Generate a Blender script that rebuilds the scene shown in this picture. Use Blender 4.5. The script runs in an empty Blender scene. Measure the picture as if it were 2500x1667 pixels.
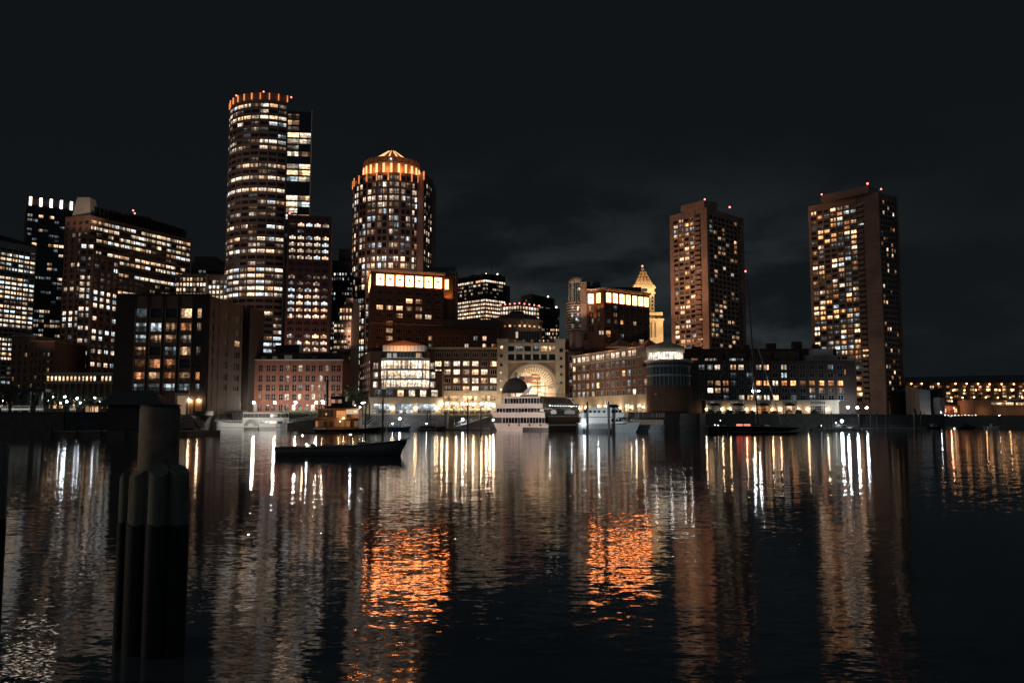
import bpy, math, random
from mathutils import Vector, Matrix
S = bpy.context.scene
COL = S.collection
R = math.radians
PI = math.pi
# ------------------------------------------------------------------ camera
F, CX, CY, HC = 2073.0, 1250.0, 833.5, 4.5          # photograph's focal length and centre in its pixels, eye height in metres
PIT = math.atan((1019 - CY) / F)
cp, sp = math.cos(PIT), math.sin(PIT)
def ray(px, py):
    u, v = (px - CX) / F, (CY - py) / F
    return u, cp - v * sp, sp + v * cp
def at(px, py, Y):                                   # world point of a photo pixel at distance Y
    u, y, z = ray(px, py); t = Y / y
    return Vector((u * t, Y, HC + z * t))
def atz(px, py, z):                                  # world point of a photo pixel at height z
    u, y, w = ray(px, py); t = (z - HC) / w
    return Vector((u * t, y * t, z))
def gx(px, Y, py=1019): return at(px, py, Y).x
cam = bpy.data.objects.new('camera', bpy.data.cameras.new('camera')); COL.objects.link(cam)
cam.location = (0, 0, HC); cam.rotation_euler = (PI / 2 + PIT, 0, 0)
cam.data.sensor_width = 36; cam.data.lens = 36 * F / 2500; cam.data.clip_start = .1; cam.data.clip_end = 20000
S.camera = cam
# ------------------------------------------------------------------ materials
M = {}
def newmat(name):
    m = bpy.data.materials.new(name); m.use_nodes = True; M[name] = m
    nt = m.node_tree; return m, nt, nt.nodes['Principled BSDF']
def mat(name, c, rough=.8, var=.25, scale=.35, metal=0., spec=.5, bump=0., fine=0.):
    m, nt, b = newmat(name)
    b.inputs['Roughness'].default_value = rough; b.inputs['Metallic'].default_value = metal
    b.inputs['Specular IOR Level'].default_value = spec
    g = nt.nodes.new('ShaderNodeNewGeometry')
    n = nt.nodes.new('ShaderNodeTexNoise'); n.inputs['Scale'].default_value = scale; n.inputs['Detail'].default_value = 6; n.inputs['Roughness'].default_value = .65
    nt.links.new(g.outputs['Position'], n.inputs['Vector'])
    r = nt.nodes.new('ShaderNodeMapRange'); r.inputs[1].default_value = .3; r.inputs[2].default_value = .7
    r.inputs[3].default_value = 1 - var; r.inputs[4].default_value = 1 + var
    nt.links.new(n.outputs['Fac'], r.inputs[0])
    mx = nt.nodes.new('ShaderNodeVectorMath'); mx.operation = 'SCALE'; mx.inputs[0].default_value = c[:3]
    nt.links.new(r.outputs[0], mx.inputs['Scale']); nt.links.new(mx.outputs[0], b.inputs['Base Color'])
    if bump:
        n2 = nt.nodes.new('ShaderNodeTexNoise'); n2.inputs['Scale'].default_value = fine or scale * 8; n2.inputs['Detail'].default_value = 4
        nt.links.new(g.outputs['Position'], n2.inputs['Vector'])
        bp = nt.nodes.new('ShaderNodeBump'); bp.inputs['Strength'].default_value = bump; bp.inputs['Distance'].default_value = .05
        nt.links.new(n2.outputs['Fac'], bp.inputs['Height']); nt.links.new(bp.outputs[0], b.inputs['Normal'])
    return m
mat('brick_dark', (.05, .032, .026)); mat('brick_maroon', (.15, .075, .062)); mat('brick_red', (.19, .076, .053), var=.3, scale=.5); mat('brick_brown', (.2, .11, .075)); mat('brick_rowes', (.105, .05, .032))
mat('brick_unlit', (.022, .017, .015)); mat('brick_wing', (.15, .07, .045)); mat('stone', (.42, .37, .29), var=.2); mat('stone_pale', (.5, .47, .42), var=.15); mat('stone_brown', (.3, .215, .155), var=.2); mat('granite_red', (.2, .125, .1), var=.2)  # first brick: shade put into its colour, for walls the lamps would overlight
mat('concrete', (.28, .2, .16), var=.3, scale=.15); mat('concrete_grey', (.33, .33, .33), var=.2)
mat('dark_metal', (.03, .032, .035), .45, metal=.4); mat('black_paint', (.012, .013, .014), .35); mat('roof_dark', (.045, .045, .048), .7)
mat('white_paint', (.78, .78, .76), .4, .06); mat('white_trim', (.62, .6, .55), .5, .08); mat('pink_paint', (.68, .57, .52), .4, .1)
mat('grey_paint', (.36, .38, .4), .4, .1); mat('blue_paint', (.012, .07, .16), .35, .1); mat('copper_roof', (.3, .13, .06), .6)
mat('glass_dark', (.012, .015, .018), .12, .2, spec=.6); mat('glass_green', (.03, .045, .05), .1, .2, spec=.7); mat('frame_dark', (.03, .03, .032), .5)
mat('frame_pale', (.4, .38, .35), .6, .1); mat('frame_grey', (.2, .2, .2), .5, .1); mat('launch_paint', (.1, .108, .115), .5, .15, 1.)
mat('granite_wall', (.1, .095, .088), .85, .35, .6, bump=.6); mat('pile_wood', (.055, .045, .036), .85, .4, 2.5, bump=.5); mat('deck_wood', (.12, .1, .08), .8, .3, 1.2)
mat('paving', (.2, .185, .17), .85, .2, .4); mat('asphalt', (.05, .05, .05), .9, .2, .5)
mat('leaf', (.045, .065, .035), .7, .45, .8); mat('bark', (.07, .055, .042), .9, .3, 3)
mat('flag_red', (.45, .03, .03)); mat('flag_blue', (.03, .045, .2)); mat('flag_white', (.75, .72, .68)); mat('ornament', (.28, .09, .04))
mat('awning', (.02, .02, .025), .8); mat('umbrella_cloth', (.55, .5, .42), .9, .1); mat('aquarium_panel', (.42, .38, .34), .5, .1, .2); mat('aquarium_metal', (.4, .45, .5), .35, .1, .3, metal=.3)
mat('wood_warm', (.32, .17, .08), .55, .25, 2.)
def glow(name, c, s, vary=0., scale=1.2, sample=False):   # something that gives off light
    m, nt, b = newmat(name)
    b.inputs['Base Color'].default_value = (.02, .02, .02, 1); b.inputs['Roughness'].default_value = .25
    b.inputs['Emission Color'].default_value = (*c, 1); b.inputs['Emission Strength'].default_value = s
    if vary:
        g = nt.nodes.new('ShaderNodeNewGeometry')
        n = nt.nodes.new('ShaderNodeTexNoise'); n.inputs['Scale'].default_value = scale; n.inputs['Detail'].default_value = 3
        nt.links.new(g.outputs['Position'], n.inputs['Vector'])
        r = nt.nodes.new('ShaderNodeMapRange'); r.inputs[1].default_value = .36; r.inputs[2].default_value = .66
        r.inputs[3].default_value = s * (1 - vary); r.inputs[4].default_value = s * (1 + vary)
        nt.links.new(n.outputs['Fac'], r.inputs[0]); nt.links.new(r.outputs[0], b.inputs['Emission Strength'])
    m.cycles.emission_sampling = 'AUTO' if sample else 'NONE'
    return m
def room(name, c, s, dark=.3, cols=3., ceil=.5):      # a lit room behind a pane: ceiling lamps above, furniture below, some panes curtained
    m, nt, b = newmat(name); Lk = nt.links.new
    b.inputs['Base Color'].default_value = (.015, .017, .02, 1); b.inputs['Roughness'].default_value = .15
    at_ = nt.nodes.new('ShaderNodeAttribute'); at_.attribute_name = 'pane'; oi = nt.nodes.new('ShaderNodeObjectInfo')
    sp_ = nt.nodes.new('ShaderNodeSeparateXYZ'); Lk(at_.outputs['Vector'], sp_.inputs[0])
    def mt(op, a, bb=None, clamp=False):
        q = nt.nodes.new('ShaderNodeMath'); q.operation = op; q.use_clamp = clamp
        for i, x in enumerate((a, bb)):
            if x is None: continue
            if isinstance(x, (int, float)): q.inputs[i].default_value = x
            else: Lk(x, q.inputs[i])
        return q.outputs[0]
    def mr(v, a, bb, lo, hi):
        q = nt.nodes.new('ShaderNodeMapRange'); Lk(v, q.inputs[0])
        for i, x in enumerate((a, bb, lo, hi)): q.inputs[i + 1].default_value = x
        return q.outputs[0]
    def noise(x, y, z, det=2.):
        cb = nt.nodes.new('ShaderNodeCombineXYZ')
        for i, v in enumerate((x, y, z)): Lk(v, cb.inputs[i])
        n = nt.nodes.new('ShaderNodeTexNoise'); n.inputs['Scale'].default_value = 1.; n.inputs['Detail'].default_value = det; Lk(cb.outputs[0], n.inputs['Vector']); return n.outputs['Fac']
    U, V, Sd = sp_.outputs
    r = mt('FRACT', mt('ADD', Sd, oi.outputs['Random'])); r2 = mt('FRACT', mt('MULTIPLY', r, 17.31)); r3 = mt('FRACT', mt('MULTIPLY', r, 53.7))
    cell = mt('FLOOR', mt('MULTIPLY', U, cols))
    h = nt.nodes.new('ShaderNodeTexWhiteNoise'); h.noise_dimensions = '2D'; cb = nt.nodes.new('ShaderNodeCombineXYZ'); Lk(cell, cb.inputs[0]); Lk(r, cb.inputs[1]); Lk(cb.outputs[0], h.inputs['Vector'])
    pane = mr(h.outputs['Value'], dark, dark + .08, .22, 1.)
    n1 = mr(noise(mt('MULTIPLY', U, 4.), mt('MULTIPLY', V, 3.), mt('MULTIPLY', r, 90.)), .38, .62, .35, 1.35)
    sill = mr(mt('SUBTRACT', V, mt('MULTIPLY', r2, .75)), -.06, .06, ceil, 1.15)          # desks, blinds half down
    lev = mr(r3, 0., 1., .55, 1.25)
    st = mt('MULTIPLY', mt('MULTIPLY', pane, n1), mt('MULTIPLY', sill, mt('MULTIPLY', lev, s)))
    Lk(st, b.inputs['Emission Strength'])
    mx = nt.nodes.new('ShaderNodeMix'); mx.data_type = 'RGBA'; Lk(mr(r2, 0, 1, 0, .5), mx.inputs['Factor']); mx.inputs['A'].default_value = (*c, 1); mx.inputs['B'].default_value = (c[0], c[1] * .8, c[2] * .62, 1) if c[2] < c[0] else (.9, .92, .85, 1)
    Lk(mx.outputs['Result'], b.inputs['Emission Color'])
    m.cycles.emission_sampling = 'NONE'; return m
TINT = {'w': (1., .62, .35), 'n': (1., .82, .64), 'c': (.72, .9, 1.), 'o': (1., .42, .15)}
for t, c in TINT.items():
    room(t + '3', c, 2.3 if t in 'wo' else 1.7, .2); room(t + '2', c, .8, .4); room(t + '1', c, .3, .62, 4., .2)
M['d0'] = M['glass_dark']
glow('lamp_white', (1, .88, .74), 300, sample=True); glow('sconce_glow', (1, .66, .38), 130, sample=True); glow('lamp_warm', (1, .72, .45), 110, sample=True); glow('lamp_cool', (.82, .93, 1.), 260, sample=True); glow('lamp_small', (.85, .94, 1.), 70, sample=True)
glow('lamp_orange', (1, .45, .16), 9, sample=True); glow('beacon_red', (1, .24, .22), 3.2); glow('spark', (1, .88, .72), 8); glow('spark_cool', (.75, .9, 1), 10)
glow('panel', (1., .285, .085), 15., .1, .3); glow('fin_orange', (1., .3, .09), 1.05, .3, .4); glow('fin_white', (1., .8, .62), 6.); glow('crown_slot', (1., .44, .17), 2.1); room('busy_cool', (.72, .9, 1), .8, .55, 5., .12); room('busy_warm', (1., .62, .36), .75, .55, 5., .12); room('busy_orange', (1., .42, .18), .75, .6, 5., .12); glow('interior', (1., .8, .58), 1.5, .4, .6)
glow('tail_red', (1, .12, .08), 3); room('store_white', (.8, .88, .95), .8, .5, 5.); room('store_warm', (1., .64, .36), 1.9, .2, 5.); room('interior_bright', (1., .8, .6), 2., .12, 4., .6); glow('lantern_glow', (1., .86, .7), 1.25, .6, .8)
# ------------------------------------------------------------------ mesh builder
class MB:
    def __init__(s): s.v, s.f, s.m, s.sm, s.p = [], [], [], [], {}
    def add(s, vs, fs, m=0, smooth=False):
        k = len(s.v); s.v += [tuple(x) for x in vs]
        for f in fs: s.f.append([i + k for i in f]); s.m.append(m); s.sm.append(smooth)
    def box(s, x0, x1, y0, y1, z0, z1, m=0):
        s.add([(x, y, z) for z in (z0, z1) for y in (y0, y1) for x in (x0, x1)], [(0, 2, 3, 1), (4, 5, 7, 6), (0, 1, 5, 4), (1, 3, 7, 5), (3, 2, 6, 7), (2, 0, 4, 6)], m)
    def pane(s, seed=0.):                              # give the last box (8 vertices) room coordinates
        k = len(s.v) - 8
        for i in range(8): s.p[k + i] = (i % 2, 1. if i > 3 else 0., seed)
    def obox(s, o, d, s0, s1, n0, n1, z0, z1, m=0):   # box on a facade: along d, outward n, up
        n = (d[1], -d[0])
        vs = [(o[0] + d[0] * a + n[0] * b, o[1] + d[1] * a + n[1] * b, z) for z in (z0, z1) for b in (n1, n0) for a in (s0, s1)]
        s.add(vs, [(0, 2, 3, 1), (4, 5, 7, 6), (0, 1, 5, 4), (1, 3, 7, 5), (3, 2, 6, 7), (2, 0, 4, 6)], m)
    def prism(s, poly, z0, z1, m=0, mt=None, top=None):
        n = len(poly); tp = top or poly
        vs = [(p[0], p[1], z0) for p in poly] + [(p[0], p[1], z1) for p in tp]
        s.add(vs, [(i, (i + 1) % n, n + (i + 1) % n, n + i) for i in range(n)], m)
        s.add(vs, [tuple(range(n - 1, -1, -1)), tuple(range(n, 2 * n))], m if mt is None else mt)
    def tube(s, p, q, r0, r1=None, n=8, m=0, smooth=True):
        r1 = r0 if r1 is None else r1
        p, q = Vector(p), Vector(q); d = (q - p).normalized()
        a = d.orthogonal().normalized(); b = d.cross(a)
        vs = [p + (a * math.cos(2 * PI * i / n) + b * math.sin(2 * PI * i / n)) * r0 for i in range(n)] + [q + (a * math.cos(2 * PI * i / n) + b * math.sin(2 * PI * i / n)) * r1 for i in range(n)]
        s.add(vs, [(i, (i + 1) % n, n + (i + 1) % n, n + i) for i in range(n)], m, smooth)
        s.add(vs, [tuple(range(n - 1, -1, -1)), tuple(range(n, 2 * n))], m)
    def path(s, pts, r, n=6, m=0):
        for a, b in zip(pts, pts[1:]): s.tube(a, b, r, r, n, m)
    def lathe(s, c, prof, n=16, m=0, smooth=True, a0=0., a1=2 * PI):
        full = abs(a1 - a0 - 2 * PI) < 1e-6; k = n if full else n + 1; vs = []
        for r, z in prof:
            for i in range(k):
                t = a0 + (a1 - a0) * i / n; vs.append((c[0] + r * math.cos(t), c[1] + r * math.sin(t), c[2] + z))
        fs = []
        for j in range(len(prof) - 1):
            for i in range(n): fs.append((j * k + i, j * k + (i + 1) % k, (j + 1) * k + (i + 1) % k, (j + 1) * k + i))
        s.add(vs, fs, m, smooth)
    def ball(s, c, r, n=8, m=0, sz=1.):
        k = n // 2 + 1
        s.lathe(c, [(max(1e-3, r * math.sin(PI * j / k)), -r * sz * math.cos(PI * j / k)) for j in range(k + 1)], n, m)
    def loft(s, rings, m=0, smooth=False, cap=True, closed=False):
        k = len(rings[0]); vs = [p for r in rings for p in r]; fs = []
        for j in range(len(rings) - 1):
            for i in range(k if closed else k - 1): fs.append((j * k + i, j * k + (i + 1) % k, (j + 1) * k + (i + 1) % k, (j + 1) * k + i))
        s.add(vs, fs, m, smooth)
        if cap: s.add(vs, [tuple(range(k - 1, -1, -1)), tuple(range((len(rings) - 1) * k, len(rings) * k))], m)
    def build(s, name, mats, parent=None, origin=None):
        me = bpy.data.meshes.new(name)
        o0 = Vector(origin) if origin is not None else (parent.location if parent is not None and parent.rotation_euler.z == 0 and not parent.get('loc') else Vector((0, 0, 0)))
        me.from_pydata([(x - o0[0], y - o0[1], z - o0[2]) for x, y, z in s.v], [], s.f)
        for q in ([mats] if isinstance(mats, str) else mats): me.materials.append(M[q])
        me.polygons.foreach_set('material_index', s.m); me.polygons.foreach_set('use_smooth', s.sm)
        if s.p: pane_attr(me, s.p)
        me.update()
        o = bpy.data.objects.new(name, me); COL.objects.link(o)
        if parent is not None: o.parent = parent
        elif origin is not None: o.location = o0
        return o
def pane_attr(me, p):
    a = me.attributes.new('pane', 'FLOAT_VECTOR', 'POINT'); buf = [.5, .5, .3] * len(me.vertices)
    for i, q in p.items(): buf[3 * i:3 * i + 3] = q
    a.data.foreach_set('vector', buf)
def tag(o, label=None, cat=None, group=None, kind=None):
    for k, v in (('label', label), ('category', cat), ('group', group), ('kind', kind)):
        if v: o[k] = v
    return o
def thing(name, label, cat, loc, group=None, rz=0., local=False):
    o = bpy.data.objects.new(name, None); COL.objects.link(o); o.location = loc; o.rotation_euler.z = rz
    o.empty_display_size = .5
    if local: o['loc'] = 1
    return tag(o, label, cat, group)
def dup(o, parent=None):
    c = o.copy(); COL.objects.link(c); c.parent = parent
    for ch in o.children: dup(ch, c)
    return c
def lamp(kind, name, loc, power, color, target=None, angle=90, size=.3, sy=None, blend=.6):
    l = bpy.data.lights.new(name, kind); l.energy = power; l.color = color
    if kind == 'SPOT': l.spot_size = R(angle); l.spot_blend = blend; l.shadow_soft_size = size
    elif kind == 'AREA':
        l.size = size
        if sy: l.shape = 'RECTANGLE'; l.size_y = sy
    else: l.shadow_soft_size = size
    o = bpy.data.objects.new(name, l); COL.objects.link(o); o.location = loc
    if target is not None: o.rotation_euler = (Vector(target) - Vector(loc)).to_track_quat('-Z', 'Y').to_euler()
    return o
WARM = (1, .62, .34); ORANGE = (1, .36, .09); WHITE = (1, .92, .82); COOL = (.85, .95, 1.)
# ------------------------------------------------------------------ buildings
WM = {}
def win_mesh(style, w, h):                            # a window facing -Y: pane (slot 0) and frame (slot 1)
    k = (style, round(w, 1), round(h, 1))
    if k in WM: return WM[k]
    b = MB(); win_geo(b, style, w, h, lambda x, n, z: (x, -n, z))
    me = bpy.data.meshes.new('window'); me.from_pydata(b.v, [], b.f); me.materials.append(M['glass_dark']); me.materials.append(M['frame_dark'])
    me.polygons.foreach_set('material_index', b.m); pane_attr(me, b.p); me.update(); WM[k] = me
    return me
def win_geo(b, style, w, h, T0, m0=0, m1=1, seed=0.):
    rec = []; k0 = len(b.v)
    def T(x, n, z): rec.append((x / w + .5, z / h + .5, seed)); return T0(x, n, z)
    win_geo_(b, style, w, h, T, m0, m1)
    for i, q in enumerate(rec): b.p[k0 + i] = q
def win_geo_(b, style, w, h, T, m0, m1):
    def q(x0, x1, z0, z1, n0, n1, m):
        b.add([T(x, n, z) for z in (z0, z1) for n in (n1, n0) for x in (x0, x1)], [(0, 2, 3, 1), (4, 5, 7, 6), (0, 1, 5, 4), (1, 3, 7, 5), (3, 2, 6, 7), (2, 0, 4, 6)], m)
    a, c = w / 2, h / 2
    if 'a' in style:                                  # segmental arched head
        k = 6; ri = h * .16
        pts = [(-a, -c), (a, -c)] + [(a * math.cos(PI * i / k), c - ri + ri * math.sin(PI * i / k)) for i in range(k + 1)]
        n = len(pts); vs = [T(x, .0, z) for x, z in pts] + [T(x, .06, z) for x, z in pts]
        b.add(vs, [tuple(range(n, 2 * n))] + [(i, (i + 1) % n, n + (i + 1) % n, n + i) for i in range(n)], m0)
    elif 'p' in style:                                # three lights with a round-headed middle one
        q(-a, a, -c, c * .35, .0, .06, m0); k = 6; ri = w * .2
        pts = [(ri * math.cos(PI * i / k), c * .35 + ri * math.sin(PI * i / k)) for i in range(k + 1)]
        n = len(pts); vs = [T(x, 0, z) for x, z in pts] + [T(x, .06, z) for x, z in pts]
        b.add(vs, [tuple(range(n, 2 * n))] + [(i, (i + 1) % n, n + (i + 1) % n, n + i) for i in range(n)], m0)
        for x in (-w * .2, w * .2): q(x - .09, x + .09, -c, c * .35, .07, .14, m1)
    else: q(-a, a, -c, c, .0, .06, m0)
    if 'f' in style:
        for x0, x1, z0, z1 in ((-a, -a + .14, -c, c), (a - .14, a, -c, c), (-a + .14, a - .14, -c, -c + .14), (-a + .14, a - .14, c - .14, c)): q(x0, x1, z0, z1, .0, .2, m1)
    nv = int(style[-1]) if style[-1].isdigit() else 0
    for i in range(nv):
        x = -a + w * (i + 1) / (nv + 1); q(x - .06, x + .06, -c + .01, c - (.01 if 'a' not in style else h * .05), .061, .13, m1)
    if 'h' in style: q(-a + .01, a - .01, -.05, .05, .061, .12, m1)
class Bld:
    def __init__(s, name, label, cat, loc, group=None, mats=('brick_brown', 'stone'), frame='frame_dark'):
        s.o = thing(name, label, cat, loc, group); s.loc = Vector(loc); s.w = MB(); s.mats = mats; s.wins = []; s.frame = frame
    def face(s, a, b, z0, z1, cols, rows, lit, ww=.6, wh=.6, t=.35, m0=0., m1=0., zb=0., zt=0., style='1', mp=0, ms=0, xs=None, zs=None, hide=1e9, core=True):
        a, b = Vector(a[:2]), Vector(b[:2]); L = (b - a).length; d = (b - a) / L
        if xs is None:
            p = (L - m0 - m1) / cols; xs = [(m0 + p * (i + .5), p * ww) for i in range(cols)]
        if zs is None:
            p = (z1 - z0 - zb - zt) / rows; zs = [(z1 - zt - p * (i + .5), p * wh) for i in range(rows)]
        if t:
            e = 0.
            for c, w in xs + [(L + 99, 198)]:
                x1 = min(L, c - w / 2)
                if x1 - e > .02: s.w.obox(a, d, e, x1, 0, t, z0, z1, mp)
                e = c + w / 2
            e = z1 - .02
            for c, h in zs + [(z0 - 99, 198)]:
                x0 = max(z0 + .02, c + h / 2)
                if e - x0 > .02: s.w.obox(a, d, .02, L - .02, 0, t - .09, x0, e, ms)
                e = c - h / 2
        n = Vector((d.y, -d.x))
        for r, (zc, h) in enumerate(zs):
            for c, (xc, w) in enumerate(xs):
                k = lit(r, c)
                if not k: continue
                p = a + d * xc + n * .03
                v = Vector((p.x, p.y, zc - HC)); D = v.length
                py = CY - F * (-(v.y * sp) + v.z * cp) / (v.y * cp + v.z * sp)
                vis = max(0., -(n.x * v.x + n.y * v.y) / D) * w * h / D / D * (1 if py < hide else .01) * (1.6 if k[0] in 'wnco' and k[1] in '23' else 1)
                s.wins.append((vis, p.x, p.y, zc, math.atan2(d.y, d.x), w, h, style, k))
    def finish(s, maxw=100, wname='window'):
        s.wins.sort(key=lambda q: -q[0])
        for q in s.wins[:maxw]:
            o = bpy.data.objects.new(wname, win_mesh(q[7], q[5], q[6])); COL.objects.link(o); o.parent = s.o
            o.location = Vector(q[1:4]) - s.loc; o.rotation_euler.z = q[4]
            o.material_slots[0].link = 'OBJECT'; o.material_slots[0].material = M[q[8]]
            o.material_slots[1].link = 'OBJECT'; o.material_slots[1].material = M[s.frame]
        rest = s.wins[maxw:]
        if rest:
            b = MB(); ms = [s.frame]
            for q in rest:
                if q[8] not in ms: ms.append(q[8])
                ca, sa = math.cos(q[4]), math.sin(q[4])
                win_geo(b, q[7], q[5], q[6], lambda x, n, z: (q[1] + x * ca + n * sa, q[2] + x * sa - n * ca, q[3] + z), ms.index(q[8]), 0, (q[1] * 7.13 + q[2] * 3.7 + q[3] * 1.93) % 1.)
            o = b.build(wname, ms, s.o); o['kind'] = 'stuff'
        s.wall = s.w.build('wall', s.mats, s.o)
        return s
    def part(s, name, b, mats, label=None):
        o = b.build(name, mats, s.o)
        if label: o['label'] = label
        return o
    def beacon(s, p, r=.55, m='beacon_red'):
        b = MB(); b.tube(p - Vector((0, 0, 1.6)), p, .12); o = b.build('beacon_mast', 'dark_metal', s.o)
        b = MB(); b.ball(p, r, 8); g = b.build('beacon', m, s.o); g.parent = o; g.location = (0, 0, 0)
def pick(rng, dist):                                  # dist: 'w3:.2 n2:.3 ...', the rest stays dark
    x = rng.random()
    for q in dist.split():
        k, p = q.split(':'); x -= float(p)
        if x < 0: return k
    return 'd0'
def rnd(dist, seed):
    g = random.Random(seed); return lambda r, c: pick(g, dist)
def floors(levels, seed, tints='nnwc'):               # levels: one digit per floor, 0 dark .. 9 all bright
    g = random.Random(seed)
    def f(r, c):
        l = int(levels[r % len(levels)]) / 9
        if g.random() < l ** .6: return g.choice(tints) + ('3' if g.random() < l * .95 else '2' if g.random() < .75 else '1')
        return g.choice(tints) + '1' if g.random() < l * .7 + .12 else 'd0'
    return f
def rlev(n, seed, w='00123456789'):
    g = random.Random(seed); return ''.join(g.choice(w) for _ in range(n))
def rows_of(z0, z1, p): return max(1, round((z1 - z0) / p))
def xy(v): return (v[0], v[1])
ZL = 5.5                                              # street level above the water
# ------------------------------------------------------------------ night sky, faint clouds lit by the city
W = bpy.data.worlds.new('World'); S.world = W; W.use_nodes = True
nt = W.node_tree; bg = nt.nodes['Background']
N = lambda t, **k: [setattr(q, a, b) for q in [nt.nodes.new(t)] for a, b in k.items()] and nt.nodes[-1] if k else nt.nodes.new(t)
def math_(op, a, b=None, clamp=False):
    q = nt.nodes.new('ShaderNodeMath'); q.operation = op; q.use_clamp = clamp
    for i, x in enumerate((a, b)):
        if x is None: continue
        if isinstance(x, (int, float)): q.inputs[i].default_value = x
        else: nt.links.new(x, q.inputs[i])
    return q.outputs[0]
def vmap(v, a, b, c, d):
    q = nt.nodes.new('ShaderNodeMapRange'); q.interpolation_type = 'SMOOTHSTEP'
    nt.links.new(v, q.inputs[0])
    for i, x in enumerate((a, b, c, d)): q.inputs[i + 1].default_value = x
    return q.outputs[0]
tc = nt.nodes.new('ShaderNodeTexCoord'); sep = nt.nodes.new('ShaderNodeSeparateXYZ'); nt.links.new(tc.outputs['Generated'], sep.inputs[0])
X_, Y_, Z_ = sep.outputs
mp = nt.nodes.new('ShaderNodeMapping'); mp.inputs['Scale'].default_value = (2.6, 2.6, 6.5); mp.inputs['Location'].default_value = (.3, 1.1, .4)
nt.links.new(tc.outputs['Generated'], mp.inputs[0])
ns = nt.nodes.new('ShaderNodeTexNoise'); ns.inputs['Scale'].default_value = 2.2; ns.inputs['Detail'].default_value = 6; ns.inputs['Roughness'].default_value = .55; ns.inputs['Distortion'].default_value = .3
nt.links.new(mp.outputs[0], ns.inputs['Vector'])
cl = vmap(ns.outputs['Fac'], .40, .62, 0, 1)
low = vmap(Z_, .06, .34, 1, 0); side = math_('MULTIPLY', vmap(X_, -.35, .0, .0, 1.), vmap(X_, .22, .5, 1., .15))
cloud = math_('MULTIPLY', math_('MULTIPLY', cl, low), side)
back = math_('ADD', vmap(Y_, .1, -.6, 0, 3.5), vmap(Z_, .45, .95, 0, 4))   # city glow behind and overhead, strengthened to lift dark walls and water
sky = nt.nodes.new('ShaderNodeTexSky'); sky.sky_type = 'NISHITA'; sky.sun_disc = False; sky.sun_elevation = R(-8); sky.sun_rotation = R(255); sky.air_density = 1; sky.dust_density = 2
def col(c, fac):
    q = nt.nodes.new('ShaderNodeVectorMath'); q.operation = 'SCALE'; q.inputs[0].default_value = c
    nt.links.new(fac, q.inputs['Scale']); return q.outputs[0]
def vadd(a, b):
    q = nt.nodes.new('ShaderNodeVectorMath'); q.operation = 'ADD'; nt.links.new(a, q.inputs[0]); nt.links.new(b, q.inputs[1]); return q.outputs[0]
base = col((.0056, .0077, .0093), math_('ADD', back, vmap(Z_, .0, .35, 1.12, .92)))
c2 = col((.02, .0235, .0235), cloud)
tint = vadd(base, c2)
s3 = nt.nodes.new('ShaderNodeVectorMath'); s3.operation = 'SCALE'; s3.inputs['Scale'].default_value = .02
nt.links.new(sky.outputs[0], s3.inputs[0])
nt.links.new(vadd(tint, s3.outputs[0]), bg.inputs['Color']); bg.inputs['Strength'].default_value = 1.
W.cycles.sampling_method = 'MANUAL'; W.cycles.sample_map_resolution = 256
# weak, warm, low sun lamp added to lift the posts, launch and facades
sl = bpy.data.lights.new('fill_sun', 'SUN'); sl.energy = .11; sl.angle = R(12); sl.color = (1, .62, .42)
so = bpy.data.objects.new('fill_sun', sl); COL.objects.link(so); so.rotation_euler = Vector((1, .38, -.26)).to_track_quat('-Z', 'Y').to_euler()
# ------------------------------------------------------------------ water
m, nt2, b = newmat('water')
b.inputs['Base Color'].default_value = (.04, .055, .062, 1); b.inputs['Roughness'].default_value = .05; b.inputs['IOR'].default_value = 1.333
L2 = nt2.links.new
g = nt2.nodes.new('ShaderNodeNewGeometry')
def vm(op, a, bb=None, sc=None):
    q = nt2.nodes.new('ShaderNodeVectorMath'); q.operation = op
    for i, x in enumerate((a, bb)):
        if x is None: continue
        if isinstance(x, tuple): q.inputs[i].default_value = x
        else: L2(x, q.inputs[i])
    if sc is not None:
        if isinstance(sc, (int, float)): q.inputs['Scale'].default_value = sc
        else: L2(sc, q.inputs['Scale'])
    return q.outputs[0]
def slope(scale, amp, det=2., rot=0., st=(1, 1, 1)):   # slope of the water surface from one band of ripples
    mpn = nt2.nodes.new('ShaderNodeMapping'); mpn.inputs['Rotation'].default_value = (0, 0, rot); mpn.inputs['Scale'].default_value = st
    L2(g.outputs['Position'], mpn.inputs[0])
    n = nt2.nodes.new('ShaderNodeTexNoise'); n.inputs['Scale'].default_value = scale; n.inputs['Detail'].default_value = det; n.inputs['Roughness'].default_value = .6
    L2(mpn.outputs[0], n.inputs['Vector'])
    return vm('MULTIPLY', vm('SUBTRACT', n.outputs['Color'], (.5, .5, .5)), (amp * .62, amp * 1.25, 0))
# gusts: patches where the ripples are stronger
gm = nt2.nodes.new('ShaderNodeTexNoise'); gm.inputs['Scale'].default_value = .05; gm.inputs['Detail'].default_value = 3
L2(vm('MULTIPLY', g.outputs['Position'], (.35, 1, 1)), gm.inputs['Vector'])
gr = nt2.nodes.new('ShaderNodeMapRange'); gr.inputs[1].default_value = .35; gr.inputs[2].default_value = .65; gr.inputs[3].default_value = .75; gr.inputs[4].default_value = 1.25
L2(gm.outputs['Fac'], gr.inputs[0])
sl_ = vm('ADD', vm('ADD', slope(3.4, .09, 3., .15, (.42, 1, 1)), slope(.55, .02, 2., -.3, (.6, 1, 1))), slope(10., .08, 2., -.1, (.45, 1, 1)))
nrm = vm('NORMALIZE', vm('ADD', vm('SCALE', sl_, sc=gr.outputs[0]), (0, 0, 1)))
L2(nrm, b.inputs['Normal'])
w = MB(); w.add([(-6000, -300, 0), (6000, -300, 0), (6000, 9000, 0), (-6000, 9000, 0)], [(0, 1, 2, 3)])
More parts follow.
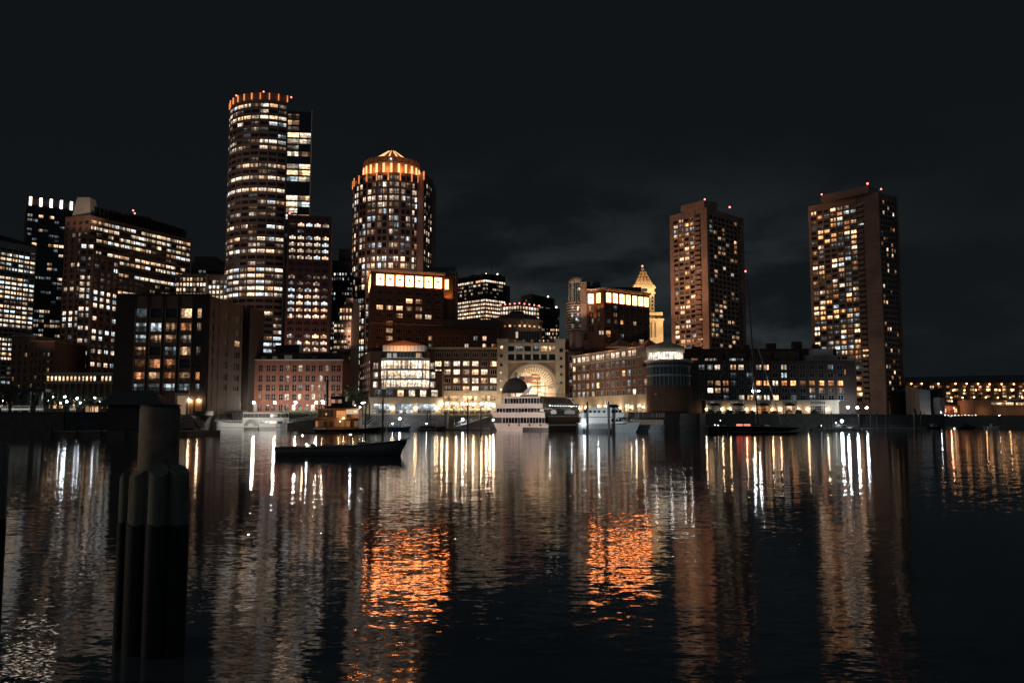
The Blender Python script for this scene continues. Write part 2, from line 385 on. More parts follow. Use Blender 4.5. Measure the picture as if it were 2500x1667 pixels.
tag(w.build('water', 'water'), kind='structure')
# ------------------------------------------------------------------ land and sea walls
SHORE = [(-700, 226), (160, 226), (262, 230), (330, 262), (430, 296), (515, 336), (870, 338), (900, 324), (1085, 326), (1092, 336), (1392, 336), (1402, 312), (1560, 285), (1702, 279), (1718, 318), (2092, 324), (2110, 352), (2290, 372), (2300, 398), (3400, 410)]
SH = [(gx(p, Y), Y) for p, Y in SHORE]
g_ = MB(); g_.prism([(-6000, SH[0][1])] + SH + [(6000, SH[-1][1]), (6000, 8000), (-6000, 8000)], -3, ZL, 0)
tag(g_.build('ground', 'paving'), kind='structure')
def sea_wall(i, j, label, top=.9, m='granite_wall', z0=-2., th=.8):
    b = MB()
    for k in range(i, j):
        a, c = Vector(SH[k]), Vector(SH[k + 1]); L = (c - a).length; d = (c - a) / L
        b.obox(a, d, 0, L, .03, th, z0, ZL + top * .5)
        b.obox(a, d, 0, L, -.3, th + .2, ZL + top * .5 + .003, ZL + top)
    o = b.build('sea_wall', m, origin=(SH[i][0], SH[i][1], 0)); tag(o, label, 'sea wall')
sea_wall(0, 3, 'long dark sea wall under the promenade of benches and bare lamp posts', .5)
sea_wall(3, 6, 'short sea wall by the stairs beside the big brick warehouse', .3)
sea_wall(6, 7, 'dark sea wall with a hedge on top below the red brick hotel', .5)
sea_wall(8, 9, 'pale grey granite sea wall below the glass pavilion', .7)
sea_wall(10, 11, 'dark sea wall behind the big sightseeing ship', .6)
sea_wall(12, 14, 'sea wall under the oblique brick apartment wing and round glass corner', .4)
sea_wall(14, 15, 'sea wall with planted edge below the dark gabled apartment block', .4)
sea_wall(15, 18, 'low dark sea wall from the tallest concrete tower to the aquarium', .3)
# ------------------------------------------------------------------ buildings, from the west
# pale gridded office tower at the edge of the photo
YB = 505; p1 = at(88, 604, YB); z1 = p1.z; p0 = atz(-60, 577, z1)
B = Bld('office_tower', 'pale office tower with a square grid of bright white windows', 'office tower', (p0.x, p0.y, ZL), mats=('concrete_grey', 'concrete_grey'))
nb = (-.15, .99); d0 = Vector((p1.x - p0.x, p1.y - p0.y)).normalized(); bk = Vector((-d0.y, d0.x)) * 34
B.w.prism([xy(p0), xy(p1), (p1.x + bk.x, p1.y + bk.y), (p0.x + bk.x, p0.y + bk.y)], ZL, z1, 0)
lv = '0795806997946699700889990030709908'
B.face(p0, p1, ZL, z1, 10, 34, floors(lv, 3, 'nnnwc'), .8, .5, .5, zb=4, zt=3.2, style='1', hide=930)
B.finish()
b = MB(); b.prism([(p0.x + 4, p0.y + 8), (p1.x - 8, p1.y + 6), (p1.x - 8, p1.y + 24), (p0.x + 4, p0.y + 24)], z1, z1 + 4); B.part('penthouse', b, 'roof_dark')
# dark glass tower with five bright fins
YB = 585; q0 = at(68, 499, YB); z1 = q0.z; q1 = atz(186, 513, z1)
B = Bld('glass_tower', 'dark glass tower crowned by five bright white vertical fins', 'office tower', (q0.x, q0.y, ZL), mats=('black_paint', 'dark_metal'))
d0 = Vector((q1.x - q0.x, q1.y - q0.y)).normalized(); bk = Vector((-d0.y, d0.x)) * 30
B.w.prism([xy(q0), xy(q1), (q1.x + bk.x, q1.y + bk.y), (q0.x + bk.x, q0.y + bk.y)], ZL, z1, 0)
lv = '0442303604054340055063047077040606900770909080909'
g = random.Random(8)
def lt(r, c):
    l = int(lv[r % len(lv)]) / 9
    if r > 26: return g.choice(['w3', 'n2', 'n2', 'c1', 'd0']) if g.random() < l * .8 else 'd0'
    return g.choice(['w3', 'w2', 'w2', 'n2']) if g.random() < l * (.95 if c < 2 else .45) else ('c1' if g.random() < .2 else 'd0')
B.face(q0, q1, ZL, z1, 9, 42, lt, .8, .55, .3, zb=4, zt=2.5, style='2', hide=880)
B.finish()
Lq = (q1 - q0).length
for i in range(5):
    b = MB(); s_ = .8 + i * (Lq - 3.5) / 4.2; b.obox(q0, d0, s_, s_ + 1.5, -.6, .5, z1 - .5, z1 + 5.6); B.part('light_fin', b, 'fin_white')
b = MB(); b.obox(q0, d0, .4, Lq - .4, -1.6, -1.1, z1 + .01, z1 + 5.2); b.obox(q0, d0, 6, Lq - 8, -12, -6, z1 + .01, z1 + 3); B.part('screen_wall', b, 'black_paint')
# big stepped brown tower with a cut pyramid
pc = at(222, 526, 430); z1 = pc.z; pl = atz(162, 531, z1); pr = atz(465, 585, z1)
B = Bld('stepped_tower', 'huge brown stepped office tower with pale cut pyramid on its corner', 'office tower', (pc.x, pc.y, ZL), mats=('brick_brown', 'granite_red'))
d1 = Vector((pr.x - pc.x, pr.y - pc.y)); bk = Vector((-30, 26))
B.w.prism([xy(pl), xy(pc), xy(pr), (pr.x - 34, pr.y + 10), (pl.x - 4, pl.y + 60)], ZL, z1, 0, 1)
lvA = '001100104000000060905302000503003004020300'
B.face(pl, pc, ZL, z1, 4, 31, floors('00200104000600099900250500504040303', 11, 'nnc'), .6, .62, .55, zb=4, zt=2, style='1', hide=905)
lv = '98780790700500089989070809060504060'
gg = random.Random(5)
def lt(r, c):
    l = int(lv[r % len(lv)]) / 9; w_ = .5 + .5 * math.sin(c * .55 + r * 1.7)
    if gg.random() < l * (.6 + .7 * w_): return gg.choice(['n3', 'n3', 'n3', 'c3', 'n2', 'w2', 'w3'])
    return gg.choice(['n1', 'd0', 'd0', 'd0', 'w2' if l > .3 else 'd0'])
B.face(pc, pr, ZL, z1, 19, 31, lt, .9, .5, .4, zb=4, zt=1.5, style='2', hide=800)
# lower wing stepping forward in front of the long side
k0, k1 = atz(228, 617, at(228, 617, 416).z), atz(290, 634, at(228, 617, 416).z)
zk = k0.z; B.w.prism([xy(k0), xy(k1), (k1.x * (1 + 24 / k1.y) - .3, k1.y + 24), (pc.x + 2, pc.y + 20), (pc.x, pc.y + .5)], ZL, zk, 0, 1)
B.face(k0, k1, ZL, zk, 4, 23, floors('03000999040960506050403', 17, 'nnc'), .62, .6, .5, zb=4, zt=1.5, style='1', hide=905)
j0 = at(198, 571, 424); j1 = atz(232, 573, j0.z); B.w.prism([xy(j0), xy(j1), (j1.x * (1 + 6 / j1.y) - .2, j1.y + 6), (j0.x, j0.y + 6)], ZL, j0.z, 0, 1)
B.face(j0, j1, ZL, j0.z, 2, 27, floors('0300009994096050605', 19, 'nnc'), .66, .6, .4, zb=4, zt=1.5, style='1', hide=905)
B.finish()
def cut_pyramid(B, c, w0, w1, z0, z1, m, dx=0.):
    b = MB(); P = lambda w, k=0: [(c[0] - w + k, c[1] - w), (c[0] + w + k, c[1] - w), (c[0] + w + k, c[1] + w), (c[0] - w + k, c[1] + w)]
    b.prism(P(w0), z0, z1, 0, None, P(w1, dx)); return B.part('cut_pyramid', b, m)
lamp('SPOT', 'pyramid_fill', (at(203, 520, 400).x, 400, z1 - 14), 26000, (1, .68, .5), (at(203, 520, 438).x, 436, z1 + 7), 40)  # added spot hung in mid-air, raises the pale pyramid's brightness
c_ = at(203, 520, 438); cut_pyramid(B, (c_.x, c_.y + 3), 5., 3.3, z1 - .6, z1 + 11.5, 'stone_pale')
c_ = at(350, 560, 470); cut_pyramid(B, (c_.x - 3, c_.y + 6), 4.6, 3.4, z1 - .6, z1 + 10, 'roof_dark')
b = MB()
for i in range(22):
    t_ = i / 21; p_ = pc.lerp(pr, .06 + .88 * t_); b.box(p_.x - 3.2, p_.x - 2.9, p_.y + 2.5, p_.y + 9, z1 - .2, z1 + 7.5 - 2.2 * abs(t_ - .5))
B.part('roof_louvre', b, 'dark_metal')
for px_, py_ in ((325, 514), (329, 521)): B.beacon(at(px_, py_, 462), .5)
for z_, tz in ((40, 55), (60, 85)): lamp('SPOT', 'tower_fill', (pc.x + 6, pc.y - 70, z_), 6000, (1, .7, .6), (pc.x - 4, pc.y, tz), 40)  # unseen fill spots added in mid-air to brighten the stepped tower's wall
# small dim brick building and lit classical building at the tower's foot
p0 = at(28, 860, 400); p1 = atz(76, 860, p0.z)
B = Bld('brick_building', 'dim brown brick building with few small lit windows', 'building', (p0.x, p0.y, ZL), mats=('brick_brown', 'stone_brown'))
zz = at(76, 822, 400).z; p2 = at(76, 835, 396); p3 = atz(141, 836, p2.z)
B.w.prism([(p0.x, 400), (p2.x - .2, 400), (p2.x - .2, 425), (p0.x, 425)], ZL, zz, 0); B.face((p0.x, 400), (p2.x - .2, 400), ZL, zz, 4, 8, rnd('w2:.07 n2:.08 w1:.06', 5), .38, .5, .3, zb=4, zt=3, hide=925)
B.w.prism([(p2.x, 396), (p3.x, 396), (p3.x, 425), (p2.x, 425)], ZL, p2.z, 0); B.face((p2.x, 396), (p3.x, 396), ZL, p2.z, 6, 7, rnd('n2:.14 w2:.1 n1:.1', 6), .4, .46, .3, zb=5, zt=4, hide=925)
B.finish()
b = MB(); b.box(p0.x - .4, p2.x, 399.4, 425.4, zz, zz + .7); b.box(p2.x - .3, p3.x + .4, 395.3, 425.4, p2.z, p2.z + .7); B.part('cornice', b, 'stone_brown')
p0 = at(112, 911, 372); p1 = atz(278, 906, p0.z); p1.y = 372
B = Bld('classical_building', 'low classical stone building with columns and warm lit attic windows', 'building', (p0.x, p0.y, ZL), mats=('stone_brown', 'stone'))
zt_ = p0.z; Lx = p1.x - p0.x
B.w.box(p0.x, p1.x, 372.6, 392, ZL, zt_); 
B.w.box(p0.x - .5, p1.x + .5, 371.6, 372.55, zt_ - .9, zt_ + .4, 1); B.w.box(p0.x - .5, p1.x + .5, 371.4, 372.55, zt_ - 4.6, zt_ - 3.7, 1)
B.face((p0.x, 372.6), (p1.x, 372.6), zt_ - 3.7, zt_ - .9, 22, 1, rnd('w3:.4 n3:.3 w1:.1', 7), .55, .7, .35, style='0')
B.face((p0.x, 372.6), (p1.x, 372.6), ZL, zt_ - 4.7, 13, 1, rnd('w3:.4 w2:.4', 9), .5, .36, 0, zb=0, zt=4.2, style='2h')
B.finish()
for i in range(15):
    b = MB(); x_ = p0.x + .8 + i * (Lx - 1.6) / 14; b.lathe((x_, 372.1, 0), [(.5, ZL + 1), (.42, zt_ - 5.4), (.6, zt_ - 5.3), (.6, zt_ - 4.61)], 10); b.box(x_ - .6, x_ + .6, 371.6, 372.55, ZL, ZL + 1); B.part('column', b, 'stone')
# peach stone office block and dark block behind the warehouse
p0 = at(431, 669, 470); z1 = p0.z; p1 = at(505, 662, 470); p1.z = z1; p2 = atz(556, 666, z1)
B = Bld('stone_office', 'peach stone office block with rows of lit windows behind the warehouse roof', 'office building', (p0.x, p0.y, ZL), mats=('stone_brown', 'stone_brown'))
B.w.prism([xy(p0), (p1.x, p0.y), (p1.x, p0.y + 3), (p2.x, p0.y + 3), (p2.x, p0.y + 30), (p0.x, p0.y + 30)], ZL, z1)
fl = floors('597985946', 23, 'wnnw'); B.face(p0, (p1.x, p0.y), ZL, z1, 9, 25, lambda r, c: fl(r, c) if r < 9 else 'd0', .62, .62, .35, zt=1.6, zb=4, hide=730)
fl2 = floors('578895434', 24, 'nnc'); B.face((p1.x, p0.y + 3), (p2.x, p0.y + 3), ZL, z1, 6, 25, lambda r, c: fl2(r, c) if r < 9 else 'd0', .62, .62, .35, zt=2.6, zb=4, hide=730)
B.finish(60)
p0 = at(468, 632, 520); p1 = at(540, 641, 520)
B = Bld('dark_block', 'unlit dark office block with red beacon behind the peach stone block', 'office building', (p0.x, p0.y, ZL), mats=('roof_dark', 'dark_metal'))
z1 = at(505, 641, 520).z
B.w.prism([xy(p0), (p1.x, 520), (p1.x, 550), (p0.x, 550)], ZL, z1); B.face(p0, (p1.x, 520), z1 - 30, z1, 8, 7, rnd('c1:.1', 2), .8, .5, .3, zt=4, hide=665)
B.finish(20); b = MB(); b.box(p0.x + 1, p1.x - 5, 522, 548, z1, at(480, 626, 522).z); B.part('penthouse', b, 'roof_dark'); B.beacon(at(522, 632, 525), .5)
# big dark brick warehouse
Yw = 300; pc = at(512, 721, Yw); z1 = pc.z; pl = Vector((at(286, 719, Yw).x, Yw, z1)); pr = atz(592, 748, z1)
B = Bld('brick_warehouse', 'big dark brick warehouse with four tall bays of steel windows', 'warehouse', (pc.x, pc.y, ZL), mats=('brick_dark', 'brick_brown'))
B.w.prism([xy(pl), xy(pc), xy(pr), (pl.x, pr.y + 8)], ZL, z1, 0)
X = lambda px, py=850: at(px, py, Yw).x - pl.x
rowsy = [(754, 776), (789, 809), (818, 836), (847, 867), (877, 898), (909, 927), (937, 953)]
zs = [((at(400, a, Yw).z + at(400, c, Yw).z) / 2, at(400, a, Yw).z - at(400, c, Yw).z) for a, c in rowsy]
xs = [(X((a + c) / 2), X(c) - X(a)) for a, c in ((331, 357), (367, 394), (404, 431), (441, 467))]
BC, BW, BO = 'busy_cool', 'busy_warm', 'busy_orange'; litw = [['c1', 'd0', 'd0', 'w3'], [BC, 'c2', 'w1', BO], [BC, BW, BW, 'n1'], [BW, 'd0', 'c1', BW], ['o1', BO, BO, 'd0'], [BO, BW, BO, BW], ['c1', 'c1', BC, 'c1']]
B.face(pl, pc, ZL, z1, 0, 0, lambda r, c: litw[r][c], t=.5, xs=xs, zs=zs, style='3h', ms=1)
for r, q in enumerate(('w2', 'w1', 'd0', 'n1', 'd0', 'o2', 'c1')):
    z_ = zs[r]; pz = Vector((pl.x + X(486), Yw)); B.wins.append((1, pz.x, pz.y - .53, z_[0], 0, 1.3, z_[1], '1h', q))
dr = Vector((pr.x - pc.x, pr.y - pc.y)).normalized(); Lr = (Vector(xy(pr)) - Vector(xy(pc))).length
B.face(pc, pr, ZL, z1, 0, 0, lambda r, c: ('w2' if r == 2 and c == 3 else None if c in (1,) and r % 2 else 'd0'), t=.3, xs=[(Lr * .1, 1.5), (Lr * .26, .8), (Lr * .5, 3.2), (Lr * .84, 5)], zs=[(z[0] + .4, z[1] * .8) for z in zs], style='2')
B.frame = 'frame_grey'; B.finish()
for k in (0, 1, 2, 3):
    a_, w_ = xs[k]
    for sgn in (-1, 1):
        b = MB(); b.box(pl.x + a_ + sgn * w_ / 2 - .12 + sgn * .15, pl.x + a_ + sgn * w_ / 2 + .12 + sgn * .15, Yw - .85, Yw - .52, zs[-1][0] - 2, zs[0][0] + zs[0][1] / 2 + .5); B.part('pilaster_strip', b, 'stone_brown')
b = MB(); b.box(pl.x - .3, pc.x + .5, Yw - .9, Yw + .2, z1, z1 + .5); B.part('cornice', b, 'brick_dark')
b = MB(); x0, x1 = at(436, 968, Yw).x, at(457, 968, Yw).x; zd = at(440, 966, Yw).z
b.box(x0 - .9, x0, Yw - 1, Yw - .51, ZL, zd + .9); b.box(x1, x1 + .9, Yw - 1, Yw - .51, ZL, zd + .9); b.box(x0, x1, Yw - 1, Yw - .51, zd, zd + .9); B.part('door_surround', b, 'stone')
b = MB(); b.box(x0, x1, Yw - .62, Yw - .52, ZL, zd); B.part('door', b, 'store_warm')
for px_ in (465, 487):
    b = MB(); p_ = at(px_, 977, Yw); b.ball((p_.x, Yw - 1.1, p_.z), .32); b2 = B.part('sconce', b, 'lamp_warm')
    b = MB(); b.box(p_.x - 1.2, p_.x + 1.2, Yw - .58, Yw - .52, ZL, p_.z + .2); B.part('arched_door', b, 'wood_warm')
pa, pb = at(611, 751, 345), at(638, 768, 345)
b = MB(); b.prism([(pa.x - 7, 352), (pa.x + 0, 345), (gx(638, 356), 356), (gx(635, 368), 368), (gx(612, 368), 368)], ZL, pa.z); B.part('annex', b, 'brick_unlit')  # wall colour darkened so it looks unlit beside the quay lamps
b = MB(); b.box(pr.x - 9, pa.x - 6.6, 336, 360, ZL, at(585, 752, 336).z); B.part('rear_wing', b, 'brick_unlit')
lamp('SPOT', 'facade_fill', (pc.x + 10, pc.y - 3, ZL + 1), 1500, (1, .46, .26), (pc.x + 5, pc.y + 10, 16), 110)  # assumed warm spot, no fixture built, reddens the warehouse's side wall
# tall round tower with glass wing
C0 = at(664, 300, 487); Rr = 23.6; z1 = at(640, 246, 464).z
B = Bld('round_tower', 'tallest round office tower with orange lit fins around its crown', 'office tower', (C0.x, C0.y, ZL), mats=('granite_red', 'brick_brown'))
A = [R(174 + 12 * i) for i in range(12)]
ring = [(C0.x + Rr * math.cos(a), C0.y + Rr * math.sin(a)) for a in A]
g0 = Vector(ring[-2]); 
ring = [p for p in ring if p[0] < at(712, 400, 465).x + 1]
B.w.prism(ring + [(ring[-1][0] * (1 + 20 / 465) - 1, 485), (ring[0][0] + 6, C0.y + 24)], ZL, z1, 0)
lv = '749522550020609030405063601885890012332983109670880'
lt = floors(lv, 31, 'nnnwc')
for i in range(len(ring) - 1): B.face(ring[i], ring[i + 1], ZL, z1, 1, 49, lt, .86, .54, .3, zb=6, zt=1.0, style='2', hide=800)
B.finish()
zc = at(643, 226, 464).z
b = MB(); b.prism([(C0.x + (p[0] - C0.x) * .985, C0.y + (p[1] - C0.y) * .985) for p in ring] + [(ring[-1][0] * (1 + 20 / 465) - 1.6, 485), (ring[0][0] + 6, C0.y + 20)], z1, zc); B.part('crown', b, 'granite_red')
for i, p in enumerate(ring):
    d = Vector((p[0] - C0.x, p[1] - C0.y)).normalized(); q = Vector(p) + d * .35; b = MB()
    b.obox(q, (-d.y, d.x), -.24, .24, -.3, .3, z1 + .5, zc - .5); B.part('light_fin', b, 'fin_orange')
for px_, py_, Y in ((561, 260, 482), (577, 234, 470), (643.5, 224.5, 464), (711, 238, 468)): B.beacon(at(px_, py_, Y), .5)
for z_, tz in ((40, 60), (70, 120), (90, 150)): lamp('SPOT', 'tower_fill', (C0.x - 40, C0.y - 100, z_), 30000, (1, .76, .66), (C0.x - 6, C0.y - 24, tz), 45)  # fill spots without fixtures, added to raise the round tower's wall
w0 = at(703, 272, 462); w1 = atz(761, 274.5, w0.z); zw = w0.z
B2 = Bld('glass_wing', 'slim dark glass tower wing against the tallest round tower', 'office tower', (w0.x, w0.y, ZL), mats=('dark_metal', 'frame_dark'))
B2.w.prism([xy(w0), xy(w1), (w1.x * (1 + 24 / w1.y) - .4, w1.y + 24), (w0.x * (1 + 24 / w0.y), w0.y + 24)], ZL, zw)
lv = '068950507850056480411' + '0' * 30
l2 = floors(lv, 37, 'wnnc'); B2.face(w0, w1, ZL, zw, 2, 46, lambda r, c: l2(r, c) if r < 20 else 'd0', .92, .72, .2, zb=4, zt=1, style='3h', hide=520)
B2.finish(60); b = MB(); b.obox(w1, (1, 0), -.05, .3, -.2, .3, zw - 70, zw + 1); B2.part('edge_mullion', b, 'stone_pale')
# brick slab with three-light arched windows
p0 = at(702, 524, 440); z1 = p0.z; p1 = atz(809, 529.5, z1); 
B = Bld('palladian_slab', 'red brick office slab with rows of three-part arched windows', 'office building', (p0.x, p0.y, ZL), mats=('brick_maroon', 'brick_maroon'))
nb = Vector((p1.x - p0.x, p1.y - p0.y)).normalized(); e = Vector((-nb.y, nb.x)) * 26
B.w.prism([xy(p0), xy(p1), (p1.x * (1 + e.y / p1.y) + 1.1, p1.y + e.y), (p0.x + e.x, p0.y + e.y)], ZL, z1)
lv = '9099980036667990049976700'
lt = floors(lv, 41, 'nnwnc'); B.face(p0, p1, ZL, z1, 5, 28, lt, .74, .6, .3, m0=.7, m1=.7, zb=5, zt=3.2, style='p', hide=850)
B.frame = 'frame_grey'; B.finish()
for i in range(5):
    b = MB(); x_ = Vector(xy(p0)).lerp(Vector(xy(p1)), (i + .5) / 5); b.obox(x_, nb, -.45, .45, -.1, .38, z1 - 2., z1 - 1.1); B.part('roundel', b, 'glass_dark')
B.beacon(at(707, 521, 442), .5)
lamp('SPOT', 'facade_fill', (p0.x + 10, p0.y - 26, ZL + 10), 22000, (1, .5, .4), (p0.x + 12, p0.y, 70), 80)  # added flood with no lamp behind it, lights the maroon slab
# glimpses between the towers
p0 = at(808, 636, 520); z1 = p0.z; p1 = at(862, 636, 520)
B = Bld('slate_tower', 'slate dark tower with tiny cool windows between two round towers', 'office tower', (p0.x, p0.y, ZL), mats=('dark_metal', 'dark_metal'))
B.w.box(p0.x, p1.x, 520, 545, ZL, z1); B.w.box(p0.x + 4, p1.x, 524, 540, z1, z1 + 8)
B.face(p0, p1, ZL, z1, 8, 30, floors('05301600000540505063445', 43, 'ncc'), .5, .5, .3, zt=4, style='0', hide=860); B.finish(70)
p0 = at(816, 748, 455); z1 = p0.z; p1 = at(858, 748, 455)
B = Bld('beige_block', 'beige stepped block with short warm window rows beside the second round tower', 'office building', (p0.x, p0.y, ZL), mats=('stone_brown', 'stone_brown'))
B.w.box(p0.x, p1.x, 455, 480, ZL, z1 - 8); B.w.box(p0.x + 2.5, p1.x, 457, 480, z1 - 8, z1); B.w.box(p0.x + 5.5, p1.x, 459, 480, z1, z1 + 5)
B.face(p0, p1, ZL, z1 - 8, 5, 17, floors('670555206050606', 47, 'wnw'), .7, .5, .3, zt=1, style='2', hide=900); B.face((p0.x + 2.5, 457), (p1.x, 457), z1 - 8, z1, 4, 2, floors('69', 48, 'wn'), .6, .5, .3); B.finish(60)
# second round tower with orange drum
C0 = at(962, 500, 526); Rr = 25.4; z1 = at(953, 421, 501).z
B = Bld('drum_tower', 'round brick office tower crowned by a glowing orange drum and cone', 'office tower', (C0.x, C0.y, ZL), mats=('granite_red', 'granite_red'))
A = [R(174 + 16 * i) for i in range(10)]
ring = [(C0.x + Rr * math.cos(a), C0.y + Rr * math.sin(a)) for a in A]
kx = at(1019, 500, 506).x; ring = [p for p in ring if p[0] < kx - 1.2]; ring.append((kx, C0.y - math.sqrt(Rr * Rr - (kx - C0.x) ** 2)))
q0 = Vector((at(1033, 500, 500).x, 500)); q1 = Vector((at(1055, 500, 518).x, 518))
B.w.prism(ring + [tuple(q0), tuple(q1), (q1.x, 545), (ring[0][0] + 5, 545)], ZL, z1)
lv = '12473332224155235255234135550254355255525525520'
lt = floors(lv, 53, 'nnnwc')
for i in range(len(ring) - 1): B.face(ring[i], ring[i + 1], ZL, z1, 2, 34, lt, .8, .68, .3, m0=.5, m1=.5, zb=5, zt=1.2, style='0', hide=930)
lt = rnd('n3:.16 n2:.12 w2:.08 n1:.2', 54); B.face(q0, q1, ZL, z1 - 2, 4, 33, lt, .55, .62, .3, m0=1, m1=1, zb=5, zt=3, style='0', hide=640)
B.finish()
Rd = 17.4; Yd = C0.y - Rd; c2 = (at(956, 430, 519).x, 519 + 0); zd0 = z1 - .5; zd1 = at(956, 381, c2[1] - Rd).z
b = MB(); b.lathe((c2[0], c2[1], 0), [(Rd, zd0), (Rd, zd1)], 40); b.lathe((c2[0], c2[1], 0), [(Rd + .5, zd1 - 4.2), (Rd + .5, zd1 - 3.7)], 40); b.lathe((c2[0], c2[1], 0), [(Rd + .01, zd1), (.2, zd1)], 40); dr_ = B.part('crown_drum', b, 'concrete')
for i in range(24):
    a = 2 * PI * (i + .5) / 24
    if math.sin(a) > .25: continue
    d = Vector((math.cos(a), math.sin(a))); q = Vector(c2) + d * (Rd + .02); b = MB(); b.obox(q, (-d.y, d.x), -.62, .62, -.1, .35, zd0 + .6, zd1 - 4.4); B.part('light_slot', b, 'crown_slot')
    q2 = Vector(c2) + Vector((math.cos(a + .13), math.sin(a + .13))) * (Rd + .02); b = MB(); b.obox(q2, (-d.y, d.x), -.5, .5, -.1, .2, zd1 - 2.6, zd1 - 1.7); B.part('square_recess', b, 'ornament')
zap = at(957, 364, c2[1]).z
b = MB(); k = 12; b.lathe((c2[0], c2[1], 0), [(Rd * .74, zd1 + .05), (.6, zap - 1)], k, smooth=False); b.lathe((c2[0], c2[1], 0), [(.5, zap - 1), (.3, zap + .6), (.01, zap + .7)], 8); B.part('cone_roof', b, 'copper_roof')
for i in range(5):
    a = R(270 - 52 + 26 * i); d = Vector((math.cos(a), math.sin(a))); p_ = Vector((c2[0] + d.x * Rd * .62, c2[1] + d.y * Rd * .62, zd1 + 1.9)); q_ = Vector((c2[0] + d.x * 2.4, c2[1] + d.y * 2.4, zap - 1.9)); b = MB(); b.tube(p_, q_, .42, .16, 6); B.part('roof_light', b, 'crown_slot')
for i, p in enumerate(ring[1:] + [tuple(q0)]):
    d = Vector((p[0] - C0.x, p[1] - C0.y)).normalized(); q = Vector(p) + d * .35; b = MB(); b.obox(q, (-d.y, d.x), -.34, .34, -.2, .4, z1 - 4.9, z1 + .2); B.part('light_fin', b, 'fin_orange')
for i in range(7):
    a = R(190 + 160 * i / 6); lamp('POINT', 'crown_light', (c2[0] + math.cos(a) * (Rd + 2.5), c2[1] + math.sin(a) * (Rd + 2.5), zd0 + 2.5), 1300, (1, .3, .07), size=.4)
lamp('POINT', 'crown_light', (c2[0], c2[1] - Rd * .9, zd1 + 2.5), 700, (1, .3, .07), size=.4)
B.beacon(at(954.5, 388, c2[1] - Rd - .8), .35, 'spark')
for z_, tz in ((40, 70), (60, 110)): lamp('SPOT', 'tower_fill', (C0.x - 10, C0.y - 90, z_), 62000, (1, .6, .48), (C0.x, C0.y - 24, tz), 50)  # added fill light, no lamp stands here; brightens the drum tower's brown face
# ------------------------------------------------------------------ red brick waterfront hotel
Yh = 350; p0 = at(576, 880, Yh); p1 = at(837, 881, Yh); z1 = p0.z
B = Bld('brick_hotel', 'long red brick wharf building with four rows of arched windows', 'hotel', (p0.x, p0.y, ZL), mats=('brick_red', 'brick_red'))
B.w.box(p0.x, p1.x, Yh, Yh + 18, ZL, z1)
zx = lambda q: at(400 + q / 4.356, 950, Yh).x - p0.x
cx_ = [805, 865, 922, 1027, 1108, 1167, 1247, 1310, 1388, 1450, 1527, 1590, 1665, 1728, 1803, 1857]
zs = [(at(700, y, Yh).z, 2.45) for y in (899, 924, 946.5, 969)] + [(at(700, 995, Yh).z, 2.5)]
g = random.Random(61)
lit4 = {(0, 7): 'n2', (0, 9): 'n2', (0, 13): 'n1', (1, 7): 'n2', (1, 12): 'n2', (2, 5): 'n1', (2, 11): 'n3', (2, 12): 'n2', (3, 3): 'w1', (3, 7): 'n3', (3, 9): 'n3', (3, 11): 'n3', (3, 12): 'w2', (3, 15): 'w1', (0, 1): 'c1', (1, 0): 'c1', (4, 3): 'n1', (4, 5): 'n1', (4, 8): 'n3', (4, 11): 'n3', (4, 0): 'c2', (4, 1): 'c2'}
B.face(p0, p1, ZL, z1, 0, 0, lambda r, c: lit4.get((r, c), 'c1' if g.random() < .1 else 'd0'), t=.3, xs=[(zx(q), 1.55) for q in cx_], zs=zs, style='ah1')
B.frame = 'frame_grey'; B.finish()
b = MB(); b.box(p0.x - .3, p1.x + .3, Yh - .75, Yh + .1, z1 + .002, z1 + .45); B.part('cornice', b, 'frame_pale')
a0, a1 = at(581, 862, Yh + 3).x, at(837, 862, Yh + 3).x; zp = at(700, 861, Yh + 3).z
b = MB(); b.box(a0, a1, Yh + 3, Yh + 16, z1, zp); pt = B.part('penthouse', b, 'roof_dark')
for q in (925, 1065, 1185, 1330, 1480, 1610):
    x_ = at(400 + q / 4.356, 873, Yh + 3).x; b = MB(); w_ = 1.1 if q < 1300 or q > 1500 else 1.9
    b.box(x_ - w_, x_ + w_ * .7, Yh + 2.85, Yh + 2.97, z1 + .7, z1 + 1.9 + (w_ > 1.5) * .5); o = b.build('penthouse_window', 'n1' if q != 1330 else 'n2', pt, B.loc)
b = MB(); b.box(at(675, 850, Yh + 8).x, at(733, 850, Yh + 8).x, Yh + 6, Yh + 13, zp, at(700, 842, Yh + 6).z); B.part('plant_room', b, 'black_paint')
b = MB(); b.box(p0.x + zx(770), p0.x + zx(1000), Yh - .9, Yh - .4, zs[4][0] - 1.6, zs[4][0] + 1.9); B.part('shopfront', b, 'frame_pale')
b = MB()
hx0, hx1 = p0.x + zx(1250), p1.x; g = random.Random(3)
b.box(hx0, hx1, Yh - 9.6, Yh - 7.9, ZL, ZL + 1.2)
for i in range(2600):
    x, y, z = g.uniform(hx0, hx1), g.uniform(Yh - 9.9, Yh - 7.6), ZL + g.uniform(.4, 1.75); s_ = g.uniform(.12, .25); v = Vector((g.uniform(-1, 1), g.uniform(-1, 1), g.uniform(-.6, .6))).normalized() * s_; u = v.orthogonal().normalized() * s_ * .6
    c = Vector((x, y, z)); b.add([c - v, c + u, c + v, c - u], [(0, 1, 2, 3)])
tag(b.build('hedge', 'leaf', origin=(hx0, Yh - 9, ZL)), 'clipped dark hedge on the sea wall before the red brick hotel', 'hedge')
